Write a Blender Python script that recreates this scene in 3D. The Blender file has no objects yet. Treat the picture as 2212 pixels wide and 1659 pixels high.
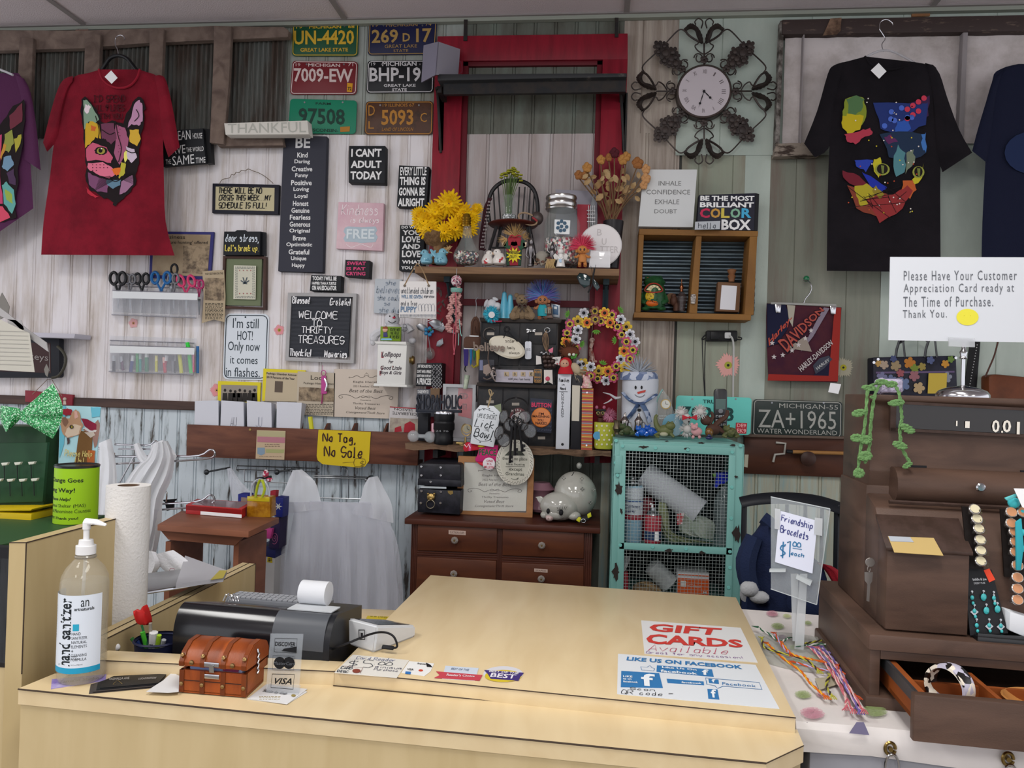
import bpy,bmesh,math,random
from mathutils import Vector as V,Matrix
random.seed(7)
S=bpy.context.scene;COL=S.collection
# ---------- camera ----------
D=3.28;EH=1.45;F=1660.0
yw,pt_,rl=[math.radians(a) for a in(6.22,.38,1.76)]
FW=V((-math.sin(yw)*math.cos(pt_),math.cos(yw)*math.cos(pt_),math.sin(pt_)))
r0=V((math.cos(yw),math.sin(yw),0));u0=r0.cross(FW)
RT=math.cos(rl)*r0+math.sin(rl)*u0;UP=-math.sin(rl)*r0+math.cos(rl)*u0
CAM=V((0,-D,EH))
cd=bpy.data.cameras.new('camera');co=bpy.data.objects.new('camera',cd);COL.objects.link(co)
cd.sensor_width=36;cd.lens=F/2212*36;cd.clip_start=.05
co.matrix_world=Matrix.Translation(CAM)@Matrix((RT,UP,-FW)).transposed().to_4x4()
S.camera=co
# ---------- world, lamps, exposure ----------
W=bpy.data.worlds.new('world');S.world=W;W.use_nodes=True
W.node_tree.nodes['Background'].inputs[0].default_value=(.93,.94,1,1)
W.node_tree.nodes['Background'].inputs[1].default_value=1.65
S.view_settings.view_transform='Standard';S.view_settings.look='None';S.view_settings.exposure=0.0;S.view_settings.gamma=1
LAMPS=[(-1.9,-2.7,36),(.15,-2.7,36),(-1.9,-5.2,36),(.15,-5.2,36),(2.2,-5.2,16)]
for lx,ly,lp in LAMPS:
 l=bpy.data.lights.new('ceiling_lamp','AREA');l.shape='RECTANGLE';l.size=.5;l.size_y=1.15;l.energy=lp;l.color=(1,.985,.96)
 lo=bpy.data.objects.new('ceiling_lamp',l);lo.location=(lx,ly,2.975);COL.objects.link(lo)
# ---------- geometry kernel: every outline is traced on a real plane (its own distance) ----------
P0=V((0,0,0));NN=V((0,-1,0));BM=bmesh.new();META=None;ROOT=None;LAST=None;YY=0
def plane(p,n):
 global P0,NN;P0=V(p);NN=V(n).normalized()
def setY(Y):
 global YY;YY=Y;plane((0,Y,0),(0,-1,0))
def setZ(z):plane((0,0,z),(0,0,1))
def ray(x,y):return FW+(x-1106)/F*RT-(y-829.5)/F*UP
def pt(x,y,d=0):
 r=ray(x,y);return CAM+r*(((P0+NN*d)-CAM).dot(NN)/r.dot(NN))
def P(x,y,Y=0):
 r=ray(x,y);return CAM+r*((D+Y)/r.y)
def PZ(x,y,z):
 r=ray(x,y);return CAM+r*((z-EH)/r.z)
def mp(p):return (p-CAM).dot(FW)/F
def pd(x,y,d=0):
 p=pt(x,y);return pt(x,y,d*mp(p)) if d else p
def face(vs):
 try:return BM.faces.new(vs)
 except ValueError:return None
def prism(front,vec,bev=0):
 fv=[BM.verts.new(p) for p in front];bv=[BM.verts.new(p+vec) for p in front];n=len(front)
 f=face(fv);b=face(bv[::-1]);
 for i in range(n):face((fv[i],bv[i],bv[(i+1)%n],fv[(i+1)%n]))
 if bev:
  es=[e for e in fv[0].link_faces[0].edges] if 0 else list(f.edges)
  es+=[e for v in fv for e in v.link_edges if e.other_vert(v) in bv]
  bmesh.ops.bevel(BM,geom=list(set(es)),offset=bev,segments=2,affect='EDGES',profile=.5)
def slab(poly,th,bev=0,d=0):
 prism([pt(x,y,d) for x,y in poly],-NN*th,bev)
def rc(x0,y0,x1,y1,d=0):
 c=pt((x0+x1)/2,(y0+y1)/2,d);m=mp(c);w=(x1-x0)/2*m;h=(y1-y0)/2*m
 return [c+V((a*w,0,b*h)) for a,b in((-1,1),(1,1),(1,-1),(-1,-1))]
def box(x0,y0,x1,y1,th,bev=0,d=0):prism(rc(x0,y0,x1,y1,d),V((0,th,0)),bev)
def wbox(a,b,bev=0):
 a=V(a);b=V(b);prism([V((a.x,a.y,b.z)),V((b.x,a.y,b.z)),V((b.x,a.y,a.z)),a],V((0,b.y-a.y,0)),bev)
def hexa(f,b):
 fv=[BM.verts.new(p) for p in f];bv=[BM.verts.new(p) for p in b]
 face(fv);face(bv[::-1])
 for i in range(4):face((fv[i],bv[i],bv[(i+1)%4],fv[(i+1)%4]))
def frame(x0,y0,x1,y1,w,th,d=0):
 for a in((x0,y0,x1,y0+w),(x0,y1-w,x1,y1),(x0,y0+w,x0+w,y1-w),(x1-w,y0+w,x1,y1-w)):box(*a,th,0,d)
def frames(q,w,th):
 c=(sum(p[0] for p in q)/4,sum(p[1] for p in q)/4)
 i=[(x+(w if x<c[0] else -w),y+(w if y<c[1] else -w)) for x,y in q]
 for k in range(4):slab([q[k],q[(k+1)%4],i[(k+1)%4],i[k]],th)
def lathe_w(o,prof,seg=20,ax=V((0,0,1)),cap=True):
 ax=ax.normalized();e1=ax.orthogonal().normalized() if abs(ax.z)<.999 else V((1,0,0));e2=ax.cross(e1);R=[]
 for h,r in prof:
  R.append([BM.verts.new(o+ax*h+(e1*math.cos(t*2*math.pi/seg)+e2*math.sin(t*2*math.pi/seg))*max(r,1e-5)) for t in range(seg)])
 for a,b in zip(R,R[1:]):
  for i in range(seg):face((a[i],a[(i+1)%seg],b[(i+1)%seg],b[i]))
 if cap:face(R[0][::-1]);face(R[-1])
def lathe(x,y,prof,seg=20,d=0,cap=True,ax=None):
 o=pd(x,y,d);m=mp(o);lathe_w(o,[(h*m,r*m) for h,r in prof],seg,ax or V((0,0,1)),cap)
def disc(x,y,r,th,seg=24,d=0,bev=0):
 o=pt(x,y,d);m=mp(o);lathe_w(o-NN*th,[(0,r*m),(th-bev,r*m),(th,r*m-bev)] if bev else [(0,r*m),(th,r*m)],seg,NN.copy())
def ball(x,y,rx,ry=None,rd=None,d=0,rot=0,seg=12,ns=0):
 o=pd(x,y,d);m=mp(o);ry=rx if ry is None else ry;rd=rx if rd is None else rd
 g=bmesh.ops.create_uvsphere(BM,u_segments=seg,v_segments=max(6,seg*2//3),radius=1)
 M=Matrix.Translation(o)@Matrix.Rotation(math.radians(rot),4,'Y')@Matrix.Diagonal((rx*m,rd*m,ry*m,1))
 for v in g['verts']:
  if ns:v.co*=1+random.uniform(-ns,ns)
  v.co=M@v.co
def tube_w(ps,r,seg=7,closed=False,flat=1):
 n=len(ps);R=[];up=None
 for i,p in enumerate(ps):
  a=ps[(i-1)%n] if closed else ps[max(i-1,0)];b=ps[(i+1)%n] if closed else ps[min(i+1,n-1)]
  t=(b-a);t=t.normalized() if t.length>1e-9 else V((0,0,1))
  if up is None:up=t.orthogonal().normalized()
  up=(up-t*up.dot(t));up=up.normalized() if up.length>1e-6 else t.orthogonal().normalized()
  s=t.cross(up);rr=r[i] if isinstance(r,(list,tuple)) else r
  R.append([BM.verts.new(p+(up*math.cos(k*2*math.pi/seg)+s*math.sin(k*2*math.pi/seg)*flat)*rr) for k in range(seg)])
 m=n if closed else n-1
 for i in range(m):
  a,b=R[i],R[(i+1)%n]
  for k in range(seg):face((a[k],a[(k+1)%seg],b[(k+1)%seg],b[k]))
 if not closed:face(R[0][::-1]);face(R[-1])
def smooth(ps,n=3,closed=False):
 o=[];N=len(ps)
 for i in range(N if closed else N-1):
  a=ps[(i-1)%N] if closed else ps[max(i-1,0)];b=ps[i];c=ps[(i+1)%N];e=ps[(i+2)%N] if closed else ps[min(i+2,N-1)]
  for k in range(n):
   t=k/n;o.append(.5*((2*b)+(c-a)*t+(2*a-5*b+4*c-e)*t*t+(3*b-a-3*c+e)*t**3))
 if not closed:o.append(ps[-1])
 return o
def tube(pp,r,sm=3,closed=False,seg=7,flat=1):
 ps=[pd(*p) for p in pp];m=mp(ps[0])
 if sm>1:
  rr=r
  if isinstance(r,(list,tuple)):
   n=len(r);rr=[r[min(i//sm,n-1)]+(r[min(i//sm+1,n-1)]-r[min(i//sm,n-1)])*(i%sm)/sm for i in range((n-1)*sm+1)]
  r=rr;ps=smooth(ps,sm,closed)
 tube_w(ps,[q*m for q in r] if isinstance(r,(list,tuple)) else r*m,seg,closed,flat)
def loft(L,R,th,nc=10,fold=0,ff=3,sub=3,ph=0):
 m=len(L)
 def den(A):
  A=[V((p[0],p[1],p[2] if len(p)>2 else 0)) for p in A];return smooth(A,sub)
 L=den(L);R=den(R);n=len(L);Fr=[];Bk=[]
 for i in range(n):
  a=[];b=[]
  for k in range(nc+1):
   s=k/nc;q=L[i].lerp(R[i],s);bu=th*math.sin(math.pi*s)**.6
   w=fold*math.sin(ff*2*math.pi*s+ph+i*.35/sub)*(.25+.75*i/n)*math.sin(math.pi*s)**.4
   a.append(BM.verts.new(pd(q.x,q.y,q.z+bu+w)))
   if 0<k<nc:b.append(BM.verts.new(pd(q.x,q.y,q.z-bu*.5+w*.8-.5)))
  b=[a[0]]+b+[a[-1]];Fr.append(a);Bk.append(b)
 for i in range(n-1):
  for k in range(nc):
   face((Fr[i][k],Fr[i+1][k],Fr[i+1][k+1],Fr[i][k+1]));face((Bk[i][k],Bk[i][k+1],Bk[i+1][k+1],Bk[i+1][k]))
 for i in(0,n-1):
  for k in range(nc):face((Fr[i][k],Fr[i][k+1],Bk[i][k+1],Bk[i][k]))
def circ(x,y,rx,ry=None,n=24,a0=0):
 ry=ry or rx;return [(x+rx*math.cos(a0+2*math.pi*i/n),y+ry*math.sin(a0+2*math.pi*i/n)) for i in range(n)]
def star(x,y,r1,r2,n,a0=0):return [(x+(r1,r2)[i%2]*math.cos(a0+math.pi*i/n),y+(r1,r2)[i%2]*math.sin(a0+math.pi*i/n)) for i in range(2*n)]
def petals(x,y,r,n,k=.5,dp=.35,a0=0):
 o=[]
 for i in range(n*8):
  t=2*math.pi*i/(n*8);q=r*(1-dp+dp*abs(math.sin(n*t/2))**k);o.append((x+q*math.cos(t+a0),y+q*math.sin(t+a0)))
 return o
def spray(x,y,r,n,L,w=.8,a=(0,360),d=8,dr=.5,pull=0):
 for i in range(n):
  t=math.radians(random.uniform(*a));l=L*random.uniform(.7,1.1);e=random.uniform(-1,1)*d
  x0=x+r*math.cos(t)*random.uniform(.1,1);y0=y-r*math.sin(t)*random.uniform(.1,1)
  x1=x+(r+l)*math.cos(t);y1=y-(r+l)*math.sin(t)
  p=[pd(x0,y0,e*.3),pd((x0+x1)/2+random.uniform(-1,1)*dr*2,(y0+y1)/2,e*.7),pd(x1,y1+pull,e)]
  m=mp(p[0]);tube_w(p,[w*m,w*.7*m,w*.15*m],3)
# ---------- lettering ----------
_tc={}
def tmesh(s,st):
 k=(s,st)
 if k in _tc:return _tc[k]
 c=bpy.data.curves.new('t','FONT');c.body=s;c.resolution_u=2;c.fill_mode='FRONT'
 if 'b' in st:c.offset=.022
 if 'B' in st:c.offset=.036
 if 'i' in st:c.shear=.28
 if 'w' in st:c.space_character=1.25
 ob=bpy.data.objects.new('t',c);COL.objects.link(ob);dg=bpy.context.evaluated_depsgraph_get();dg.update()
 me=ob.evaluated_get(dg).to_mesh();vs=[tuple(v.co[:2]) for v in me.vertices];fs=[tuple(p.vertices) for p in me.polygons]
 ob.evaluated_get(dg).to_mesh_clear();bpy.data.objects.remove(ob);bpy.data.curves.remove(c)
 _tc[k]=(vs,fs);return vs,fs
def put(vs,fs,q,d):
 if not vs:return
 x0=min(v[0] for v in vs);x1=max(v[0] for v in vs);y0=min(v[1] for v in vs);y1=max(v[1] for v in vs)
 w=max(x1-x0,1e-6);h=max(y1-y0,1e-6);o=NN*d;nv=[]
 for x,y in vs:
  a=(x-x0)/w;b=(y-y0)/h;nv.append(BM.verts.new((q[3].lerp(q[2],a)).lerp(q[0].lerp(q[1],a),b)+o))
 for f in fs:
  if len(set(f))>2:face([nv[i] for i in f])
def tx(s,x0,y0=None,x1=None,y1=None,st='',d=.0008):
 q=[pt(*p) for p in x0] if y0 is None else rc(x0,y0,x1,y1)
 put(*tmesh(s,st),q,d)
PEN={k:v for k,v in (g.split(':',1) for g in '''A:023962|1454
B:02094958564606|4665634202
C:6849290602224263
D:020939665402
E:69090262|0656
F:690902|0656
G:68492906 022242636555|5535
H:0902|6962|0666
I:1959|3932|1252
J:6963422213
K:0902|690562
L:090262
M:020934 6962
N:02096269
O:39290603124263 6658 39
P:020949685615
Q:3929060312426366583 9|4461
R:020949685615|3562
S:68492907156564422213
T:0969|3932
U:0904224264 69
V:093269
W:0912375269
X:0962|6902
Y:093569|3532
Z:09690262
a:5546261513224253|5652
b:0902|0526465542 2203
c:5536251322 4253
d:5952|5536251322 4254
e:145456361413 224253
f:594829 3832|1656
g:56361423 3454|5651402010
h:0902|0526465652
i:3632|3838
j:4641 3010|4848
k:0902|560452
l:393322 42
m:0602|052636 32|3546565252
n:0602|0526465552
o:36251323 42535636
p:0600|0526465543 2303
q:56361423 3454|5660
r:0602|04254656
s:5536 1615 5453 4212
t:393322 4253|1656
u:0603224254|5652
v:063266
w:061235 5266
x:0652|5602
y:0633|663010
z:06560252
0:39290603 124263665839
1:283932
2:0829495845 0262
3:0829495846 26|466563421203
4:4942|490464
5:59090646645342 12
6:492904122242536446 2604
7:096922
8:3919083664523213 1436586839
9:6537161829596733 22
$:5847271615544322 12|3931
!:3934|3232
.:3232
,:323120
':3937
:3636|3232
-:1555
&:6214273847241312 3264
+:3636|1555|3733
/:1060
?:0829495846 34|3232
":2927|4947
>:0246 0646'''.split('\n') if ':' in g)}
def pen(s,x0,y0=None,x1=None,y1=None,w=1.2,sl=0,d=.0009,gap=8.4):
 q=[pt(*p) for p in x0] if y0 is None else rc(x0,y0,x1,y1)
 st=[];cx=0
 for ch in s:
  g=PEN.get(ch,PEN.get(ch.upper()))
  if ch==' ' or not g:cx+=gap*.6;continue
  nw=gap*(.55 if ch in "il!.,'1I" else .95 if ch in 'mwMW' else .8)/gap*gap
  for k in g.split('|'):
   k=k.replace(' ','');p=[(int(k[i]),int(k[i+1])) for i in range(0,len(k)-1,2)]
   off=-1.5 if ch in "il!.,'1I" else 0
   p=[V((cx+off+a*.9+b*sl,b,0)) for a,b in p]
   if len(set(map(tuple,p)))==1:p=[p[0],p[0]+V((.4,.3,0))]
   if len(p)>3:p=smooth(p,3)
   st.append(p)
  cx+=nw
 if not st:return
 X0=min(p.x for k in st for p in k);X1=max(p.x for k in st for p in k)
 desc=any(c in s for c in 'gjpqy,');lo=0 if desc else 2
 wd=(q[1]-q[0]).length/max(X1-X0,.5);ht=(q[0]-q[3]).length/(9-lo);ww=w*mp(q[0])/2
 ex=(q[1]-q[0]).normalized();ey=(q[0]-q[3]).normalized();o=NN*d
 for k in st:
  W=[]
  for p in k:
   a=(p.x-X0)/max(X1-X0,.5);b=(p.y-lo)/(9-lo);W.append((q[3].lerp(q[2],a)).lerp(q[0].lerp(q[1],a),b)+o)
  L=[];
  for i,p in enumerate(W):
   t=(W[min(i+1,len(W)-1)]-W[max(i-1,0)]);t=t.normalized() if t.length>1e-9 else ex
   nrm=NN.cross(t).normalized()*ww;L.append((BM.verts.new(p+nrm),BM.verts.new(p-nrm)))
  for a,b in zip(L,L[1:]):face((a[0],a[1],b[1],b[0]))
def blob(poly,d=.0008):
 face([BM.verts.new(pt(x,y,d)) for x,y in poly])
def rect(x0,y0,x1,y1,d=.0008):face([BM.verts.new(p+NN*0) for p in rc(x0,y0,x1,y1,d)])
def line(pp,w=1,d=.0009,sm=3,closed=False):
 ps=[pt(x,y,d) for x,y in pp];ps=smooth(ps,sm,closed) if sm>1 else ps;ww=w*mp(ps[0])/2;L=[];n=len(ps)
 for i,p in enumerate(ps):
  t=(ps[(i+1)%n]-ps[(i-1)%n]) if closed else ps[min(i+1,n-1)]-ps[max(i-1,0)]
  if t.length<1e-9:continue
  nr=NN.cross(t.normalized())*ww;L.append((BM.verts.new(p+nr),BM.verts.new(p-nr)))
 for a,b in zip(L,L[1:]+(L[:1] if closed else [])):face((a[0],a[1],b[1],b[0]))
def scrib(x0,y0,x1,y1,rows,w=1,seed=1,fill=.9):
 R=random.Random(seed);h=(y1-y0)/rows
 for r in range(rows):
  x=x0;y=y0+h*(r+.5)
  while x<x1-2:
   l=R.uniform(2,7);rect(x,y-w/2,min(x+l,x1),y+w/2);x+=l+R.uniform(1,2)
  if 0:pass
# ---------- materials ----------
_m={}
def lin(h):return tuple(((int(h[i:i+2],16)/255+.055)/1.055)**2.4 if int(h[i:i+2],16)>10 else int(h[i:i+2],16)/255/12.92 for i in(0,2,4))+(1,)
def M(c='808080',r=.6,m=0,k='',c2=None,s=20,b=0,a=None,stx=(1,1,1),lo=.4,hi=.6,e=0,c3=None):
 key=(c,r,m,k,c2,s,b,a,stx,lo,hi,e,c3)
 if key in _m:return _m[key]
 t=bpy.data.materials.new('finish');t.use_nodes=True;n=t.node_tree;B=n.nodes['Principled BSDF'];I=B.inputs
 I['Base Color'].default_value=lin(c);I['Roughness'].default_value=r;I['Metallic'].default_value=m
 if r>=.35 and not m:I['Specular IOR Level'].default_value=.22
 A=n.nodes.new;l=n.links.new
 if k in('noise','wood','chip','vor') or b:
  tc=A('ShaderNodeTexCoord');mpn=A('ShaderNodeMapping');l(tc.outputs['Object'],mpn.inputs[0]);mpn.inputs['Scale'].default_value=stx
 if k in('noise','chip'):
  x=A('ShaderNodeTexNoise');x.inputs['Scale'].default_value=s;x.inputs['Detail'].default_value=6;x.inputs['Roughness'].default_value=.65
  rp=A('ShaderNodeValToRGB');l(mpn.outputs[0],x.inputs[0]);l(x.outputs[0],rp.inputs[0]);l(rp.outputs[0],I['Base Color'])
  rp.color_ramp.elements[0].position=lo;rp.color_ramp.elements[1].position=hi;rp.color_ramp.elements[0].color=lin(c2 or c);rp.color_ramp.elements[1].color=lin(c)
  if c3:
   q=rp.color_ramp.elements.new((lo+hi)/2);q.color=lin(c3)
 if k=='wood':
  x=A('ShaderNodeTexNoise');x.inputs['Scale'].default_value=s;x.inputs['Detail'].default_value=5;x.inputs['Distortion'].default_value=.8
  rp=A('ShaderNodeValToRGB');l(mpn.outputs[0],x.inputs[0]);l(x.outputs[0],rp.inputs[0]);l(rp.outputs[0],I['Base Color'])
  rp.color_ramp.elements[0].position=lo-.1;rp.color_ramp.elements[1].position=hi+.1;rp.color_ramp.elements[0].color=lin(c2 or c);rp.color_ramp.elements[1].color=lin(c)
 if k=='vor':
  x=A('ShaderNodeTexVoronoi');x.inputs['Scale'].default_value=s;l(mpn.outputs[0],x.inputs[0])
  if c2:
   rp=A('ShaderNodeValToRGB');sp=A('ShaderNodeSeparateColor');l(x.outputs['Color'],sp.inputs[0]);l(sp.outputs[0],rp.inputs[0]);l(rp.outputs[0],I['Base Color'])
   cs=[c]+c2.split(',');rp.color_ramp.interpolation='CONSTANT'
   for i,h in enumerate(cs):
    q=rp.color_ramp.elements[i] if i<2 else rp.color_ramp.elements.new(i/len(cs));q.position=i/len(cs);q.color=lin(h)
  else:l(x.outputs['Color'],I['Base Color'])
 if b:
  x=A('ShaderNodeTexNoise');x.inputs['Scale'].default_value=abs(b)*10 if b<0 else 180;x.inputs['Detail'].default_value=3
  bp=A('ShaderNodeBump');bp.inputs['Strength'].default_value=min(1,abs(b)) if b>0 else .5;bp.inputs['Distance'].default_value=.003
  l(mpn.outputs[0],x.inputs[0]);l(x.outputs[0],bp.inputs['Height']);l(bp.outputs[0],I['Normal'])
 if k=='glass':I['Transmission Weight'].default_value=1;I['IOR'].default_value=1.3;I['Roughness'].default_value=r
 if k in('clear','film'):I['Alpha'].default_value=a or .3
 if k=='film':I['Subsurface Weight'].default_value=0;I['Transmission Weight'].default_value=.3
 if e:I['Emission Color'].default_value=lin(c);I['Emission Strength'].default_value=e
 _m[key]=t;return t
# ---------- object making ----------
def N(name,label,cat,Y=None,g=None):
 global META,ROOT,LAST;META=(name,label,cat,g);ROOT=None;LAST=None
 if Y is not None:setY(Y)
def tag(o,m):
 o['label']=m[1];o['category']=m[2]
 if m[3]:o['group']=m[3]
SM=math.radians(38)
def mkobj(name,mat,par=None,sh=True):
 global BM
 bmesh.ops.remove_doubles(BM,verts=BM.verts,dist=1e-6)
 bmesh.ops.recalc_face_normals(BM,faces=BM.faces) if sh else None
 me=bpy.data.meshes.new(name);BM.to_mesh(me);BM.free();BM=bmesh.new()
 o=bpy.data.objects.new(name,me);COL.objects.link(o);me.materials.append(mat)
 if sh:
  me.polygons.foreach_set('use_smooth',[True]*len(me.polygons));me.set_sharp_from_angle(angle=SM)
 if par:o.parent=par
 return o
def A(name,mat,sub=None,lab=None,sh=True):
 global ROOT,LAST
 if ROOT is None:
  ROOT=bpy.data.objects.new(META[0],None);ROOT.empty_display_size=.05;COL.objects.link(ROOT);tag(ROOT,META)
 o=mkobj(name,mat,sub or ROOT,sh)
 if lab:o['label']=lab
 return o
def O(mat,sh=True):
 global ROOT
 ROOT=mkobj(META[0],mat,None,sh);tag(ROOT,META);return ROOT
def ST(name,mat,par=None,sh=False):
 o=mkobj(name,mat,par,sh);o['kind']='structure';return o
LT='lettering'
def finish():
 bpy.context.view_layer.update()
 for o in [o for o in COL.objects if o.parent is None and o.type in('EMPTY','MESH')]:
  ms=[o]+list(o.children_recursive);ps=[v for m in ms if m.type=='MESH' and not m.get('_s') for v in (m.matrix_world@V(c) for c in m.bound_box)]
  if not ps or o.location.length>0:continue
  b=V(((min(p.x for p in ps)+max(p.x for p in ps))/2,(min(p.y for p in ps)+max(p.y for p in ps))/2,min(p.z for p in ps)))
  o.location=b
  if o.type=='MESH':o.data.transform(Matrix.Translation(-b))
  for c in o.children:c.location=c.location-b
 for i in ():pass
# ---------- the setting ----------
CZ=P(1106,40).z
XL,XR=-4.2,4.4
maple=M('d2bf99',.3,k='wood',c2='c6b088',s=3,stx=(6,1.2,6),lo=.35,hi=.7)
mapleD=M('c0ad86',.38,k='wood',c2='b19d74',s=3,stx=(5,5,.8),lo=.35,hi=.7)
edge=M('3b2f26',.7)
def beads(x0,x1,z0,z1,sp,mat,name,y=0,dbl=True,par=None,g=.0035):
 xs=[x0];x=x0+sp*.5;pr=[(x0,0)]
 while x<x1-.01:
  for o in((-.006,.006) if dbl else (0,)):
   pr+=[(x+o-.0025,0),(x+o,g),(x+o+.0025,0)]
  x+=sp
 pr.append((x1,0))
 a=[BM.verts.new((p[0],y+p[1],z0)) for p in pr];b=[BM.verts.new((p[0],y+p[1],z1)) for p in pr]
 for i in range(len(pr)-1):face((a[i],a[i+1],b[i+1],b[i]))
 return ST(name,mat,par)
def streak(c,c2,c3=None,s=6,st=(3,1,.35),lo=.35,hi=.65,k2=None,r=.7):
 return M(c,r,k='noise',c2=c2,c3=c3,s=s,stx=st,lo=lo,hi=hi,b=.15)
mWash=streak('d9d5d7','948779','c4bcb8',4.5,(3.4,1,.35),.27,.56)
mDoorW=streak('b0abab','8b7f79','a09694',5,(3,1,.25),.25,.7)
mUp=streak('989e9a','74705f','8a8e86',5,(2,1,.5),.3,.66)
mDk=streak('6c756c','4c4a42','5e6058',5,(2,1,.5),.3,.7)
mBr=streak('b5ab9e','7d6f62','9a8f85',5,(6,1,.4),.3,.7)
mGr=streak('b4bfb6','9ba8a0','a7b1a8',3,(1,1,.4),.3,.7)
mG2=streak('8d9584','7a6a5c','8a8d7e',3,(3,1,.3),.3,.68)
mChip=streak('bcc6cc','4f4a46','a9b3b8',8,(4,1,.55),.36,.5)
mTeal=streak('9fada5','87a0a0','a5a290',6,(5,1,.4),.35,.65)
x=lambda px,py:P(px,py).x
z=lambda px,py:P(px,py).z
zq0=P(1730,960).z;zs=z(820,291);zr=z(280,872);zg=z(1560,336)
wb=bpy.data.objects.new('wall_back',None);COL.objects.link(wb);wb['kind']='structure'
wbox((XL,.012,-.0),(XR,.12,CZ+.3));ST('wall_core',M('555550',.9),wb)
beads(XL,x(935,500),zr,zs,.092,mWash,'beadboard_panel',par=wb)
beads(x(600,200),x(1000,200),zs,CZ,.088,mUp,'beadboard_panel',par=wb)
beads(XL,x(600,200),zs,CZ,.088,mDk,'beadboard_panel',par=wb)
beads(x(1000,200),x(1345,200),zs,CZ,.088,mDk,'beadboard_panel',par=wb)
beads(x(1345,200),x(1470,200),zs,CZ,.16,mBr,'beadboard_panel',par=wb,dbl=False)
beads(x(935,500),x(1300,500),zq0,zs,.092,mDoorW,'beadboard_panel',par=wb)
beads(x(1300,500),x(1463,500),zq0,zs,.12,mBr,'beadboard_panel',par=wb)
beads(XL,x(1000,1000),0,zr,.085,mChip,'beadboard_panel',par=wb,g=.005)
beads(x(1000,1000),x(1300,1000),0,zq0,.085,mDk,'beadboard_panel',par=wb)
beads(x(1463,200),XR,zg,CZ,.36,mGr,'plank_panel',par=wb,dbl=False,y=-.004)
zq=z(1730,960)
beads(x(1463,700),x(1600,700),zq,zg,.14,mG2,'plank_panel',par=wb,dbl=False)
beads(x(1600,700),x(1655,700),zq,zg,.3,mGr,'plank_panel',par=wb,dbl=False,y=-.001)
beads(x(1655,700),x(1900,700),zq,zg,.21,streak('87877b','6f6058','797c70',3,(3,1,.3),.3,.7),'plank_panel',par=wb,dbl=False)
beads(x(1900,700),XR,zq,zg,.3,mGr,'plank_panel',par=wb,dbl=False,y=-.002)
beads(x(1300,1000),XR,0,zq,.085,mTeal,'beadboard_panel',par=wb,dbl=True)
setY(-.022);wbox((XL,-.022,zr-.02),(x(450,880),0,zr+.02),.004);ST('trim_1',M('4d3a33',.5,k='wood',c2='382a26',s=4,stx=(1,4,8)))
mc=M('cfc5c8',.95,b=.7)
wbox((XL-1,-9,CZ),(XR+1,.1,CZ+.05));ST('ceiling',mc)
def bar(a,b,w=.012):wbox(a,b)
yg=P(20,40,0).y
gr=M('8b8584',.6)
for xx in(P(195,0,0).x,P(195,0,0).x-1.22,P(195,0,0).x+1.22*1,P(195,0,0).x+2.44,P(195,0,0).x+3.66):
 wbox((xx-.012,-9,CZ-.006),(xx+.012,0,CZ+.01))
for k in range(7):
 yy=-.03-.0-.61*k if k==0 else -.36-.61*(k-1)
 wbox((XL,yy-.012,CZ-.0065),(XR,yy+.012,CZ+.01))
ST('trim_2',gr)
wbox((XL,-.03,CZ-.022),(XR,-.004,CZ));ST('trim_3',M('8f9389',.7))
wbox((XL-1,-9,-.05),(XR+1,.1,0));ST('floor',M('8c857b',.5,k='noise',c2='7b756c',s=4))
for i,(lx,ly,lp) in enumerate(LAMPS):
 N('ceiling_light','white framed fluorescent troffer in the ceiling '+('above the counter, left','above the counter, right','behind the counter, left','behind the counter, middle','behind the counter, far right')[i],'light',0,'ceiling troffers')
 for a,b in(((-.3,-.62),(.3,-.59)),((-.3,.59),(.3,.62)),((-.3,-.59),(-.27,.59)),((.27,-.59),(.3,.59))):wbox((lx+a[0],ly+a[1],CZ-.03),(lx+b[0],ly+b[1],CZ-.001))
 A('frame',M('e8e8e8',.4))
 for o in(-.12,.12):tube_w([V((lx+o,ly-.58,CZ-.012)),V((lx+o,ly+.58,CZ-.012))],.012,8);A('lamp_tube',M('fffaf0',.5,e=3))
for o in COL.objects:
 if o.type=='LIGHT':o.location.z=CZ-.035
# ---------- red door casing ----------
red=M('831a2a',.45,k='noise',c2='6b1522',s=8,stx=(4,1,.6),lo=.3,hi=.6)
N('door_casing','dark red painted wooden door frame mounted on the beadboard wall','door frame',-.03)
slab([(945,78),(1356,72),(1356,128),(943,132)],.03,.002);A('head_board',red)
slab([(940,132),(1000,131),(986,600),(974,1000),(916,1000),(928,500)],.03,.002);A('casing_board',red)
slab([(1302,128),(1356,128),(1341,560),(1330,1000),(1274,1000),(1287,560)],.03,.002);A('casing_board',red)
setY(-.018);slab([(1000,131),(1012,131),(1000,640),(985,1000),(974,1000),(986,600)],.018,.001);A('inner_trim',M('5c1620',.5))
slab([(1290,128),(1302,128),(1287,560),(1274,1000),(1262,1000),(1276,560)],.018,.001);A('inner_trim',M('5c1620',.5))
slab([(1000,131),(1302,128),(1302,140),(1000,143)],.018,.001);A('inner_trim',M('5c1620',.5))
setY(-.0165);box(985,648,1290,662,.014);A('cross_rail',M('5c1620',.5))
blk=M('1c1d20',.5,k='noise',c2='2a2522',s=20)
N('iron_strap','black iron strap over left end of the red door head','strap',-.036);slab([(1002,42),(1010,42),(1009,88),(1001,88)],.004);O(blk)
N('iron_strap','black iron strap over right end of the red door head','strap',-.036);slab([(1328,38),(1336,38),(1336,80),(1328,80)],.004);O(blk)
N('wall_shelf','long black distressed shelf on curved brackets across the red door','shelf',-.2)
slab([(945,160),(1354,158),(1354,166),(945,174)],.168,.002);A('board',M('2b2c2e',.55,k='noise',c2='5a5450',s=12,lo=.3,hi=.42))
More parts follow.
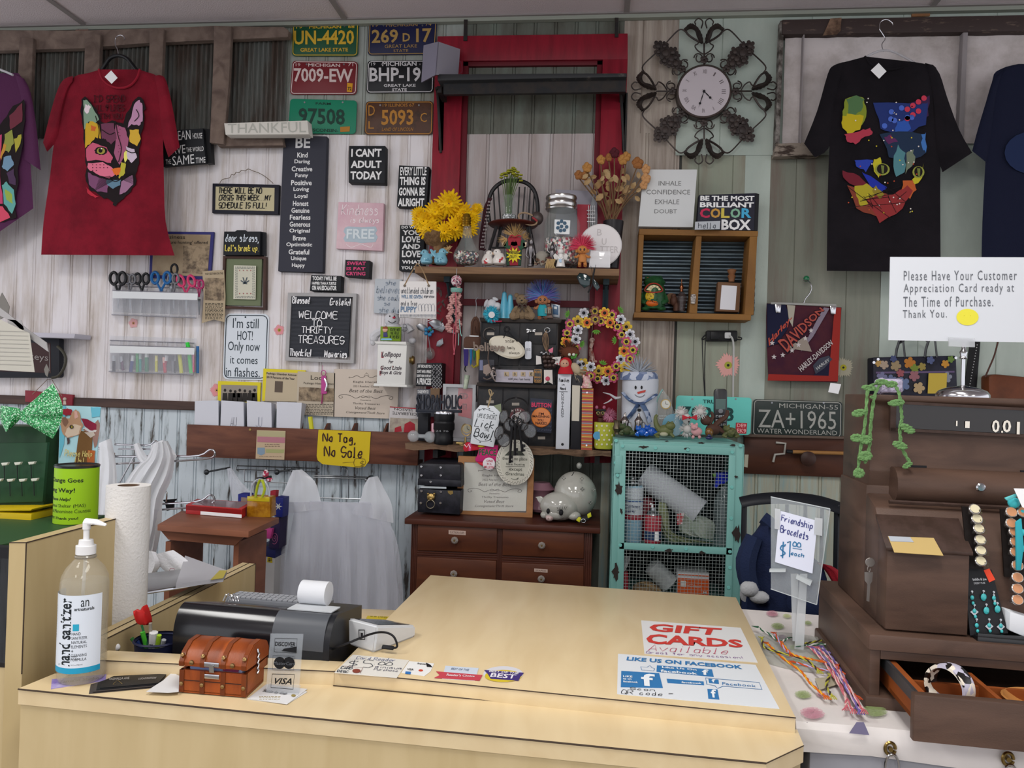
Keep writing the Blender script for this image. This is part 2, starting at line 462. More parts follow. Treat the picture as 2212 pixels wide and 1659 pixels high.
setY(-.17);slab([(958,172),(1352,168),(1352,198),(958,204)],.02);A('apron',blk)
for xx,w in((948,0),(1336,8)):
 setY(-.03);b=[(xx+w,200),(xx+12+w,200),(xx+9+w,325),(xx-1+w,325)]
 slab(b,.012)
 setY(-.14);slab([(xx-4+w,186),(xx+6+w,186),(xx+6+w,200),(xx-4+w,200)],.12)
 a=[P(xx+4+w,330,-.035),P(xx+w,250,-.06),P(xx-3+w,205,-.11),P(xx-6+w,190,-.15)];tube_w(smooth(a,4),.006,6);A('bracket',blk)
N('speaker','small grey box speaker tilted on left end of the black top shelf','speaker',-.17)
hexa([P(917,98,-.2),P(947,90,-.22),P(941,162,-.22),P(912,178,-.2)],[P(955,96,-.06),P(994,106,-.08),P(990,160,-.08),P(950,160,-.06)]);A('cabinet',M('8d8b95',.4))
hexa([P(915,98,-.212),P(946,90,-.232),P(940,162,-.232),P(910,178,-.212)],[P(918,98,-.2),P(948,90,-.222),P(942,162,-.222),P(913,178,-.2)]);A('grille',M('74717f',.7))
setY(-.1);tube([(994,132),(998,142),(998,155),(992,160)],1.2);A('handle',M('6a2030',.4))
# ---------- middle plank shelf ----------
wood1=M('8b6d50',.7,k='wood',c2='5f4735',s=5,stx=(.6,5,6));wood2=M('9a6b3c',.6,k='wood',c2='7a4f2a',s=5,stx=(1,5,5))
N('plank_shelf','thick brown plank shelf holding vases and figurines across the door frame','shelf',-.28)
ZU=P(1120,578,-.28).z
c=P(896,576,-.28);e=P(1338,583,-.28);wbox((c.x,-.28,ZU-.027),(e.x,-.03,ZU),.002);A('board',wood1)
for xx in(965,1310):
 p=P(xx,600,-.2);wbox((p.x-.012,-.2,ZU-.05),(p.x+.012,-.03,ZU-.0275));wbox((p.x-.012,-.045,ZU-.2),(p.x+.012,-.03,ZU-.05));tube_w([V((p.x,-.04,ZU-.19)),V((p.x,-.12,ZU-.11)),V((p.x,-.18,ZU-.05))],.006);A('bracket',M('24343a',.5))
# ---------- lower rough shelf ----------
N('live_edge_shelf','rough live-edge plank shelf with cabinet and binders above the dresser','shelf',-.27)
ZL=P(1100,966,-.27).z
c=P(875,958,-.27);e=P(1320,977,-.27)
L=[];n=24
for i in range(n+1):
 xx=c.x+(e.x-c.x)*i/n;L.append(xx)
for k in range(n):
 a,b=L[k],L[k+1];j1=.004*math.sin(k*2.1);j2=.004*math.sin((k+1)*2.1);h1=.024+.004*math.sin(k*1.3);h2=.024+.004*math.sin((k+1)*1.3)
 hexa([V((a,-.27-j1,ZL)),V((b,-.27-j2,ZL)),V((b,-.26-j2,ZL-h2)),V((a,-.26-j1,ZL-h1))],[V((a,-.03,ZL)),V((b,-.03,ZL)),V((b,-.03,ZL-h2)),V((a,-.03,ZL-h1))])
A('board',M('7d6450',.9,k='noise',c2='3f2f26',s=14,stx=(.5,2,3),lo=.35,hi=.55,b=.6))
for xx in(940,1290):
 p=P(xx,990,-.2);wbox((p.x-.01,-.2,ZL-.06),(p.x+.01,-.031,ZL-.029));A('bracket',blk)
# ---------- counters ----------
ZC=.92;ZD=.893
dark=M('17171a',.6);white=M('e9e9ea',.45);paper=M('e6e6e6',.75);ink=M('1a1b20',.6);chrome=M('b8b8bb',.18,1);steel=M('8d8f92',.3,1);blackpl=M('141416',.35);brass=M('9a8250',.35,.9)
def top(q,z0,z1,bev=0):prism([PZ(x,y,z0) for x,y in q],V((0,0,z1-z0)),bev)
N('sales_counter','pale maple laminate shop counter with a lower ledge along its front','counter')
setZ(ZC);top([(930,1242),(1590,1290),(1719,1549),(722,1449)],ZC,ZC-.03,.0015);A('worktop',maple)
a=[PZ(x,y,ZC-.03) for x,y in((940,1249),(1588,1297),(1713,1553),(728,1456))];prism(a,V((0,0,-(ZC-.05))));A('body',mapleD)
fl=PZ(40,1487,ZD);fr=PZ(1655,1647,ZD);ch=PZ(1736,1609,ZD);br=PZ(1722,1576,ZD);bl=PZ(225,1452,ZC)
bl=PZ(118,1455,ZD);mid=PZ(720,1482,ZD)
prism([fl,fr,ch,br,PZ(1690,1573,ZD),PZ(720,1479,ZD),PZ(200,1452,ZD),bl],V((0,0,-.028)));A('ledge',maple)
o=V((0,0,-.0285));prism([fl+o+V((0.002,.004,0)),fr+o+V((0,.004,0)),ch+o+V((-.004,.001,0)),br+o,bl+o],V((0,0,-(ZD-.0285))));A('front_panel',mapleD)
def ln(a,b,r=.0011):tube_w([a,b],r,5)
e1=V((0,-.001,-.001));ln(fl+e1,fr+e1,.0015);ln(fr+e1,ch+e1,.0008);A('front_seam',edge)
t0=PZ(722,1449,ZC);t1=PZ(1719,1549,ZC);ln(t0+e1,t1+e1,.001);r0_=PZ(720,1482,ZD);r1_=PZ(1700,1577,ZD);ln(r0_+V((0,-.001,.0015)),r1_+V((0,-.001,.0015)),.0009);A('worktop_seam',edge)
l0=PZ(196,1424,ZC);l1=PZ(722,1449,ZC);dv=(PZ(930,1242,ZC)-l1).normalized()
prism([l0,l1,l1+dv*.05,l0+dv*.05],V((0,0,-.03)),.001);A('back_strip',maple)
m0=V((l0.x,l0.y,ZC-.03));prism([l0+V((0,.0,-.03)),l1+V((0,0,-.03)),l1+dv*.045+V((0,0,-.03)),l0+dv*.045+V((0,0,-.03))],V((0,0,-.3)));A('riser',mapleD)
ln(l0+e1,l1+e1,.001);A('riser_seam',edge)
d2=(PZ(272,1345,ZD)-PZ(47,1485,ZD)).normalized()
ZP=1.137
p0=PZ(57,1172,ZP);p1=PZ(272,1115,ZP);q0=PZ(20,1172,ZP);dd=(p1-p0);dd.z=0
N('side_partition','tall maple partition panel rising beside the ledge at far left','partition')
hexa([p0,p1,p1+V((-.03,.0,0)),q0],[V((v.x,v.y,.02)) for v in(p0,p1,p1+V((-.03,0,0)),q0)]);O(M('bca981',.38,k='wood',c2='ae9a70',s=3,stx=(5,5,.8),lo=.35,hi=.7))
ln(p0+V((.0005,0,0)),p1+V((.0005,0,0)),.0012);ln(p0,V((p0.x,p0.y,ZD)),.0012);ln(p1+V((0,0,0)),V((p1.x,p1.y,.9)),.0012);ln(q0,p0,.001);A('seam',edge)
ZB=.925
a=PZ(222,1383,ZB);b=PZ(552,1218,ZB);t=PZ(524,1215,ZB)-b
N('low_side_wall','low maple side wall running back beside the printer well','partition')
a=PZ(232,1379,ZB)
hexa([a,b,b+t,a+t],[V((v.x,v.y,.02)) for v in(a,b,b+t,a+t)]);O(mapleD)
t2=t*.5;ln(a+V((0,0,.0004)),b+V((0,0,.0004)));ln(a+t2+V((0,0,.0004)),b+t2+V((0,0,.0004)));ln(b,V((b.x,b.y,.3)));A('seam',edge)
N('lower_desk','lower maple desk surface behind the printer, beside the worktop','desk')
ZW=.845
w0=PZ(545,1306,ZW);w1=PZ(860,1318,ZW);prism([w0,w1,w1-dv*.16,w0-dv*.16+V((0,0,0))],V((0,0,-.03)),.001);A('top',maple)
prism([w0+V((0,-.005,-.03)),w1+V((0,-.005,-.03)),w1-dv*.15+V((0,0,-.03)),w0-dv*.15+V((0,0,-.03))],V((0,0,-.78)));A('body',mapleD)
N('well_shelf','dark shelf board at the bottom of the printer well','shelf');ZS=.78
a=PZ(300,1395,ZS);wbox((l0.x-.05,l0.y+.13,ZS-.02),(PZ(722,1449,ZC).x-.02,w0.y-.03+.0,ZS));O(M('6f5f42',.6))
ff=PZ(40,1489,ZD)
N('display_case','maple framed display case under the partition at far left','display case')
c0=V((fl.x-.006,fl.y+.02,0))
wbox((c0.x-.9,p0.y-.0,.02),(q0.x-.002,p0.y+.02,ZD+.01));A('front_panel',mapleD)
g=PZ(20,1172,ZP);wbox((c0.x-.9,g.y+.006,ZD+.01),(g.x-.001,g.y+.012,ZP-.03));A('glass_pane',M('1a1a1e',.05,k='clear',a=.75));wbox((c0.x-.9,g.y,ZP-.03),(g.x-.001,g.y+.02,ZP-.01));A('top_rail',dark)
# ---------- table with floral cloth and white metal cabinet ----------
ZT=.90
k0=PZ(1601,1316,ZT);k1=PZ(1735,1557,ZT);kv=(k1-k0);hr=(PZ(1590,1290,ZC)-PZ(930,1242,ZC));hr.z=0;hr.normalize()
N('storage_cabinet','white painted metal cabinet with ring pulls under the floral cloth','cabinet')
c=k1+V((0,0,-.012))+hr*.012;d=c-kv*.9
prism([c,c+hr*.95,d+hr*.95,d],V((0,0,-.86)),.003);A('body',M('8d8d92',.45,k='noise',c2='83838a',s=3))
def pull(px,py,l=1):
 o=pq(px,py)
 lathe_w(o,[(0,.008),(.006,.006),(.016,.005),(.02,.008)],12,-kv.normalized()*-1);A('handle',brass)
pn=V((hr.y,-hr.x,0));plane(c,pn)
for px,py,r in((1918,1610,1),(2170,1632,.8)):
 q=pt(px,py,.002);tube_w([q,q+pn*.016],.004,8);tube_w([q+pn*.012+V((math.cos(t*.3)*.008*1,0,math.sin(t*.3)*.010)) for t in range(21)],.0028,6);h=A('handle',M('8a7444',.3,1),lab='brass ring pull')
 tube_w([q+pn*.014+hr*.003+V((math.cos(t*math.pi/10)*.011,0,-.03+math.sin(t*math.pi/10)*.022)) for t in range(20)],.0022,6,True);A('ring',chrome,h)
pen('Doe',1742,1562,1762,1575,w=1)
A('scrawl',ink)
N('tablecloth','white cloth with pink and green floral print on the cabinet','tablecloth')
n=14;top_=[];
for i in range(n+1):
 row=[]
 for j in range(9):
  s=i/n;p=k0+kv*s*1.0+hr*(j/8*.96-.012);p=V((p.x,p.y,ZT+.0015*math.sin(i*1.7+j*2.1)));row.append(BM.verts.new(p))
 top_.append(row)
for dz,o in((-.012,.008),(-.03,.011),(-.05,.008)):
 top_.append([BM.verts.new(k1+hr*(j/8*.96-.012)+pn*(o+.004*math.sin(j*1.9+dz*60))+V((0,0,dz+.004*math.sin(j*1.3)))) for j in range(9)])
for r1,r2 in zip(top_,top_[1:]):
 for j in range(8):face((r1[j],r2[j],r2[j+1],r1[j+1]))
lf=[[r[0],BM.verts.new(r[0].co-hr*.004+V((0,0,-.04)))] for r in top_]
for a,b in zip(lf,lf[1:]):face((a[0],a[1],b[1],b[0]))
fb=bmesh.ops.solidify(BM,geom=list(BM.faces),thickness=.0015)
O(M('cfc9c6',.8,k='noise',c2='bcb8b4',s=3,lo=.2,hi=.5))
setZ(ZT+.004)
for i,(fx,fy,fr,fc) in enumerate([(1668,1325,13,0),(1690,1375,9,2),(1790,1370,20,0),(1720,1430,16,1),(1735,1500,18,1),(1755,1540,26,0),(1775,1500,12,0),(1715,1398,10,1),(1890,1535,26,1),(1745,1345,9,1),(1700,1330,9,3),(1760,1420,12,3),(1800,1330,10,3),(1680,1352,14,1)]):
 for q in range(9):
  a=q*.7+i;blob([(fx+fr*math.cos(a)*.5+fr*.55*math.cos(t)*(1+.3*math.sin(a+t)),fy+fr*.3*math.sin(a)+fr*.22*math.sin(t)) for t in [u*.9 for u in range(7)]],d=.0001*q)
 A('printed_flower' if fc in(0,2) else 'printed_leaf',M(('c58a9a','93a56c','a88aa8','bcc48c')[fc],.8,k='clear',a=.45))
plane(k1+pn*.013,pn);blob([(1850,1560),(1866,1560),(1878,1588),(1834,1584)],.006);A('printed_bell',M('6f6a85',.8))
# ---------- antique register ----------
setZ(ZT)
brn=M('584338',.42,k='wood',c2='403028',s=4,stx=(1.5,1.5,7),lo=.35,hi=.65,b=.12);brn2=M('40302a',.45,k='noise',c2='34261f',s=30)
rw=M('8d4b22',.5,k='wood',c2='7a3d1a',s=5,stx=(2,2,6))
bF=PZ(1876,1521,ZT+.005)           # front-left foot of the base
hv=hr.copy();bk=V((-hv.y,hv.x,0))   # right and back directions of the register
plane(bF,-bk);nF=-bk
def onF(px,py,d=0):return pt(px,py,d)
def RB(x0,x1,y0,y1,z0,z1,bev=.003):
 q=[bF+hv*a+bk*b for a,b in((x0,y0),(x1,y0),(x1,y1),(x0,y1))]
 prism([V((v.x,v.y,ZT+z1)) for v in q],V((0,0,z0-z1)),bev)
def RP(x,y,z):v=bF+hv*x+bk*y;return V((v.x,v.y,ZT+z))
def rpix(px,py,y):
 plane(bF+bk*y,-bk);return pt(px,py)
def rl_(v):w=v-bF;return (w.dot(hv),w.z-.0,)
N('cash_register','antique brown wooden cash register with open drawer and round keys','cash register')
depth=(PZ(1782,1400,ZT)-bF).dot(bk)
DP=.40
h=lambda px,py,y:rpix(px,py,y).z-ZT
H1=h(1893,1368,0)   # top of base cabinet at the front
RB(0,.62,0,DP,.0,.02,.004);RB(.006,.61,.006,DP-.01,.02,H1-.03,.002) if 0 else None
RB(-.008,.62,-.008,DP,0,.022,.004)
RB(.0,.018,.0,DP,.022,H1-.028,.002)
RB(.018,.61,DP-.02,DP,.022,H1-.028,.001)
RB(-.004,.62,-.006,DP,H1-.028,H1,.006)
RB(.018,.62,-.0,.02,H1-.045,H1-.028,.001)
A('base_cabinet',brn)
dz0,dz1=.03,H1-.05
DX0=.035;OUT=-.155
RB(DX0,DX0+.012,OUT,DP-.1,dz0,dz1,.001);RB(DX0,.60,OUT,.0,dz0,dz0+.008,.0)
RB(.16,.168,OUT+.01,.0,dz0+.01,dz1-.006,.0);RB(.32,.328,OUT+.01,.0,dz0+.01,dz1-.006,.0)
RB(DX0+.012,.60,-.052,-.044,dz0+.01,dz1-.012,.0)
dr=A('drawer',rw)
RB(.018,.60,OUT-.018,OUT,dz0-.012,dz1+.008,.003);A('drawer_front',brn,dr)
RB(DX0-.007,DX0-.001,OUT+.01,DP-.1,dz0+.035,dz0+.055,.0);A('drawer_slide',M('5a5c60',.4,.8),dr)
def prof(pts,x0,x1,bev=.003):
 prism([RP(x0,b,c) for b,c in pts],hv*(x1-x0),bev)
ZTOP=h(1893,852,.16)
K=lambda px,py,y:(rpix(px,py,y)-bF).dot(hv)
xs0=K(1835,1330,.10)
xl=.035
y1=h(1908,1162,.075);y0=H1
prof([(.045,H1),(.045,y1-.005),(.10,y1+.055),(.16,y1+.075),(.16,H1)],.03,.60,.004)
prof([(.16,H1),(.16,y1+.09),(.36,y1+.09),(.36,H1)],.03,.60,.003)
A('lower_case',brn)
xr0=K(1912,1180,.03);xr1=K(2088,1180,.03)
prof([(.018,H1+.003),(.018,y1-.012),(.075,y1+.03),(.075,H1+.003)],xr0,xr1,.003);bx=A('receipt_box',brn)
prof([(.012,y1-.012),(.012,y1-.006),(.08,y1+.044),(.08,y1+.038)],xr0-.004,xr1+.004,.001);A('lid',brn2,bx)
pn2=V((0,0,0));a=RP(xr0+.02,.02,y1-.0);up_=(RP(0,.08,y1+.044)-RP(0,.012,y1-.006))
nn=hv.cross(up_).normalized();nn=nn if nn.z>0 else -nn
plane(RP(0,.012,y1-.006),nn)
slab([(1918,1158),(2017,1162),(2038,1200),(1932,1193)],.001,0,.0015);A('paper_window',M('b39a63',.5),bx)
slab([(1919,1158),(1966,1160),(1974,1171),(1924,1169)],.001,0,.0022);A('window_note',M('9fa4ab',.5),bx)
yb=.16
prof([(yb+.01,y1+.05),(yb-.005,y1+.12),(yb+.0,y1+.135),(yb+.01,ZTOP-.02),(yb+.0,ZTOP-.012),(yb,ZTOP),(DP-.04,ZTOP),(DP-.04,y1+.05)],K(1880,900,yb),.60,.003)
A('display_head',brn)
def fq(pts,y,th=.004,d=0):
 plane(bF+bk*y,-bk);slab(pts,th,0,d)
fq([(1936,872),(2212,886),(2212,938),(1934,924)],yb-.001,.003,.003);A('display_window',M('15100e',.25))
fq([(1930,866),(2230,882),(2230,888),(1930,872)],yb-.002,.006,.006);fq([(1924,924),(2230,940),(2230,946),(1924,930)],yb-.002,.006,.006);fq([(1924,866),(1937,867),(1935,930),(1923,930)],yb-.002,.006,.006);A('window_frame',brn2)
plane(bF+bk*(yb-.001),-bk)
for s,q in(('0',(2141,907,2156,934)),('0',(2164,907,2181,934)),('1',(2194,911,2200,938)),('.',(2160,930,2164,935))):tx(s,*q,st='b',d=.005)
tx('I',2083,910,2092,924,'b',d=.005);tx('I',2063,909,2066,920,d=.005);A(LT,M('d9d3c8',.5))
c=RP(K(1935,1030,.12),.14,y1+.095);L=.5
lathe_w(c,[(0,.035),(L,.035)],20,hv);A('hood',brn)
tube_w([RP(K(1920,1070,.1),.098,y1+.066),RP(.6,.098,y1+.066)],.004,6);A('hood_bead',brn2)
fq([(1965,1005),(2002,1006),(2002,1012),(1965,1011)],yb-.012,.003,.003);fq([(2205,1016),(2230,1017),(2230,1023),(2205,1022)],yb-.012,.003,.003);A('slot',dark)
plane(bF+bk*.1,-bk);o=pt(2117,1053,.006);lathe_w(o,[(0,.0085),(.004,.0085),(.006,.006)],14,-bk);A('lock',chrome)
def col(pts,x0):
 pass
plane(bF+bk*.04,-bk)
slab([(2078,1094),(2103,1096),(2125,1230),(2092,1228)],.004,0,.006);slab([(2161,1100),(2240,1104),(2240,1250),(2170,1246)],.004,0,.006);A('key_slot',M('17110f',.6))
keyc=M('c9c0a0',.4);keyr=M('a8a4a0',.25,.9);kor=M('b9835e',.4)
ks=[(2104,1101,.8),(2109,1122,.8),(2113,1143,.8),(2116,1167,.8),(2117,1190,.8),(2117,1213,.8)]
ko=[(2183,1107),(2183,1131),(2190,1149),(2192,1171),(2192,1193),(2196,1222),(2196,1248),(2196,1272),(2196,1296),(2208,1107)]
for i,(px,py,_) in enumerate(ks):
 p=pt(px,py,.02);ax=V((-bk.x*.9,-bk.y*.9,.5));lathe_w(p-ax*.0,[(-.02,.004),(0,.0045),(.0,.0095),(.004,.0098),(.005,.0085)],16,ax);k_=A('key',keyr)
 lathe_w(p,[(.0045,.0082),(.0056,.0078)],16,ax);A('key_face',keyc,k_)
for px,py in ko:
 p=pt(px,py,.022);ax=V((-bk.x*.9,-bk.y*.9,.35));lathe_w(p,[(-.02,.004),(0,.0045),(.0,.0095),(.004,.0098),(.005,.0085)],16,ax);k_=A('key',keyr)
 lathe_w(p,[(.0045,.0084),(.0056,.008)],16,ax);A('key_face',kor,k_)
tx('5',2100,1096,2108,1106,'',d=.027)
for i,s in enumerate('10 20 30 40 50'.split()):tx(s,ks[i+1][0]-5,ks[i+1][1]-5,ks[i+1][0]+5,ks[i+1][1]+5,d=.027)
A(LT,M('4a4530',.6))
plane(RP(.028,.1,0),-hv)
N('key_set','small worn keys hanging from the lock on the register side','keys')
q=RP(.026,.075,h(1880,1215,.07));
plane(q,-bk)
disc(1880,1215,10,.002,bev=.0005);tube([(1876,1222),(1874,1230),(1878,1236),(1880,1228)],1.2);slab([(1868,1236),(1886,1236),(1884,1256),(1880,1262),(1878,1300),(1872,1298),(1874,1262),(1868,1254)],.002);O(M('8b8580',.35,.9))
# ---------- things in the open drawer ----------
def dl(a,b,c):return RP(a,b,c)
N('bangle','wide black and cream patterned bangle standing in the open register drawer','bracelet')
o=dl(.105,-.075,dz0+.045);ax=(hv*.8+bk*.6).normalized()
lathe_w(o-ax*.014,[(0,.031),(.0,.036),(.007,.0375),(.014,.038),(.021,.0375),(.028,.036),(.028,.031),(0,.031)],36,ax,False);O(M('d9d0c0',.3,k='vor',c2='1a1718,e4dac8,14110f,b8b4c4',s=90))
N('dish','tan ceramic dish with yellow price sticker in the register drawer','dish')
lathe_w(dl(.24,-.09,dz0+.01),[(0,.02),(.012,.045),(.03,.058),(.031,.055),(.014,.04),(.004,.01)],28,V((0,.0,1)),False);A('bowl',M('a6713c',.4))
setZ(dl(0,0,dz0+.026).z)
wbox(dl(.225,-.115,dz0+.022),dl(.25,-.10,dz0+.0235));A('price_sticker',M('e3b81e',.5),lab='yellow price sticker')
N('bangle','thin silver hoop bangle at the right end of the register drawer','bracelet')
o=dl(.375,-.09,dz0+.042);tube_w([o+(hv*math.cos(t*math.pi/16)+V((0,0,1))*math.sin(t*math.pi/16))*.034 for t in range(32)],.002,6,True);O(chrome)
N('paper_tag','cream oval paper tag lying at the back of the register drawer','tag')
wbox(dl(.235,-.035,dz0+.03),dl(.27,-.012,dz0+.032));O(M('cfc8a8',.7))
# ---------- jewellery card and tray on the register base ----------
N('display_tray','black tray standing on the register base under the earring card','tray')
RB(xr1+.01,.60,.0,.09,H1,H1+.008,.002);RB(xr1+.01,.60,.0,.004,H1+.008,H1+.014,.001);O(M('0e0e10',.3))
N('earring_card','black earring card with nine silver and turquoise charms','jewellery card')
plane(RP(xr1+.02,.018,H1+.01),-bk+V((0,0,.25)))
slab([(2081,1229),(2141,1226),(2178,1368),(2096,1373)],.002);A('card',M('1b1c1f',.5))
slab([(2125,1232),(2137,1228),(2150,1252),(2137,1258)],.0006,0,.0008);A('price_sticker',M('e4492c',.5),lab='orange price sticker')
tx('biddle & joe',[(2100,1249),(2130,1248),(2131,1255),(2102,1256)],st='b');tx('DESERT MUSE',[(2103,1258),(2127,1257),(2128,1261),(2104,1262)]);A(LT,M('c9cccf',.5))
tq=M('3aa6a8',.3);sl=M('a9adb0',.3,.8)
for i,(px,py,k) in enumerate([(2100,1281,0),(2125,1280,1),(2147,1282,3),(2105,1310,2),(2131,1309,1),(2155,1306,1),(2110,1341,0),(2137,1341,2),(2162,1342,2)]):
 tube([(px-1,py-3,3),(px,py+2,3)],.7);disc(px,py-3,2.5,.001,8,.002)
 if k==2:slab(star(px,py+12,9,6,4),.0015,0,.003)
 if k==3:slab([(px-2,py+2),(px+2,py+2),(px+5,py+20),(px,py+20)],.0015,0,.003)
 c_=A('charm_setting',sl)
 ball(px,py+10,4 if k!=1 else 6,5 if k!=1 else 8,3,4);ball(px+2,py+ (22 if k!=1 else 12),3,4,3,4);A('charm_stone',tq,c_)
N('small_box','small white box on the black tray at the right edge','box')
plane(RP(0,.01,0),-bk);slab([(2182,1322),(2240,1340),(2240,1388),(2180,1362)],.05,.002);O(M('cfd2d6',.5))
N('bead_bracelet','turquoise bead bracelet with tassel draped over the register keys','bracelet')
plane(bF+bk*.03,-bk);ball(2190,1086,12,12,12,12)
for py in(1106,1150,1185):ball(2206,py,9,8,8,14)
A('bead',M('3fb3bb',.4))
slab([(2170,1076),(2192,1068),(2204,1064),(2204,1070),(2176,1082)],.003,.001,.024);A('leaf_charm',M('5db5b8',.4))
slab([(2195,1128),(2207,1120),(2212,1180),(2206,1232),(2196,1232)],.004,.001,.03);A('tassel',M('2f9aa6',.8))
N('price_card','blank white price card on top of the turquoise bracelet','price tag');slab([(2190,1055),(2225,1056),(2225,1105),(2208,1095)],.001,0,.03);O(white)
# ---------- bell-shaped sign stand with laminated notice ----------
N('sign_stand','chrome bell-shaped stand on the register top holding a white notice','sign stand')
o=RP(0,.25,ZTOP);plane(o,-bk);q=pt(2079,855);q=V((q.x,q.y,ZTOP+ZT));m=mp(q);UZ=V((0,0,1))
lathe_w(q,[(0,52*m),(6*m,52*m),(14*m,46*m),(20*m,32*m),(24*m,10*m),(26*m,4*m)],32,UZ);A('base',chrome)
lathe_w(q+UZ*20*m,[(0,4*m),(62*m,4*m),(64*m,8*m),(70*m,6*m),(78*m,8*m),(84*m,4*m),(100*m,4*m)],14,UZ);A('pole',chrome)
plane(q+nF*.006,-bk);slab([(2050,728),(2106,731),(2106,750),(2050,748)],.004,0,.004);A('clip',M('c9ccd0',.2,k='clear',a=.4))
N('customer_notice','white notice asking for customer appreciation cards, on the chrome stand','sign')
plane(q+nF*.004,-bk);slab([(1923,555),(2240,556),(2240,740),(1919,735)],.002);O(M('c6c9ce',.4))
g_=M('5d6066',.6)
for s,x0,y0,x1,y1,dy in(('Please Have Your Customer',1952,584,2196,605,5),('Appreciation Card ready at',1952,612,2190,636,5),('The Time of Purchase.',1951,640,2145,662,5),('Thank You.',1950,669,2045,686,3)):tx(s,[(x0,y0+1),(x1,y0),(x1,y1),(x0,y1+1)],st='w')
A(LT,g_);blob(circ(2090,685,24,18));A('smiley',M('d8cf3e',.5));pen('..',2082,678,2096,682,w=1.5,d=.0015);A('smiley_eyes',M('b7a92c',.6))
# ---------- crocheted garland ----------
grn=M('5f8250',.95,b=1)
N('yarn_garland','green crocheted leaf garland draped over the left corner of the register','garland')
def cord(pp,r=4):
 ps=smooth([P(a,b,c) for a,b,c in pp],6);m=mp(ps[0]);
 for k in(0,1):tube_w([p+V((math.cos(i*1.1+k*3.14)*r*.4*m,0,math.sin(i*1.1+k*3.14)*r*.3*m)) for i,p in enumerate(ps)],r*.62*m,5)
YR=rpix(1900,900,.14).y
Y1=YR-.02
cord([(1906,826,Y1+.1),(1893,845,Y1+.05),(1885,880,Y1),(1880,930,Y1),(1878,965,Y1),(1869,1000,Y1)])
cord([(1906,826,Y1+.1),(1878,836,Y1+.05),(1872,870,Y1),(1868,920,Y1),(1858,975,Y1),(1852,1030,Y1)])
Y2=YR-.03
cord([(1906,824,Y2+.1),(1930,830,Y2+.06),(1942,850,Y2),(1946,880,Y2),(1948,905,Y2),(1944,925,Y2),(1946,955,Y2),(1952,975,Y2),(1966,1000,Y2)])
A('cord',grn)
for px,py,rx,ry,rt in((1877,838,14,7,10),(1855,892,14,9,-15),(1850,946,12,10,0),(1870,950,12,11,0),(1869,985,13,12,0),(1855,1022,11,12,0),(1860,990,7,5,0),(1936,870,16,8,-10),(1960,926,16,9,35),(1944,962,15,9,25),(1960,1005,11,6,-35),(1925,830,12,8,0),(1905,825,13,7,5),(1884,858,5,4,0)):
 setY(Y1-.005 if px<1900 else Y2-.005)
 for q in range(9):
  t=q*.7;rx*=1 if q else 1.22;ball(px+rx*.62*math.cos(t)*math.cos(math.radians(rt))-ry*.5*math.sin(t)*math.sin(math.radians(rt)),py+rx*.62*math.cos(t)*math.sin(math.radians(rt))+ry*.55*math.sin(t)*math.cos(math.radians(rt)),rx*.36,ry*.42,3,seg=7,ns=.15)
 ball(px,py,rx*.5,ry*.5,2,rot=rt,seg=8);A('leaf',grn)
# ---------- rustic rack and corrugated metal ----------
barn=M('7a6a60',.85,k='wood',c2='564842',s=8,stx=(2,4,2),lo=.35,hi=.6,b=.5)
N('barnwood_rack','grey barnwood ladder rack with corrugated metal behind, top left of wall','rack',-.07)
zz=P(300,200).z
def corr(x0,x1,z0,z1,y,mat,name,amp=.006,wl=.022,hor=False):
 n=int(abs((z1-z0) if hor else (x1-x0))/wl*6);A_=[];B_=[]
 for i in range(n+1):
  s=i/n;o=y+amp*math.sin(i*math.pi/3)
  if hor:A_.append(BM.verts.new((x0,o,z0+(z1-z0)*s)));B_.append(BM.verts.new((x1,o,z0+(z1-z0)*s)))
  else:A_.append(BM.verts.new((x0+(x1-x0)*s,o,z0)));B_.append(BM.verts.new((x0+(x1-x0)*s,o,z1)))
 for i in range(n):face((A_[i],A_[i+1],B_[i+1],B_[i]))
 return A(name,mat)
corr(P(-80,200).x,P(620,200).x,P(560,300).z,P(300,80).z,-.02,M('5d605c',.6,.3,k='noise',c2='43372f',s=7,stx=(2,1,.3),lo=.4,hi=.6),'corrugated_sheet')
slab([(-80,64),(180,66),(300,62),(460,56),(612,57),(624,66),(622,80),(470,86),(300,94),(180,104),(-80,112)],.03,.004);A('top_rail',barn)
slab([(474,294),(608,292),(612,314),(470,316)],.03,.004);A('bottom_rail',barn)
setY(-.09)
for q in([(42,80),(72,82),(66,220),(60,330),(26,330),(36,200)],[(183,72),(217,74),(212,200),(206,330),(174,330),(180,200)],[(322,64),(354,62),(350,150),(344,330),(314,330),(322,120)],[(462,55),(500,56),(494,180),(483,312),(452,308),(458,200)]):
 slab(q,.02,.004);A('post',barn)
N('mending_plate','small steel bracket fixed to the wall above the barnwood rack','bracket',-.03);slab([(163,62),(190,60),(191,68),(176,69),(176,74),(163,74)],.028);O(M('7b5a50',.6));disc(168,63,1.5,.002,8,.001);A('screw',steel)
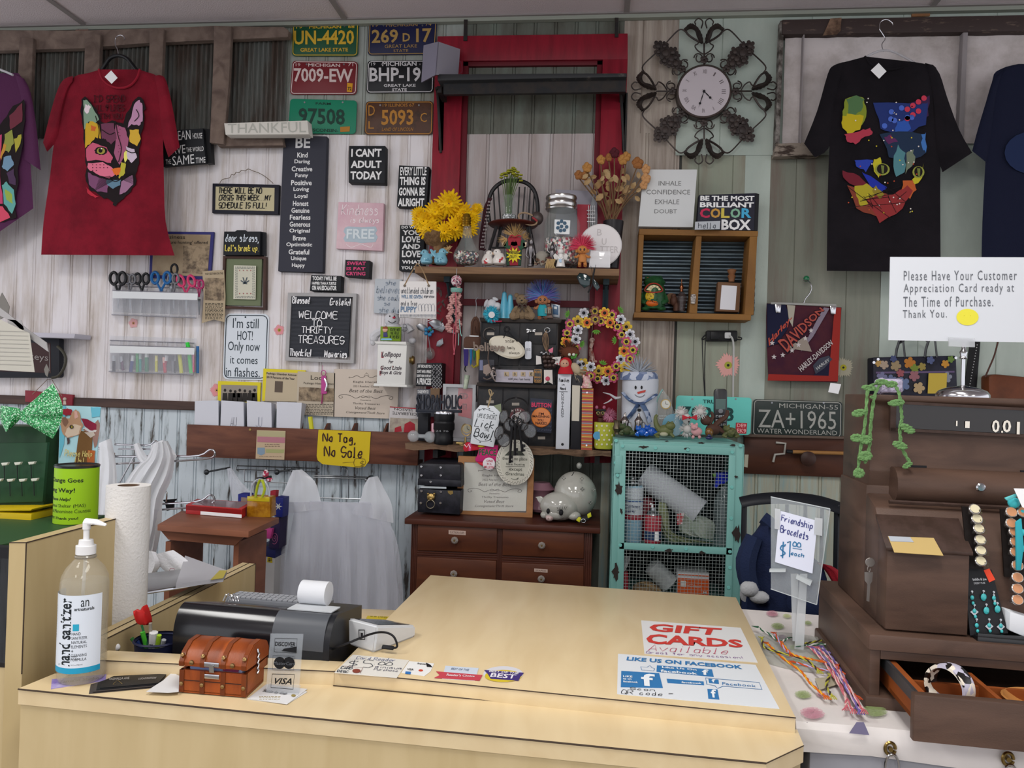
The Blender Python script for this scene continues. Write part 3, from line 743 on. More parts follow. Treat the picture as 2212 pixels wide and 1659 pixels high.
# ---------- shirts ----------
def shirt(body,lsl,rsl,mat,Y,ph,collar=None,cm=None):
 setY(Y)
 loft(*body,7,14,2.2,2.5,3,ph);A('torso',mat)
 for s in(lsl,rsl):
  if s:loft(*s,6,8,1.2,1.5,3,ph);A('sleeve',mat)
 if collar:tube(collar,2.6,4,seg=6);A('collar',cm or mat)
redc=M('7c1426',.95,b=.5,k='noise',c2='660e1e',s=6)
def hook(pts,r=1.1):
 tube(pts,r,4);return A('hook',chrome)
N('t_shirt','crimson red t-shirt with large winking cat face print, on black hanger','t-shirt',-.15)
bodyR=([(205,152),(195,170),(165,185),(135,200),(128,260),(112,400),(92,480),(88,548)],[(308,150),(318,168),(335,176),(350,190),(362,260),(356,400),(360,480),(376,548)])
shirt(([(216,150),(190,158),(160,166),(140,200),(118,300),(108,380),(94,480),(89,550)],[(300,150),(318,156),(338,164),(350,190),(352,300),(354,380),(358,480),(377,552)]),
 ([(158,164),(140,170),(126,190),(110,240),(93,308)],[(156,180),(146,200),(134,250),(124,300),(102,328)]),
 ([(330,164),(338,190),(344,240),(352,300),(364,340)],[(344,162),(356,168),(366,200),(378,260),(388,318)]),redc,-.15,.5,[(214,150,2),(222,172,8),(240,186,10),(262,190,10),(282,184,10),(296,168,8),(302,150,2)],M('8c1a2c',.9))
setY(-.15)
def pk(pts,mat,name='print_patch',d=11.0):
 m_=mp(pt(*pts[0]));blob(pts,d*m_);A(name,mat,sh=False)
def C(h):return M(h,.85)
K_=C('1c1416')
cat=[(176,214),(184,208),(196,220),(212,246),(220,264),(250,262),(266,268),(280,236),(292,214),(304,210),(312,224),(312,250),(304,290),(300,340),(296,370),(292,400),(276,420),(262,432),(250,446),(238,432),(218,424),(196,412),(186,392),(184,350),(180,300),(176,250)]
def jag(poly,a,seed=1):
 R=random.Random(seed);o=[]
 for i,(x_,y_) in enumerate(poly):
  x2,y2=poly[(i+1)%len(poly)];o.append((x_,y_))
  for t in(.33,.66):o.append((x_+(x2-x_)*t+R.uniform(-a,a),y_+(y2-y_)*t+R.uniform(-a,a)))
 return o
pk(jag(cat,3),K_,'print_outline',9.5)
for i,(c_,pg) in enumerate([
 ('7f9a83',[(180,216),(188,216),(200,232),(214,258),(206,266),(192,262),(182,280),(180,240)]),
 ('b98aa8',[(302,216),(308,228),(308,262),(300,272),(284,268),(276,276),(286,240),(294,220)]),
 ('c9a12d',[(186,266),(200,262),(214,270),(218,300),(206,296),(194,312),(184,320),(184,290)]),
 ('c7642f',[(196,270),(208,274),(206,284),(196,282)]),
 ('6d3b52',[(218,268),(246,266),(252,300),(240,312),(228,300),(220,300)]),
 ('a05a78',[(250,268),(270,276),(278,300),(268,340),(258,356),(246,330),(250,300)]),
 ('d0a83a',[(280,280),(300,280),(304,300),(296,316),(280,306)]),
 ('c35a74',[(186,322),(200,308),(230,318),(244,340),(240,352),(214,346),(188,348)]),
 ('d9728a',[(190,352),(222,350),(246,366),(248,378),(236,386),(206,374),(190,364)]),
 ('7a4a6c',[(190,372),(206,380),(236,392),(232,416),(210,414),(192,398)]),
 ('9a6f8c',[(262,392),(286,378),(288,398),(270,416),(258,420)]),
 ('b5ad3c',[(262,350),(272,354),(270,374),(258,386),(256,376)]),
 ('e5df70',[(268,330),(276,320),(276,340),(270,352)]),
 ('5f7f93',[(230,388),(262,388),(260,400),(244,408),(232,400)]),
 ('c8b7c8',[(272,316),(290,322),(296,340),(284,352),(276,344)]),
 ('d96f2a',[(240,366),(260,362),(258,374),(252,380),(246,376)]),
 ('b52a3c',[(186,404),(196,414),(214,426),(206,428),(190,418)]),
 ('e4d5da',[(184,224),(188,228),(192,226),(196,232),(188,246),(182,236)]),
]):pk(jag(pg,1.6,i),C(c_),'print_patch',10.2+i*.02)
pk(jag(circ(218,326,14,9,10),1),K_,'print_eye',10.8);pk(circ(218,326,9,7,14),C('9c9440'),'print_eye',11);pk(circ(217,325,4.5,5,12),K_,'print_eye',11.2);pk(circ(219,321,1.5,1.5,8),C('e8e8e0'),'print_eye',11.4)
m_=mp(pt(260,320))
for q in([(272,324),(284,330),(296,328)],[(250,262),(254,290),(262,320),(256,350)],[(240,388),(250,392),(262,386)],[(206,250),(214,280),(212,300)],[(294,236),(300,250),(290,262)],[(220,280),(236,290),(248,286)]):line(q,1.8,11.2*m_)
for i in range(10):line([(238+i*.6,380+i*1.2),(214-i,384+i*3)],.7,11.2*m_,1);line([(268,376+i*1.5),(294,372+i*3)],.7,11.2*m_,1)
A('print_lines',K_,sh=False)
for i in range(12):blob(circ(200+(i%5)*8,356+(i//5)*6,1.2,1.2,6),11.3*m_)
for i in range(9):blob(circ(256+(i%2)*3,272+i*7,1,1,6),11.3*m_)
A('print_dots',C('5d1f34'),sh=False)
for s,b_ in(("I'D SPEND",(206,210,278,224)),('ALL 9 LIVES',(208,230,276,243)),('WITH YOU',(212,249,272,260))):pen(s,*b_,w=2.2,d=9.5*m_)
A(LT,C('451019'),sh=False)
def hanger(lab,pts,hk,mat,Y=-.15,w=3,g=None):
 N('clothes_hanger',lab,'hanger',Y,g);tube(pts,w,4,seg=8);o=A('arms',mat);tube(hk,1.1,4);A('hook',chrome)
hanger('black plastic hanger carrying the crimson cat t-shirt',[(214,160),(226,142),(238,126),(256,120),(274,126),(286,140),(300,158)],[(256,122),(254,108),(249,96),(250,82),(260,76),(268,80),(269,86)],blackpl,-.14,4)
N('price_tag','white square tag hanging from collar of the crimson shirt','price tag',-.2);slab([(240,152),(254,168),(241,181),(226,166)],.001);O(white)
pur=M('4f2748',.95,b=.5)
N('t_shirt','purple t-shirt with colourful cat print, cut off by the left edge','t-shirt',-.15)
setY(-.15);loft([(-120,160),(-130,300),(-130,450),(-130,590)],[(20,158),(50,172),(62,300),(72,450),(80,592)],7,14,2,3);A('torso',pur)
loft([(30,160),(46,220),(44,280),(48,342)],[(52,170),(66,200),(78,270),(88,368)],6,8,1,1.5);A('sleeve',pur)
pk(jag([(-60,240),(0,270),(20,240),(52,214),(54,260),(44,340),(34,420),(36,470),(10,480),(-60,480)],3),K_,'print_outline',9.5)
for i,(c_,pg) in enumerate([('6a2f3c',[(20,250),(48,222),(48,262),(22,280)]),('8d9346',[(10,290),(26,280),(30,310),(18,330),(8,322)]),('a8a03c',[(30,300),(46,290),(44,310),(34,330)]),('b8446a',[(-20,300),(4,290),(0,380),(6,440),(-20,440)]),('6f8fa8',[(8,340),(24,336),(30,356),(16,370),(4,360)]),('c08a3a',[(8,310),(14,312),(2,350),(0,340)]),('5fa09a',[(4,400),(14,392),(30,410),(34,440),(26,462),(8,440)]),('93a94a',[(10,408),(26,420),(28,440),(14,432)]),('c94a62',[(-20,440),(6,446),(22,470),(0,480),(-20,478)]),('49344f',[(14,374),(30,364),(34,400),(20,396)])]):pk(jag(pg,1.5,i),C(c_),'print_patch',10.2+i*.03)
hanger('clear plastic hanger carrying the purple t-shirt',[(-60,166),(-20,146),(4,152),(28,162)],[(-20,146),(-24,120),(-18,100)],M('d8d8dd',.15,k='clear',a=.5),-.16,2.5)
blk2=M('0f0c11',.95,b=.5,k='noise',c2='171318',s=6)
N('t_shirt','black t-shirt with rainbow painted cat print, hung at upper right','t-shirt',-.16)
shirt(([(1870,122),(1840,130),(1808,140),(1796,160),(1792,300),(1788,420),(1786,585)],[(1975,134),(1998,138),(2022,146),(2032,200),(2032,330),(2031,420),(2032,588)]),
 ([(1822,134),(1800,142),(1788,160),(1765,240),(1737,310)],[(1812,180),(1806,210),(1800,260),(1790,320),(1760,340)]),
 ([(1998,136),(2012,200),(2016,260),(2020,320),(2036,372)],[(2014,140),(2030,160),(2046,210),(2072,280),(2100,330)]),blk2,-.16,1,[(1868,122,2),(1884,142,8),(1910,150,10),(1940,148,8),(1975,136,2)],blk2)
setY(-.16)
m_=mp(pt(1900,350))
for i,(c_,pg) in enumerate([
 ('7d8a2c',[(1820,240),(1826,214),(1850,206),(1866,212),(1872,240),(1862,270),(1840,282),(1822,276)]),
 ('4f7048',[(1828,214),(1850,206),(1868,214),(1860,240),(1836,256)]),
 ('b9a61f',[(1820,250),(1838,246),(1866,250),(1858,280),(1830,288),(1820,276)]),
 ('a8384a',[(1824,290),(1856,284),(1880,276),(1884,290),(1860,300),(1848,312),(1830,306)]),
 ('23336e',[(1886,222),(1990,226),(2004,220),(2000,270),(1960,288),(1930,286),(1902,278)]),
 ('3a2247',[(1960,224),(2008,206),(2006,250),(1976,262),(1960,250)]),
 ('2f55a8',[(1938,262),(1964,258),(1968,278),(1950,290),(1934,284)]),
 ('203048',[(1900,290),(1960,284),(1996,290),(2000,330),(1970,350),(1920,340)]),
 ('4f7f86',[(1940,312),(1956,330),(1954,372),(1936,382),(1930,350)]),
 ('6f7a66',[(1958,330),(1974,322),(1976,350),(1956,376)]),
 ('2a3fa0',[(1846,346),(1886,346),(1880,356),(1870,372),(1850,360)]),
 ('1f2f9a',[(1862,372),(1886,384),(1916,404),(1906,416),(1880,404)]),
 ('6a1f2c',[(1820,368),(1856,380),(1880,400),(1860,408),(1826,388)]),
 ('7c3a2a',[(1830,400),(1880,410),(1920,420),(1950,440),(1900,470),(1850,450)]),
 ('a89a2a',[(1846,402),(1872,396),(1892,412),(1886,440),(1860,446),(1850,424)]),
 ('8a2f30',[(1870,430),(1930,420),(1960,400),(1972,412),(1950,450),(1900,482)]),
 ('b4582c',[(1950,390),(1976,390),(1980,410),(1966,430),(1948,416)]),
 ('b9b02a',[(1888,344),(1902,340),(1904,360),(1898,384),(1888,370)]),
 ('b9b02a',[(1970,388),(1990,372),(1996,352),(1992,384),(1976,398)]),
 ('5b2a55',[(1910,296),(1924,290),(1940,306),(1920,312)]),
 ('3f6fb0',[(1990,290),(2000,286),(2000,330),(1992,318)]),
 ('8a7a2a',[(1892,400),(1910,420),(1900,430),(1884,412)]),
]):pk(jag(pg,2.6,i),C(c_),'print_patch',9.6+i*.03)
for k,(ex,ey) in enumerate(((1906,366),(1984,372))):
 pk(circ(ex,ey,16-k*3,13,16),C('8f9440'),'print_eye',10.6);pk(circ(ex,ey-1,12-k*3,11,14),K_,'print_eye',10.8);pk([(ex-3,ey-9),(ex+4,ey-8),(ex+3,ey+9),(ex-1,ey+8)],C('6f7a3a'),'print_eye',11)
R_=random.Random(3)
for c_,n_ in(('c23a50',7),('4a68c0',7),('d8d0c8',26),('c2b42c',10),('b04a2c',10)):
 for i in range(n_):
  px,py=(1900+i*6+i*i*.9,246-i*3-i*1.2) if c_=='c23a50' else (1910+R_.uniform(0,60),240+R_.uniform(-10,40)) if c_=='4a68c0' else (R_.uniform(1826,1990),R_.uniform(205 if c_=='d8d0c8' else 290,460))
  if c_=='c23a50':px,py=1960+(i%4)*12,236-(i%4)*8+(i//4)*20
  blob(circ(px,py,6 if n_==7 else 1.6,None,10),11.0*m_)
 A('print_dots',C(c_),sh=False)
for i in range(14):line([(R_.uniform(1830,1960),R_.uniform(400,470)),(R_.uniform(1830,1980),R_.uniform(400,480))],1,11*m_,1)
A('print_lines',K_,sh=False)
hanger('clear plastic hanger with silver hook carrying the black cat t-shirt',[(1868,124),(1900,110),(1930,112),(1976,136)],[(1908,112),(1905,96),(1912,84),(1906,72),(1900,62),(1902,48),(1914,42),(1926,48),(1929,54)],M('b8b8bd',.15,k='clear',a=.45),-.15,2.5)
N('price_tag','white square tag hanging from collar of the black cat shirt','price tag',-.21);slab([(1898,136),(1915,154),(1899,170),(1881,152)],.001);O(white)
N('t_shirt','navy blue t-shirt cut off by the right edge of the photo','t-shirt',-.16)
nv=M('12162b',.95,b=.5);loft([(2200,138),(2160,150),(2142,180),(2130,330),(2122,480),(2120,590)],[(2300,138),(2330,150),(2340,180),(2340,330),(2340,480),(2340,590)],7,14,2,2);A('torso',nv)
loft([(2170,146),(2146,170),(2130,220),(2112,280),(2100,326)],[(2160,170),(2152,210),(2146,260),(2140,310),(2132,352)],6,8,1,1);A('sleeve',nv)
pk(circ(2230,330,60,46,20),C('1a2748'),'print_patch',9.5)
# ---------- tin panel frame, upper right ----------
N('tin_wall_hanging','pressed tin ceiling panel in worn dark wooden frame behind the black shirt','wall panel',-.02)
zA=P(1800,60).z
n=60;mm=24
g=[];x0_=P(1690,200).x;x1_=3.2;z0_=P(1680,315).z;z1_=P(1690,60).z
for i in range(n+1):
 r=[]
 for j in range(mm+1):
  u=i/n;v=j/mm;X_=x0_+(x1_-x0_)*u;Z_=z0_+(z1_-z0_)*v
  cu=((X_-x0_)/.3)%1-.5;cv=((Z_-z0_)/.3)%1-.5;q=abs(cu)+abs(cv);dd_=.006*math.exp(-((q-.42)/.06)**2)+.004*math.exp(-((math.hypot(cu,cv)-.2)/.05)**2)+.0015*math.sin(X_*90+Z_*60)
  r.append(BM.verts.new((X_,-.022-dd_,Z_)))
 g.append(r)
for i in range(n):
 for j in range(mm):face((g[i][j],g[i+1][j],g[i+1][j+1],g[i][j+1]))
A('tin_sheet',M('c9c1c0',.5,k='noise',c2='a79e9a',s=6,lo=.35,hi=.6))
dw=M('3a2f2d',.6,k='noise',c2='6a5a50',s=16,stx=(1,3,4),lo=.3,hi=.42)
setY(-.06);slab([(1690,42),(2300,30),(2300,66),(1690,74)],.058,.003);A('top_rail',dw)
setY(-.05);slab([(1686,44),(1694,44),(1684,320),(1674,320)],.04,.002);A('side_rail',M('8a8580',.7,k='noise',c2='3a342f',s=20))
setY(-.055);slab([(1676,310),(1770,306),(1770,336),(1672,338)],.04,.003);A('bottom_rail',M('8a7f74',.7,k='noise',c2='3a2e28',s=14,stx=(1,3,4),lo=.4,hi=.5))
slab([(1736,72),(1738,72),(1730,310),(1728,310)],.03);slab([(2081,62),(2092,62),(2082,300),(2070,300)],.033,.003);A('muntin',M('8d8788',.6))
setY(-.066);slab([(1794,40),(1818,38),(1816,66),(1808,74),(1778,76)],.006);A('patch',M('7d6350',.7,k='noise',c2='4b382c',s=20))
N('mending_plate','small rusty orange plate fixed above the tin panel at upper right','bracket',-.012);slab([(1970,16),(2010,15),(2009,34),(1970,36)],.008);O(M('8d6342',.6));disc(1990,24,2,.002,8,.001);A('screw',steel)
# ---------- licence plates ----------
def plate(lab,q,bg,fg,parts,border=True,Y=-.012,extra=None,worn=0):
 N('license_plate',lab,'license plate',Y)
 cx_=sum(p[0] for p in q)/4;cy_=sum(p[1] for p in q)/4
 rq=[]
 for i,(x_,y_) in enumerate(q):
  a,b=q[(i-1)%4],q[(i+1)%4];
  da=(a[0]-x_,a[1]-y_);db=(b[0]-x_,b[1]-y_);la=math.hypot(*da);lb=math.hypot(*db);k=6
  p1=(x_+da[0]/la*k,y_+da[1]/la*k);p2=(x_+db[0]/lb*k,y_+db[1]/lb*k);mid_=((p1[0]+p2[0]+x_)/3,(p1[1]+p2[1]+y_)/3);rq+=[p1,mid_,p2]
 slab(rq,.004,.0008);O(M(bg,.4,k='noise' if worn else '',c2=worn or None,s=18,lo=.35,hi=.5) if worn else M(bg,.38))
 fm=M(fg,.45)
 if border:line([(cx_+(x_-cx_)*.965,cy_+(y_-cy_)*.94) for x_,y_ in rq],1.6,.0012,1,True)
 for s,x0,y0,x1,y1,st in parts:
  a=.0012;xs=((x0+x1)/2-cx_);
  k=(q[1][1]-q[0][1])/(q[1][0]-q[0][0]);sx=(q[3][0]-q[0][0])/(q[3][1]-q[0][1])
  qq=[(x_+(y_-cy_)*0,y_) for x_,y_ in((x0,y0+(x0-cx_)*0),(x1,y0+(x1-x0)*k),(x1,y1+(x1-x0)*k),(x0,y1))]
  tx(s,qq,st=st,d=a)
 A(LT,fm)
 for x_,y_ in((q[0][0]*.8+q[1][0]*.2+2,q[0][1]+8),(q[0][0]*.2+q[1][0]*.8-2,q[0][1]+8)):disc(x_,y_,2,.002,10,.0015);A('bolt',steel)
 if extra:extra()
plate('green Michigan licence plate with yellow letters UN-4420',[(632,49),(775,48),(773,121),(630,121)],'1c4c33','c6a132',[('19',640,56,653,62,''),('MICHIGAN',668,55,737,62,'b'),('68',752,54,766,61,'b'),('UN-4420',635,66,765,97,'b'),('GREAT LAKE STATE',649,104,752,112,'b')])
plate('navy blue Michigan licence plate with gold letters 269 D 17',[(797,47),(944,44),(940,117),(794,119)],'1b1d3f','a0824a',[('19',805,52,817,58,''),('MICHIGAN',834,52,902,58,''),('74',919,49,932,56,''),('269',803,64,860,94,'b'),('D',870,72,886,90,'b'),('17',899,62,932,92,'b'),('GREAT LAKE',831,97,901,104,''),('STATE',850,107,882,113,'')])
plate('maroon Michigan licence plate with white letters 7009-EW',[(632,131),(773,133),(770,204),(626,204)],'6d1f26','c9b6b3',[('19',639,137,649,143,''),('MICHIGAN',666,137,735,144,'b'),('71',752,136,763,143,''),('7009-EW',635,147,762,177,'b')],extra=lambda:(slab([(750,179),(762,180),(760,199),(749,198)],.0005,0,.002),A('year_sticker',M('c98f1e',.5),lab='orange 72 sticker'),tx('72',751,188,760,196,'b',d=.0025),A(LT,dark)))
plate('black Michigan licence plate with white letters BHP-19, partly hidden by the speaker',[(794,131),(938,130),(936,200),(791,201)],'15161a','c4c2c4',[('19',802,135,811,142,''),('MICHIGAN',826,133,900,143,'b'),('BHP-19',798,146,909,177,'b'),('GREAT LAKE',829,182,898,188,'b'),('STATE',847,191,879,197,'b')])
plate('green Wisconsin farm licence plate with dark digits 97508',[(627,213),(771,217),(768,289),(622,288)],'1d7a5c','16392f',[('FARM',682,221,715,226,'b'),('97508',645,233,745,268,'b'),('WISCONSIN-',660,277,731,284,'b')],False,extra=lambda:(slab([(735,274),(756,273),(755,284),(735,285)],.0005,0,.002),A('year_sticker',M('a8742a',.5),lab='orange year sticker')))
plate('rusty brown Illinois licence plate with faded digits 5093 C',[(790,219),(936,218),(934,291),(787,291)],'4d3326','a8742f',[('19 ILLINOIS 67',827,224,895,231,''),('D',796,228,810,250,''),('L',796,262,808,278,''),('5093',824,237,893,271,'b'),('C',908,244,922,264,''),('LAND OF LINCOLN',825,276,893,283,'i')],worn='3a2a22')
plate('old dark Michigan 1955 licence plate reading ZA-1965 above right plank',[(1627,862),(1820,868),(1818,947),(1624,941)],'2b3331','9a9a94',[('MICHIGAN-55',1683,871,1810,881,''),('ZA+1965',1638,884,1806,923,''),('WATER WONDERLAND',1635,925,1808,935,'')],Y=-.03,worn='23302c')
plate('turquoise truck licence plate leaning behind the phone',[(1461,854),(1624,859),(1621,940),(1457,938)],'62bdb2','17413f',[('TRUCK',1518,863,1566,871,'b'),('70253',1470,877,1585,907,'b')],False,Y=-.10,extra=lambda:(slab([(1590,913),(1614,914),(1612,937),(1588,936)],.0005,0,.002),A('year_sticker',M('a82a34',.5),lab='red year sticker'),tx('DE9',1592,915,1611,923,'b',d=.0025),tx('EK9',1592,926,1611,935,'b',d=.0025),A(LT,M('e0a0a0',.6))))
# ---------- block signs on the wall ----------
sgb=M('1d1f23',.6);wht=M('dcdcdc',.6)
def sign(lab,r,th,mat,name='box_sign',cat='sign',Y=None,bev=.0015):
 N(name,lab,cat,-th if Y is None else Y)
 if len(r)==4 and not isinstance(r[0],tuple):box(*r,th-.001,bev)
 else:slab(r,th-.001,bev)
 O(mat)
def L_(items,mat,name=LT,fn=tx,**k):
 for s,*b in items:fn(s,*b,**k)
 return A(name,mat)
sign('white wooden THANKFUL block sign on the barnwood rack',[(484,266),(664,260),(667,290),(487,291)],.05,M('c9c6be',.6),Y=-.14)
tx('THANKFUL',[(492,268),(660,263),(661,286),(492,288)],d=.001);A(LT,M('a7a79f',.6))
sign('tall charcoal canvas sign headed BE with list of virtues',[(612,292),(706,294),(697,589),(600,586)],.03,M('3a3b44',.8),bev=.004)
tx('BE',638,296,671,320,'b')
for i,s in enumerate('Kind,Daring,Creative,Funny,Positive,Loving,Loyal,Honest,Genuine,Fearless,Generous,Original,Brave,Optimistic,Grateful,Unique,Happy'.split(',')):
 y_=334.5+i*14.95;w_=len(s)*2.9;c_=653.5-i*.55;tx(s,c_-w_,y_-5,c_+w_,y_+6,'b')
A(LT,wht)
sign('black box sign about a clean house, partly hidden by the crimson shirt',[(345,283),(438,277),(444,352),(352,360)],.02,sgb,Y=-.08)
setY(-.06);slab([(438,277),(453,279),(457,352),(444,352)],.03);A('side',M('101114',.5));setY(-.08)
for s,q in(('CLEAN',[(366,284),(411,281),(412,301),(367,305)]),('HOUSE',[(416,288),(437,287),(437,299),(417,300)]),('SAVE',[(362,318),(400,312),(401,331),(363,335)]),('THE WORLD',[(402,319),(440,316),(440,326),(403,329)]),('THE',[(358,345),(369,344),(370,354),(359,355)]),('SAME',[(372,338),(419,333),(420,353),(373,358)]),('TIME',[(423,341),(444,339),(444,351),(423,353)])):tx(s,q)
A(LT,wht)
sign('small framed hand-lettered sign about no crisis this week, hung by curly wire',[(459,396),(603,399),(601,463),(458,460)],.02,M('1b1b26',.5))
slab([(466,403),(593,406),(592,456),(465,453)],.001,0,.001);A('panel',M('b9b08e',.6))
L_([('THERE WILL BE NO',471,406,568,418),('CRISIS THIS WEEK...MY',471,422,588,433),('SCHEDULE IS FULL!',471,438,578,450)],dark,fn=pen,w=1.9,d=.0026,sl=.12)
tube([(474,398),(480,388),(496,384),(500,377),(506,378),(510,372),(516,373),(522,368),(530,369),(536,365),(546,369),(560,374),(575,383),(590,396)],.7);A('hanging_wire',M('6a5c4a',.5,.6))
def blocks(lab,r,th,lines,col=wht,mat=sgb,st='B',side=None,Y=None):
 sign(lab,r,th,mat,Y=Y)
 for s,*b in lines:tx(s,*b[:4],st=b[4] if len(b)>4 else st)
 return A(LT,col)
blocks("black box sign reading I CAN'T ADULT TODAY",[(754,315),(832,315),(831,396),(753,394)],.045,[("I CAN'T",758,321,825,339),('ADULT',757,347,825,363),('TODAY',756,370,826,388)])
blocks('black box sign EVERY LITTLE THING IS GONNA BE ALRIGHT',[(862,357),(927,360),(921,450),(857,446)],.045,[('EVERY LITTLE',864,361,922,379,'b'),('THING IS',863,382,920,400),('GONNA BE',861,405,918,423),('ALRIGHT',859,428,917,446)])
blocks('black box sign DO WHAT YOU LOVE behind the burlap vase',[(864,486),(917,488),(915,588),(862,584)],.045,[('DO WHAT',867,488,913,494),('YOU',869,497,909,508),('LOVE',868,510,908,524),('AND',868,527,908,538),('LOVE',868,541,909,556),('WHAT',868,562,910,570),('YOU DO',866,575,911,582)])
blocks('small black box sign with pink words SWEAT IS FAT CRYING',[(746,561),(799,563),(797,601),(745,597)],.045,[('SWEAT',749,565,791,573),('IS FAT',748,577,790,584),('CRYING',747,587,790,595)],M('c2426f',.6))
blocks('small black box sign TODAY I WILL BE HAPPIER THAN A TURTLE',[(672,594),(737,596),(736,630),(669,628)],.045,[('TODAY I WILL BE',674,597,728,606),('HAPPIER THAN A TURTLE',673,609,727,615),('ON AN ESCALATOR',673,617,728,627)])
sign('pink canvas sign reading Kindness is always FREE',[(731,436),(829,439),(826,542),(726,537)],.025,M('c9a3af',.7,k='noise',c2='d4b9be',s=5))
L_([('Kindness',737,442,817,464),('is always',757,469,819,484)],M('e6dde0',.7),fn=pen,w=1.5,sl=.2)
slab([(745,492),(752,489),(782,491),(811,489),(815,497),(811,504),(816,512),(811,523),(780,525),(770,523),(745,522),(742,515),(747,507),(742,500)],.001,0,.001);A('plaque',M('a9b8c2',.7))
tx('FREE',748,495,810,516,'b',d=.0022);A(LT,M('cfd8dc',.7))
line([(748,527),(758,534),(772,530),(780,527),(790,531),(802,534),(806,527)],1);A('flourish',M('e6dde0',.7))
sign('black box sign with chalk words dear stress, lets break up',[(484,500),(562,500),(561,551),(482,551)],.045,sgb)
slab([(562,500),(574,502),(574,552),(561,551)],.01,0,-.02);A('side',M('121318',.5));setY(-.045)
slab([(512,497),(530,497),(534,500),(508,500)],.004,0,-.01);A('hanger_bump',sgb)
L_([('dear stress,',486,506,560,526)],M('c6ced6',.6),fn=pen,w=1.9,sl=.15)
L_([("Let's break up.",485,529,560,546)],M('d6c45c',.6),fn=pen,w=2)
N('framed_sampler','brown framed cross-stitch sampler with green mat under the dear stress sign','picture',-.025)
box(486,557,566,660,.012,0,-.008);O(M('6a7358',.7));
frames([(482,553),(574,554),(573,669),(480,666)],5,.024);A('frame',M('4a3026',.4,k='wood',c2='36211a',s=6))
slab([(505,573),(553,574),(552,647),(504,646)],.001,0,.002);A('stitched_panel',M('c3c1b0',.8))
for a in((509,577,549,643),(512,580,546,640)):
 for i in range(12):
  x_=a[0]+(a[2]-a[0])*i/11;blob(circ(x_,a[1],1,1,4),.004);blob(circ(x_,a[3],1,1,4),.004)
 for i in range(18):
  y_=a[1]+(a[3]-a[1])*i/17;blob(circ(a[0],y_,1,1,4),.004);blob(circ(a[2],y_,1,1,4),.004)
for y_,n_ in((588,5),(593,6),(622,5),(627,7)):scrib(517,y_-2,541,y_+2,1,1.3,n_)
for k in range(6):line([(529,612),(529+9*math.cos(k*1.05),606+8*math.sin(k*1.05))],2,.004,1)
A('stitching',M('3d4a55',.8));[blob([(q,y_),(q+3,y_),(q+1.5,y_+3)],.004) for y_ in(583,633) for q in(516,524,532,540)];A('stitched_hearts',M('9c4a4e',.8))
N('letter_board','grey framed felt letter board reading WELCOME TO THRIFTY TREASURES','letter board',-.03)
slab([(628,636),(758,640),(752,771),(624,767)],.012,0,-.008)
for i in range(46):
 y_=640+i*2.85;slab([(629-i*.09,y_),(757-i*.12,y_+1.6),(757-i*.12,y_+3),(629-i*.09,y_+1.4)],.003,0,-.005)
O(M('3e4046',.8))
frames([(622,632),(770,634),(764,785),(616,779)],7.5,.028);A('frame',M('a6a5a6',.5,k='wood',c2='8f8d8c',s=5))
for s,b_ in(('WELCOME',(645,673,731,688)),('TO',(674,691,696,704)),('THRIFTY',(651,706,719,720)),('TREASURES',(643,726,746,742))):pen(s,*b_,w=1.8,d=.003)
for s,b_ in(('Blessed',(632,642,670,655)),('Grateful',(713,645,758,659)),('Thankful',(626,754,673,769)),('Memories',(701,757,750,772))):pen(s,*b_,w=2.2,d=.003,sl=.1)
A(LT,M('e2e2e4',.5))
sign('pale grey sign she believed she could so she did, behind the puppy sign',[(810,602),(868,603),(866,679),(807,676)],.02,M('b4bac0',.7))
L_([('she',833,606,855,616),('believed',813,618,866,633),('she could',815,637,866,649),('so',830,651,842,660),('she did',819,664,864,675)],M('8c96a2',.7),fn=pen,w=2,sl=.2)
sign('small white wooden puppy sign hung by twine from the plank shelf',[(863,607),(942,608),(942,689),(862,686)],.01,M('cfccca',.6),Y=-.3)
L_([('unattended children',866,621,936,634),('espresso',916,636,938,645),('and a free',866,650,901,660)],M('55575e',.6),fn=pen,w=1)
L_([('WILL BE GIVEN',866,637,913,645,'B'),('PUPPY',865,662,901,675,'B')],M('5e7690',.6))
for i in range(5):line([(905+i*7,672),(903+i*7,662),(908+i*7,656),(911+i*7,664),(910+i*7,673)],.7)
for i in range(26):
 for j in range(3):blob([(864+i*3,680+j*2.4),(865.5+i*3,679+j*2.4),(867+i*3,680+j*2.4),(865.5+i*3,681+j*2.4)])
A('border_print',M('6a6f7a',.6));disc(874,617,3,.002,10,.002);disc(926,617,3,.002,10,.002);A('eyelet',M('5a5248',.5,.6))
tube([(874,616),(888,590),(899,572,3),(904,571,3),(914,586),(926,616)],1.3,4);A('twine',M('8c7355',.9))
N('metal_sign',"white rounded metal sign I'm still HOT, it comes in flashes",'sign',-.006)
def rq(x0,y0,x1,y1,r,sk=0):
 o=[]
 for cx_,cy_,a in((x1-r,y0+r,-90),(x1-r,y1-r,0),(x0+r,y1-r,90),(x0+r,y0+r,180)):
  for k in range(5):
   t=math.radians(a+k*22.5);y_=cy_+r*math.sin(t);x_=cx_+r*math.cos(t);o.append((x_-(y_-y0)*.035*(1 if sk else 0),y_+(x_-x0)*.012*(1 if sk else 0)))
 return o
slab(rq(486,677,582,820,12,1),.003);O(M('ccd3da',.35))
line(rq(489,681,578,816,11,1),1.8,.0012,1,True)
blob(circ(530,685,2,2,10),.0012)
for s,b_ in(("I'm still",(502,687,560,709)),('HOT!',(512,715,547,735)),('Only now',(491,738,563,764)),('it comes',(496,770,558,786)),('in flashes.',(486,794,563,814))):tx(s,*b_,st='')
A(LT,M('23303a',.5))
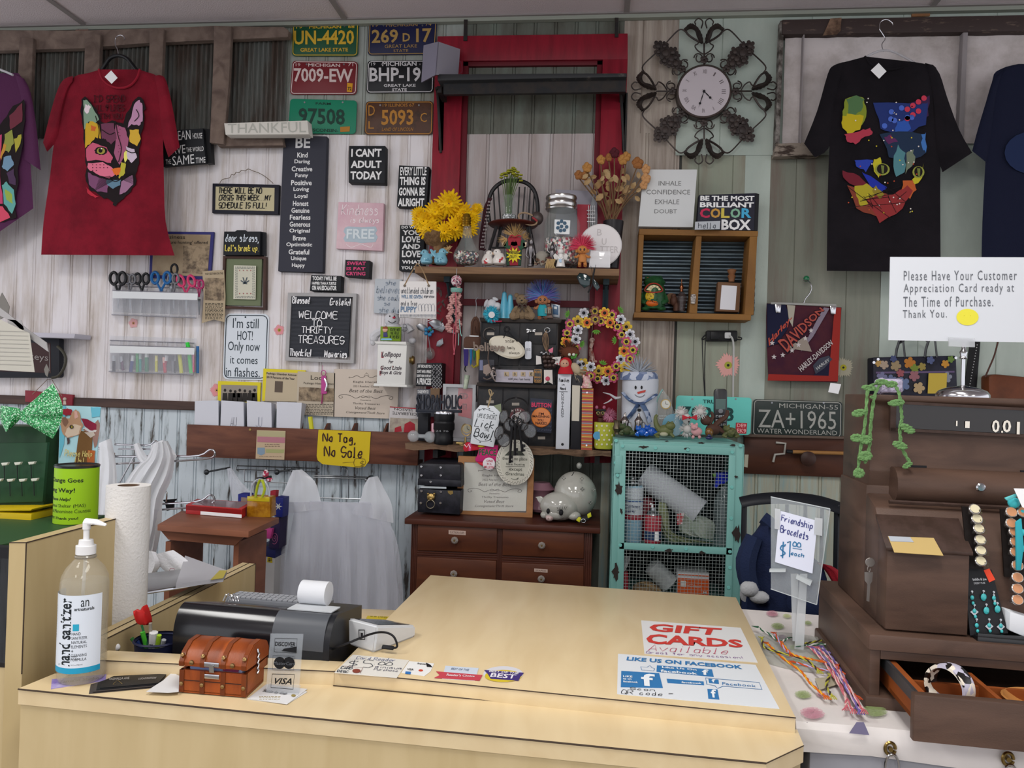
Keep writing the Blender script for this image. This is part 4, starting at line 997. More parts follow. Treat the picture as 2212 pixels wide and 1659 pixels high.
sign('white canvas print INHALE CONFIDENCE EXHALE DOUBT leaning on the crate shelf',[(1390,366),(1506,366),(1497,491),(1379,489)],.03,M('c4c6c6',.8),Y=-.12)
L_([('INHALE',1423,391,1471,401),('CONFIDENCE',1397,410,1490,420),('EXHALE',1415,431,1467,441),('DOUBT',1414,452,1462,461)],M('6e6e6e',.7))
sign('dark box sign BE THE MOST BRILLIANT COLOR IN THE BOX',[(1510,421),(1632,417),(1629,498),(1505,496)],.04,M('23232f',.6),Y=-.12)
slab([(1632,417),(1640,419),(1637,498),(1629,498)],.01,0,-.02);A('side',M('131319',.5));setY(-.12)
L_([('BE THE MOST',1514,423,1628,434,'B'),('BRILLIANT',1513,437,1627,448,'B'),('BOX',1559,474,1621,497,'B')],wht)
for s,x_,c_ in(('C',1512,'b5264a'),('O',1535,'b88a3c'),('L',1558,'c2b04a'),('O',1578,'7aa88e'),('R',1602,'3f9cc4')):tx(s,x_,450,x_+(18 if s=='L' else 21),471,'B');A(LT,M(c_,.6))
N('hello_tag','small pale hello tag in front of the colour box sign','tag',-.16);slab([(1502,479),(1556,477),(1555,495),(1501,496)],.008);O(M('a9adb2',.6));pen('hello',1509,481,1545,493,w=1.3);A(LT,M('3c4048',.6))
# ---------- newspapers, notices ----------
news=M('a08f76',.8,k='noise',c2='8f7d66',s=8);newsp=M('5d5144',.8,k='noise',c2='9c8a72',s=26,lo=.4,hi=.6)
N('newspaper_page','framed business newspaper page half hidden behind the crimson shirt','newspaper',-.015)
slab([(326,500),(462,501),(454,606),(322,600)],.01);O(M('33336e',.6))
slab([(332,505),(455,507),(448,597),(328,594)],.001,0,.001);A('page',news);slab([(396,531),(452,532),(449,592),(394,590)],.001,0,.0018);A('photo',newsp)
tx('Business',350,508,402,516,d=.003);tx("'Treasure hunting' offered",340,520,452,529,d=.003);scrib(332,534,392,590,14,1.6,4);A(LT,dark)
N('newspaper_clipping','curled yellowed newspaper clipping in plastic beside the scissors organiser','newspaper',-.03)
slab([(437,586),(484,583),(487,640),(485,696),(462,690),(436,698),(440,640)],.002);O(M('a8987e',.6))
slab([(443,600),(484,601),(484,650),(442,648)],.0006,0,.001);A('photo',newsp);tx('THEY SEE THEM ON THE',[(443,590),(482,588),(482,593),(443,594)],d=.0015);scrib(443,654,482,690,12,1.4,5);A(LT,M('3d372d',.7))
yl=M('cfc02a',.6)
N('newspaper_photo','yellow framed newspaper photo of a group, behind the left envelopes','newspaper',-.012)
slab([(471,823),(563,826),(561,872),(470,870)],.008);O(yl);slab([(478,831),(556,833),(554,868),(477,868)],.001,0,.001);A('photo',M('8d857a',.7))
for i,x_ in enumerate((486,498,508,518,529,540,550)):
 blob(circ(x_,843+(i%3)*1.5,3,3.5,8),.0016);blob([(x_-5,849),(x_+5,849),(x_+6,868),(x_-6,868)],.0016)
A('people_print',M('2c2926',.7))
N('newspaper_page','yellow framed newspaper page about 2019 Persons of the Year','newspaper',-.016)
slab([(569,796),(660,800),(656,868),(566,866)],.008);O(yl);slab([(576,803),(656,806),(652,868),(572,866)],.001,0,.001);A('page',M('b3a58c',.7))
slab([(594,823),(611,824),(610,848),(593,847)],.0006,0,.0018);blob(circ(602,834,5,7,12),.003);A('portrait',M('5c5046',.7))
tx('Peshtigo Chamber Announces',[(576,804),(640,808),(640,813),(576,810)],'b' and None) if 0 else tx('Peshtigo Chamber Announ',[(576,804),(641,808),(641,814),(576,810)],st='b',d=.0016)
tx('2019 Persons of the Year',[(576,812),(637,816),(637,821),(576,817)],st='b',d=.0016);scrib(576,824,592,862,12,1.2,3);scrib(613,825,650,864,12,1.2,9);scrib(594,850,611,864,5,1.2,8);A(LT,M('2b2824',.7))
N('newspaper_page','Local section newspaper page tucked beside the cream certificate','newspaper',-.02)
slab([(643,802),(724,806),(722,900),(640,895)],.003);O(M('b5aa98',.7));slab([(646,836),(722,839),(721,868),(645,866)],.0006,0,.001);A('photo',newsp)
tx('Local',671,811,706,821,d=.0016);tx('Peshtigo History comes',655,826,722,832,d=.0016);scrib(646,872,720,896,7,1.2,2);A(LT,M('3a352e',.7))
def cert(lab,q,Y,yr,mat,name='certificate',bend=0):
 N(name,lab,'certificate',Y)
 slab(q,.002);O(mat)
 def u(a,b):
  t=(q[0][0]+(q[1][0]-q[0][0])*a,q[0][1]+(q[1][1]-q[0][1])*a);e_=(q[3][0]+(q[2][0]-q[3][0])*a,q[3][1]+(q[2][1]-q[3][1])*a);return(t[0]+(e_[0]-t[0])*b,t[1]+(e_[1]-t[1])*b)
 for s,a,b,c_,e_,st in(('Eagle Herald',.3,.24,.7,.29,''),(yr+" Readers' Choice",.3,.33,.7,.37,''),('Best of the Best',.24,.41,.76,.48,'i'),('Presented to',.42,.62,.58,.65,''),('Thrifty Treasures',.3,.69,.72,.74,''),('Voted Best',.34,.77,.66,.83,'i'),('Consignment/Thrift Store',.2,.87,.8,.93,'i')):
  tx(s,[u(a,b),u(c_,b),u(c_,e_),u(a,e_)],st=st)
 for sg in(-1,1):
  line([u(.5+sg*v[0],v[1]) for v in((.08,.56),(.16,.60),(.24,.55),(.34,.53),(.42,.56),(.40,.61),(.36,.59),(.38,.565))],.9)
  line([u(.5+sg*v[0],v[1]) for v in((.02,.14),(.08,.17),(.15,.13),(.22,.17),(.27,.16),(.26,.19))],.9)
 line([u(.5+.07*math.cos(t*.7),.565+.02*math.sin(t*1.4)) for t in range(10)],.8);line([u(.5,.07),u(.46,.12),u(.54,.12),u(.5,.07)],.9,sm=1)
 A(LT,M('4a443e',.7))
cert("cream Best of the Best 2021 readers' choice certificate below letter board",[(722,797),(862,799),(858,905),(720,900)],-.02,'2021',M('c3b7aa',.75))
def gerb(lab,x_,y_,r,c_,cc):
 N('flower_sticker',lab,'sticker',-.0015)
 for i in range(26):
  t=i*2*math.pi/26;a,b=math.cos(t),math.sin(t);k=r*(.9+.1*math.sin(i*5));w_=r*.085
  slab([(x_+a*r*.2-b*w_,y_+b*r*.2+a*w_),(x_+a*k*.8-b*w_,y_+b*k*.8+a*w_),(x_+a*k,y_+b*k),(x_+a*k*.8+b*w_,y_+b*k*.8-a*w_),(x_+a*r*.2+b*w_,y_+b*r*.2-a*w_)],.0006,0,.0002*(i%3))
 A('petals',M(c_,.7));disc(x_,y_,r*.28,.0007,14,.0012);A('flower_center',M(cc,.7));disc(x_,y_,r*.1,.0007,10,.002);A('seed_spot',dark)
gerb('pale pink daisy sticker between the two organisers on the wall',288,698,12,'cf9fa0','c08a6a')
gerb('pink daisy sticker left of the letter board',603,713,13,'d58f94','a8963c')
gerb('pink daisy sticker peeking from behind the yellow framed group photo',468,843,16,'d08a8e','c08a6a')
gerb('large pink gerbera sticker above the cordless phone',1573,789,29,'cf9a93','9a9a3c')
gerb('faded cream daisy sticker beside the hanging bandana',1822,794,24,'a5a08c','a8a02c')
N('key_ring','magenta metal keychain hanging above the certificate','keychain',-.03)
tube([(697,789),(697,800)],.5,1);tube(circ(699,806,5,6,14),.9,1,True,6);slab([(694,813),(704,812),(706,850),(694,852)],.004);A('strap',M('a03a78',.3,.5));tube([(701,818,2),(706,830,2),(703,845,2)],2);A('clip',chrome);tube([(697,850),(695,872)],1.6,1);A('tassel',M('8a2f5e',.5))
# ---------- organisers ----------
clr=M('d5d8e0',.08,k='clear',a=.15);clr2=M('e6e9ee',.08,k='clear',a=.3)
def organiser(lab,x0,y0,x1,y1,back=0):
 N('wall_organiser',lab,'organiser',-.06)
 slab([(x0,y0+12),(x1,y0+18),(x1-3,y1+1),(x0-2,y1-6)],.0015);A('front_panel',clr)
 n=9
 for i in range(n+1):
  x_=x0+(x1-x0)*i/n;yy=y0+6*i/n
  a=[P(x_,yy+12,-.06),P(x_,yy+y1-y0-5,-.06)];b=[P(x_,yy+y1-y0-5,-.005),P(x_,yy+2,-.005)]
  prism([a[0],a[1],b[0],b[1]],V((.0012,0,0)))
  tube_w([P(x_,yy+12,-.061),P(x_,yy+2,-.01)],.0009,4)
 A('divider',clr2)
 setY(-.0605);slab([(x0,y0+14),(x1,y0+19),(x1-1,y0+33),(x0,y0+29)],.002);A('label_strip',M('e3e6e8',.25,k='clear',a=.75))
 tube([(x0,y0+12),(x1,y0+18)],.8,1);tube([(x0-2,y1-6),(x1-3,y1+1)],.9,1);setY(-.006);tube([(x0,y0+2),(x1,y0+8)],.8,1);A('rim',M('85858e',.2,k='clear',a=.8))
 a=[P(x0-2,y1-6,-.06),P(x1-3,y1+1,-.06),P(x1-3,y1-3,-.006),P(x0-2,y1-10,-.006)];prism(a,V((0,0,-.0015)));A('base',clr2)
 setY(-.004);slab([(x0,y0-8+back),(x1+4,y0-2+back),(x1,y1-5),(x0,y1-12)],.002);A('back_panel',clr)
organiser('clear acrylic wall organiser full of scissors, above the marker organiser',243,615,427,686,14)
organiser('clear acrylic wall organiser filled with coloured markers and pens',237,733,420,809)
def scissors(lab,cx_,cy_,c_,s=1,sp=10,blade=True,rz=0,Y=-.03,fin=.35):
 N('scissors',lab,'scissors',Y,'scissors in the upper organiser')
 for sg in(-1,1):
  tube([(cx_+sg*sp*s+7*s*math.cos(t*math.pi/8)+rz*math.sin(t*math.pi/8)*-4,cy_-11*s*math.sin(t*math.pi/8),sg) for t in range(16)],3*s,1,True,6);A('finger_loop',M(c_,fin))
 for sg in(-1,1):tube([(cx_+sg*sp*.7*s,cy_+10*s,sg),(cx_+sg*2,cy_+22*s,sg),(cx_-sg*1,cy_+34*s,sg)],2.2*s,2,seg=6)
 A('shank',M(c_,fin))
 if blade:slab([(cx_-3,cy_+32),(cx_+3,cy_+32),(cx_+1,cy_+66),(cx_-1,cy_+66)],.002);A('blade',steel)
scissors('pair of large black scissors at the left end of the organiser',255,601,'1c1c1e',1.15,8)
scissors('slim wire-loop scissors second from left in the organiser',281,603,'57575c',.9,6,fin=.2)
scissors('black round-handled scissors left of the blue pair',306,602,'19191c',1,9)
scissors('blue handled scissors in the middle of the organiser',348,600,'1f5d96',1.1,12)
scissors('black scissors standing high behind the blue pair',368,582,'18181b',1,9,Y=-.012)
scissors('grey wire-loop scissors between blue and pink pairs',375,602,'5d5d62',.95,5,fin=.2)
scissors('bright pink handled scissors right of the blue pair',402,607,'c23a66',1.05,11,rz=.6)
scissors('magenta small-loop scissors at the right end of the organiser',430,614,'a03060',.8,5)
def marker(lab,x_,y0,y1,c_,cap,r=3.4,tl=0):
 N('marker',lab,'marker',-.03,'pens and markers in the lower organiser')
 tube([(x_+tl,y0+10),(x_,y1)],r,1,seg=8);A('barrel',M(c_,.4));tube([(x_+tl*1.4,y0),(x_+tl,y0+12)],r*1.05,1,seg=8);A('cap',M(cap,.4))
for a in(('black marker at the left end of the lower organiser',246,768,802,'2a2a30','b5b8bd'),('dark purple marker beside the black one',266,770,800,'5a2f50','b9bcc4',3,-3),('blue marker with white cap leaning left of green ones',282,768,803,'2c3f8a','d5d8de',3.6,4),('bright green marker with pale cap',297,762,804,'2f9a4c','4fb069'),('slim teal-green marker in the organiser',303,764,803,'35a39a','c6d8d4',2.6),('dark green marker with white band',317,760,803,'1d7a52','dfe5e2',4),('yellow marker in the middle compartment',338,768,803,'d3cf3c','e6e08a',3),('red marker with a pale cap',357,772,805,'c83848','e6b8b0',3.4,-2),('dark red dry-erase marker',355,768,800,'a8243c','d8d8dc',3.2,4),('grey marker in the right half of organiser',374,768,804,'7c7c82','5c5c62'),('brown slim pen beside the yellow highlighters',378,768,806,'3a3230','8a8a8a',2),('yellow highlighter pen leaning left',392,766,806,'d2d22a','c9c92a',4,-3),('lime green highlighter pen leaning right',413,740,806,'2ec43f','2ec43f',4,-6),('pink slim pen by the green highlighter',418,762,804,'d86a8a','d86a8a',2),('blue pen outside the right end of the organiser',427,748,806,'3a6fa0','2f6aa5',3,0)):
 marker(*a)
# ---------- things on the plank shelf ----------
RNG=random.Random(11)
gls=M('e8efee',.02,k='glass');gl2=M('aebab6',.03,k='clear',a=.14)
def fluffy(x_,y_,r,n,L,mats,a=(0,360),d=8,w=.9,name='hair',sub=None):
 for m_ in mats:
  spray(x_,y_,r,n//len(mats),L,w,a,d);o=A(name,m_,sub)
 return o
def bird(lab,x_,y_,s,fl,c_,spots=None,Y=-.24,tail=True):
 N('ceramic_bird',lab,'figurine',Y)
 lathe(x_,y_,[(0,9*s),(3*s,13*s),(10*s,14.5*s),(18*s,11*s),(24*s,8*s)],16)
 ball(x_-fl*4*s,y_-26*s,8.5*s,8*s,8*s);
 if tail:tube([(x_+fl*6*s,y_-16*s),(x_+fl*15*s,y_-24*s),(x_+fl*21*s,y_-32*s)],[7*s,4.5*s,2*s],3,flat=.6)
 A('body',M(c_,.2));tube([(x_-fl*11*s,y_-26*s,2),(x_-fl*15*s,y_-25*s,2)],1.6*s,1);A('beak',M('b89a80' if not tail else c_,.3))
 ball(x_-fl*6*s,y_-28*s,1.3*s,d=8*s,seg=6);A('eye',dark)
 if spots:
  for i in range(5):ball(x_+RNG.uniform(-5,5)*s+fl*2,y_-RNG.uniform(5,15)*s,2.4*s,2*s,1*s,d=13.5*s,seg=6)
  A('painted_flower',M(spots,.4))
bird('left pale blue ceramic bird at the left end of the plank shelf',921,571,.95,1,'6fa2b4',Y=-.25,spots='4f8296')
bird('right pale blue ceramic bird with upturned tail, beside the bulb jar',952,572,1.05,-1,'6fa2b4',Y=-.25,spots='4f8296')
bird('left white ceramic bird with red flowers, head turned right',1053,573,.95,-1,'cfcac4','a52a30',tail=False)
bird('right white ceramic bird with red flowers, in front of the doll',1078,573,1.05,1,'cfcac4','a52a30',tail=False)
N('flower_vase','burlap wrapped pot of big yellow silk chrysanthemums, left end of plank shelf','flowers',-.17)
lathe(948,572,[(0,16),(8,20),(20,17),(30,12),(38,14),(48,26),(62,40),(66,42)],18,cap=False)
for v in BM.verts:
 if v.co.z>P(948,530,-.17).z:v.co+=V((math.sin(v.co.x*190)*.007,0,math.sin(v.co.x*110+v.co.y*130)*.009))
A('burlap_wrap',M('7d6143',.95,k='noise',c2='63492f',s=60,b=.6))
for i in range(16):tube([(944+RNG.uniform(-6,6),552,18),(952+RNG.uniform(-4,20),546+RNG.uniform(-6,4),22),(970+RNG.uniform(-14,8),530+RNG.uniform(-2,20),24)],.9,2,seg=4)
A('raffia_bow',M('a58a5e',.9));tube([(936,548,18),(946,552,20),(958,548,18)],3.5,3);A('ribbon',M('b99a8c',.8))
ball(944,500,16,20,14);ball(934,494,10,14,8,d=8,rot=20);ball(956,498,8,12,8,d=8,rot=-15);A('leaves',M('3f5233',.8,b=.6))
def mum(cx_,cy_,r,m_,d=0):
 for ring,(k,rr,n_) in enumerate(((1,1,20),(.78,.8,17),(.55,.62,13),(.32,.42,9))):
  for i in range(n_):
   t=i*2*math.pi/n_+ring*.4;a,b=math.cos(t),math.sin(t);rr_=r*rr*RNG.uniform(.9,1.12)
   dz=d+r*(.15+ring*.22);w_=r*.19
   p0=pd(cx_+a*r*.1,cy_+b*r*.1,dz);m2=mp(p0);p1=pd(cx_+a*rr_*.55,cy_+b*rr_*.55,dz+r*.12);p2=pd(cx_+a*rr_,cy_+b*rr_+1,dz-r*.1)
   tube_w([p0,p1,p2],[w_*.6*m2,w_*m2,w_*.35*m2],5,flat=.5)
 return A('blossom',m_)
ye=M('e6bd12',.6,k='noise',c2='d2a009',s=30)
for cx_,cy_,r,d_ in((915,478,27,6),(940,458,26,2),(970,440,32,4),(1000,462,26,0),(960,500,22,22),(984,492,26,16),(928,492,26,14),(1012,492,22,4),(1030,450,13,-2),(905,462,18,2),(1020,470,18,0)):mum(cx_,cy_,r,ye,d_)
N('bulb_jar','light bulb shaped glass jar half filled with buttons','jar',-.24)
lathe(1007,573,[(0,14),(3,22),(12,28),(20,29),(30,26),(44,18),(58,12),(70,9.5),(84,9)],24);A('glass_body',gl2)
lathe(1007,573,[(1,13),(4,21),(12,26.5),(20,27.5),(28,25),(29,4)],22);A('buttons',M('22201f',.35,k='vor',c2='b8b0ac,26304a,8d3340,d8d4d0,3a3634,9a8f7a,17171a',s=140))
lathe(1007,490,[(0,10),(3,11),(5,9.5),(8,11),(10,9.5),(13,11),(16,9.5),(19,11),(22,9),(26,8),(28,6)],18);A('screw_cap',M('a8842e',.25,.9))
N('woven_strap','dark maroon woven strap with white stripes draped over the small chair','strap',-.15)
for k in range(4):tube([(1056+k*2,428,4+k),(1046+k*2,450,8),(1042+k*2,480,8),(1036+k*3,520,8),(1036+k*3,540,8),(1040+k*3,526+k*4,9)],1.8,3,seg=5)
A('strap',M('32181d',.9));
for k in range(3):
 for i in range(14):ball(1055+k*3-i*1.3,436+i*7.5,.9,2.2,1,d=12,seg=5)
A('stitching',M('a8a0a0',.8))
chw=M('1d1c1e',.4)
N('doll_chair','small black spindle-back doll chair with red-brown seat','chair',-.13)
tube([(1058,485,-8),(1054,450,-10),(1062,415,-11),(1084,394,-12),(1110,390,-12),(1138,396,-12),(1156,416,-11),(1162,450,-10),(1160,485,-8)],4.5,4);A('back_rail',chw)
for a,b in((1070,1066),(1082,1076),(1128,1134),(1140,1146),(1150,1154),(1105,1105),(1118,1122)):tube([(a,486,-6),(b,404 if 1070<a<1148 else 416,-11)],1.6,1);A('spindle',chw)
o=P(1108,486,-.13);mpx=mp(o);lathe_w(o,[(-3*mpx,50*mpx),(0,54*mpx),(3*mpx,50*mpx)],28);A('seat',M('54231b',.4))
for a,b,d_ in((1072,1048,26),(1144,1160,26),(1082,1066,-14),(1140,1152,-14)):tube([(a,490,d_*.6),(b,572,d_)],[4,3],1);A('leg',chw)
tube([(1062,535,22),(1152,535,22)],2,1);A('stretcher',chw)
N('glass_bottle','small clear bottle of green-yellow button flowers on the doll chair','flowers',-.15)
lathe(1099,481,[(0,14),(2,17),(30,17),(42,16),(48,12),(50,13),(58,13),(58,11.5)],20);A('bottle',gl2)
lathe(1099,481,[(1,14),(3,15),(16,15)],16);A('filling',M('8d8f90',.4,k='vor',c2='5a5c5e,d0d2d4,3c3e40',s=200))
for i in range(26):
 a=RNG.uniform(-1,1);tube([(1099+a*6,468,RNG.uniform(-4,4)),(1099+a*9,430,RNG.uniform(-6,6)),(1104+a*22,376+abs(a)*10+RNG.uniform(-8,8),RNG.uniform(-9,9))],.8,2,seg=4)
A('stems',M('4d6234',.8))
for i in range(34):
 a=RNG.uniform(-1,1);x_=1104+a*22;y_=370+abs(a)*a*a*16+RNG.uniform(-8,10);lathe(x_,y_+2,[(0,1),(1,4.5),(3,4.5),(4,2)],7,RNG.uniform(-10,10))
A('flower_heads',M('8a8a24',.8))
N('sleigh_bell','dark round bell with wooden ring lying on the doll chair seat','bell',-.13)
ball(1160,472,14,15,14);A('bell',M('4d423f',.45,.3));tube([(1140+20*math.cos(t*.393),473+12*math.sin(t*.393)+6*math.cos(t*.393),14+8*math.sin(t*.393)) for t in range(16)],2,1,True);A('wooden_ring',M('9a8268',.6));tube([(1150,470,16),(1156,474,17),(1160,478,16)],2.5,2);A('red_cord',M('8a2f34',.7))
N('straw_doll','wooden doll with straw hair and yellow Stressed Out star sign','doll',-.24)
slab([(1098,573),(1094,540),(1096,520),(1112,520),(1130,520),(1124,545),(1124,573)],.012,.001);A('body',M('8c2230',.6))
slab([(1094,573),(1092,542),(1099,545),(1101,573)],.013,.001,.001);slab([(1119,573),(1120,545),(1127,540),(1125,573)],.013,.001,.001);A('trousers',M('23402e',.6))
for q in([(1098,520),(1092,518),(1085,530),(1100,540),(1104,530)],[(1124,520),(1132,518),(1136,530),(1124,542),(1118,532)]):slab(q,.01,.001,.001);A('sleeve',M('21442f',.6))
for q in([(1084,524),(1092,522),(1094,532),(1086,532)],[(1129,524),(1138,523),(1136,533),(1129,533)]):slab(q,.01,.001,.001);A('hand',M('c8b59c',.6))
slab(circ(1111,522,11,10),.012,.001);A('face',M('c7b39b',.6));slab([(1097,514),(1112,509),(1126,514),(1124,531),(1118,531),(1117,522),(1104,522),(1103,531),(1098,530)],.008,.001,.003);A('red_scarf',M('8c1f2c',.6))
spray(1112,513,6,60,24,.9,(20,160),6);spray(1096,516,3,24,18,.8,(150,240),5);spray(1128,512,3,20,14,.8,(-40,60),5);A('straw_hair',M('a38355',.9))
tube([(1100,513,5),(1106,508,6),(1112,512,6),(1120,508,6),(1126,512,5)],1.3,3);A('hair_bow',M('a32838',.6))
slab(star(1110,551,18,10,11),.003,0,.006);A('star_sign',M('c7b720',.6));tx('STRESSED',[(1098,547),(1121,544),(1121,549),(1098,551)],'',d=.0065) if 0 else pen('STRESSED',1098,543,1121,549,w=.9,d=.007);pen('OUT!',1102,552,1117,558,w=.9,d=.007);A(LT,dark)
for i in(-1,1):ball(1111+i*3,521,1,d=4,seg=6)
A('eye',dark)
for lab,x_,y_,h in(('small pewter soldier figurine beside the straw doll',1146,575,68),('pewter soldier figurine in front of the big glass jar',1192,560,54)):
 N('pewter_figurine',lab,'figurine',-.23 if x_<1160 else -.245)
 k=h/68;lathe(x_,y_ if x_<1160 else 576,[(0,7),(3,7),(5,4),(20*k,4),(28*k,6),(40*k,8),(46*k,6),(48*k,4),(52*k,5),(58*k,4.5),(62*k,2),(70*k,.6)],12);tube([(x_-6,y_-40*k,3),(x_-9,y_-24*k,4),(x_-4,y_-18*k,5)],2,2);tube([(x_+6,y_-40*k,3),(x_+9,y_-24*k,4),(x_+4,y_-18*k,5)],2,2);O(M('6b6768',.3,.9))
N('glass_jar','large glass jar with steel lid full of buttons','jar',-.18)
lathe(1212,574,[(0,32),(4,37),(20,39),(90,39),(104,34),(114,29),(124,30)],28);A('glass_body',gl2)
lathe(1212,574,[(2,30),(6,36),(20,37.5),(56,37.5),(62,20)],26);A('buttons',M('a39c98',.35,k='vor',c2='8d2f3c,d8d4d0,3a3634,b5485a,4a4e58,c7bca8',s=110))
slab([(1198,474),(1232,476),(1230,506),(1197,504)],.001,0,.105);A('paper_label',M('cfd2d2',.6))
for q in((1206,482),(1213,478),(1220,482),(1224,490),(1219,497),(1211,498),(1205,492),(1213,489)):disc(q[0],q[1],4,.001,10,.107)
A('blue_button',M('2f4d63',.4))
lathe(1212,455,[(0,33),(3,34),(6,32.5),(10,34),(16,34),(20,32),(26,34),(30,33),(31,30)],28);A('lid',M('b5b2b0',.22,1))
N('grey_box','flat grey box standing behind the dried roses at back of plank shelf','box',-.06);slab([(1200,409),(1290,413),(1290,560),(1200,560)],.02,.001);O(M('8a8790',.6))
N('red_box','small red box in plastic film behind the glass jar','box',-.10);slab([(1247,441),(1276,442),(1276,578),(1246,578)],.03,.002);O(M('a03442',.5))
N('glass_windmill','tall clear glass and chrome ornament beside the dried roses','ornament',-.13)
for i in(0,4,9,13):tube([(1270+i,582),(1271+i,444)],1.1,1);
for y_ in(455,463,471,479):tube([(1268,y_),(1286,y_)],1.3,1)
A('chrome_rods',M('8d8a8e',.2,1));lathe(1277,582,[(0,12),(20,12),(120,11),(136,7),(160,1)],14);A('glass_sleeve',gl2)
N('seed_pods','small heap of potpourri and shells at front of the plank shelf','potpourri',-.25)
for i in range(26):ball(1170+RNG.uniform(-14,22),571-RNG.uniform(0,14),RNG.uniform(2,5),RNG.uniform(2,4),3,d=RNG.uniform(-3,5),seg=6,ns=.2)
A('potpourri',M('6d5145',.8,k='vor',c2='8a7a68,4d2f2c,9c8c7a,5c4a3a',s=90));lathe(1170,578,[(4,3),(20,12),(28,14),(34,8)],10,-4);A('dried_flower',M('8f8a80',.7))
for i in range(6):tube([(1184+i*3,560,5),(1180+i*3,572,7),(1179+i*4,579,6)],1.6,2)
A('twigs',M('a3895f',.8))
N('angel_figurine','small white ceramic angel in front of the glass jar','figurine',-.26)
lathe(1211,577,[(0,10),(4,9.5),(16,7),(28,5)],14);ball(1211,543,6.5);A('body',M('cfcdca',.3))
for s in(-1,1):slab([(1211+s*4,553),(1211+s*12,547),(1211+s*16,552),(1211+s*13,562),(1211+s*5,560)],.006,.001);A('wing',M('c9c6c2',.4))
tube([(1206,556,6),(1211,560,8),(1216,556,6)],2.5,2);A('arms',M('cfcdca',.3));slab([(1207,560),(1213,559),(1213,567),(1208,566)],.003,0,.02);A('blue_heart',M('9fb6cc',.4))
def troll(lab,x_,y_,s,hair,outfit=None,Y=-.25,skin='b3753f',h_=26):
 N('fuzzy_hair_doll',lab,'doll',Y)
 for k in(-1,1):tube([(x_+k*5*s,y_-18*s),(x_+k*7*s,y_-8*s),(x_+k*7*s,y_-3*s,3)],[5*s,4.5*s,4.5*s],2)
 lathe(x_,y_-12*s,[(0,9*s),(8*s,11*s),(18*s,9*s),(22*s,5*s)],14)
 for k in(-1,1):tube([(x_+k*8*s,y_-30*s),(x_+k*15*s,y_-25*s,3),(x_+k*19*s,y_-27*s,5)],[3.6*s,3.2*s,3.5*s],2)
 A('body',M(skin,.55))
 ball(x_,y_-43*s,14*s,12*s,12*s)
 for k in(-1,1):ball(x_+k*14*s,y_-42*s,4*s,5.5*s,2.5*s)
 ball(x_,y_-41*s,3*s,2.6*s,3*s,d=12*s);h=A('head',M(skin,.55))
 for k in(-1,1):ball(x_+k*5*s,y_-45*s,2.4*s,3*s,1.5*s,d=11.5*s,seg=8)
 A('eye',M('1c120e',.2),h);tube([(x_-6*s,y_-36*s,11*s),(x_,y_-34*s,12*s),(x_+6*s,y_-36*s,11*s)],.7*s,3);A('mouth',M('5d2a20',.6),h)
 fluffy(x_,y_-52*s,9*s,330,h_*s,hair,(-20,200),11*s,.75*s)
 if outfit:lathe(x_,y_-13*s,[(-6*s,11*s),(0,11.5*s),(8*s,12*s),(18*s,10*s),(21*s,7*s)],14);A('outfit',M(outfit,.8))
troll('small nude doll with wild hot-pink hair beside the white plate',1258,577,.85,[M('c23350',.9),M('d2506a',.9)],None,h_=26)
N('round_plate','white round plate leaning at the right end of the plank shelf','plate',-.2)
disc(1297,529,46,.01,40,0,.004);A('dish',M('cfcbcb',.35));
for s,x_,y_ in(('B',1290,495),('U',1300,515),('TTER',1296,532)):tx(s,x_,y_,x_+(10 if len(s)==1 else 40),y_+14,d=.001)
A(LT,M('b5b0b0',.5))
N('glass_block','bright clear acrylic block reflecting light in front of the plate','ornament',-.25);slab([(1276,541),(1319,543),(1318,578),(1272,577)],.02,.001);O(M('e8e8ea',.05,k='clear',a=.55))
N('dried_roses','bouquet of dried orange roses in black vase at right end of plank shelf','flowers',-.13)
lathe(1322,580,[(0,14),(40,17),(98,22),(102,22)],18);A('vase',M('1e1b1e',.35))
heads=[(1298,345,10),(1315,340,8),(1327,330,11),(1345,345,11),(1377,352,13),(1395,365,10),(1268,362,11),(1250,378,10),(1395,385,11),(1353,338,10),(1262,380,9),(1390,400,9)]
for i in range(20):
 hx,hy=(heads[i%12][0],heads[i%12][1]) if i<12 else (1290+RNG.uniform(0,80),RNG.uniform(380,420));tube([(1318+RNG.uniform(-8,10),484,RNG.uniform(-6,6)),((1322+hx)/2+RNG.uniform(-6,6),430,RNG.uniform(-8,8)),(hx,hy+6,0)],1.5,3,seg=5)
A('stems',M('6b523a',.9))
for i,(x_,y_,r) in enumerate(heads):
 for k in range(9):
  t=k*.9;ball(x_+math.cos(t)*r*.4,y_+math.sin(t)*r*.3+(-2 if k%2 else 2),r*.55,r*.62,r*.5,d=k%3*2,rot=k*40,seg=7,ns=.08)
 A('rose',M('4a1a22' if i==2 else ('a5763f','8d5c33','b5875a')[i%3],.85,b=.4))
for i in range(34):
 t=RNG.uniform(0,1);x_=1262+t*120;y_=392+RNG.uniform(-24,46);L=RNG.uniform(14,24);a=RNG.uniform(0,6.28);c_,s_=math.cos(a),math.sin(a);d_=RNG.uniform(-10,14)
 q=[(x_+c_*u*L/2-s_*v*L*.32,y_+s_*u*L/2+c_*v*L*.32) for u,v in((-1,0),(-.5,.8),(.3,.9),(1,0),(.3,-.9),(-.5,-.8))]
 vs=[BM.verts.new(pd(px,py,d_+(3 if k in(1,2) else 0))) for k,(px,py) in enumerate(q)];face(vs[:4]);face([vs[0],vs[3],vs[4],vs[5]])
A('dried_leaf',M('8d6f4a',.85,k='noise',c2='a58c66',s=20))
N('butterfly_ornament','dark teal glass butterfly hanging from the front of the plank shelf','ornament',-.3)
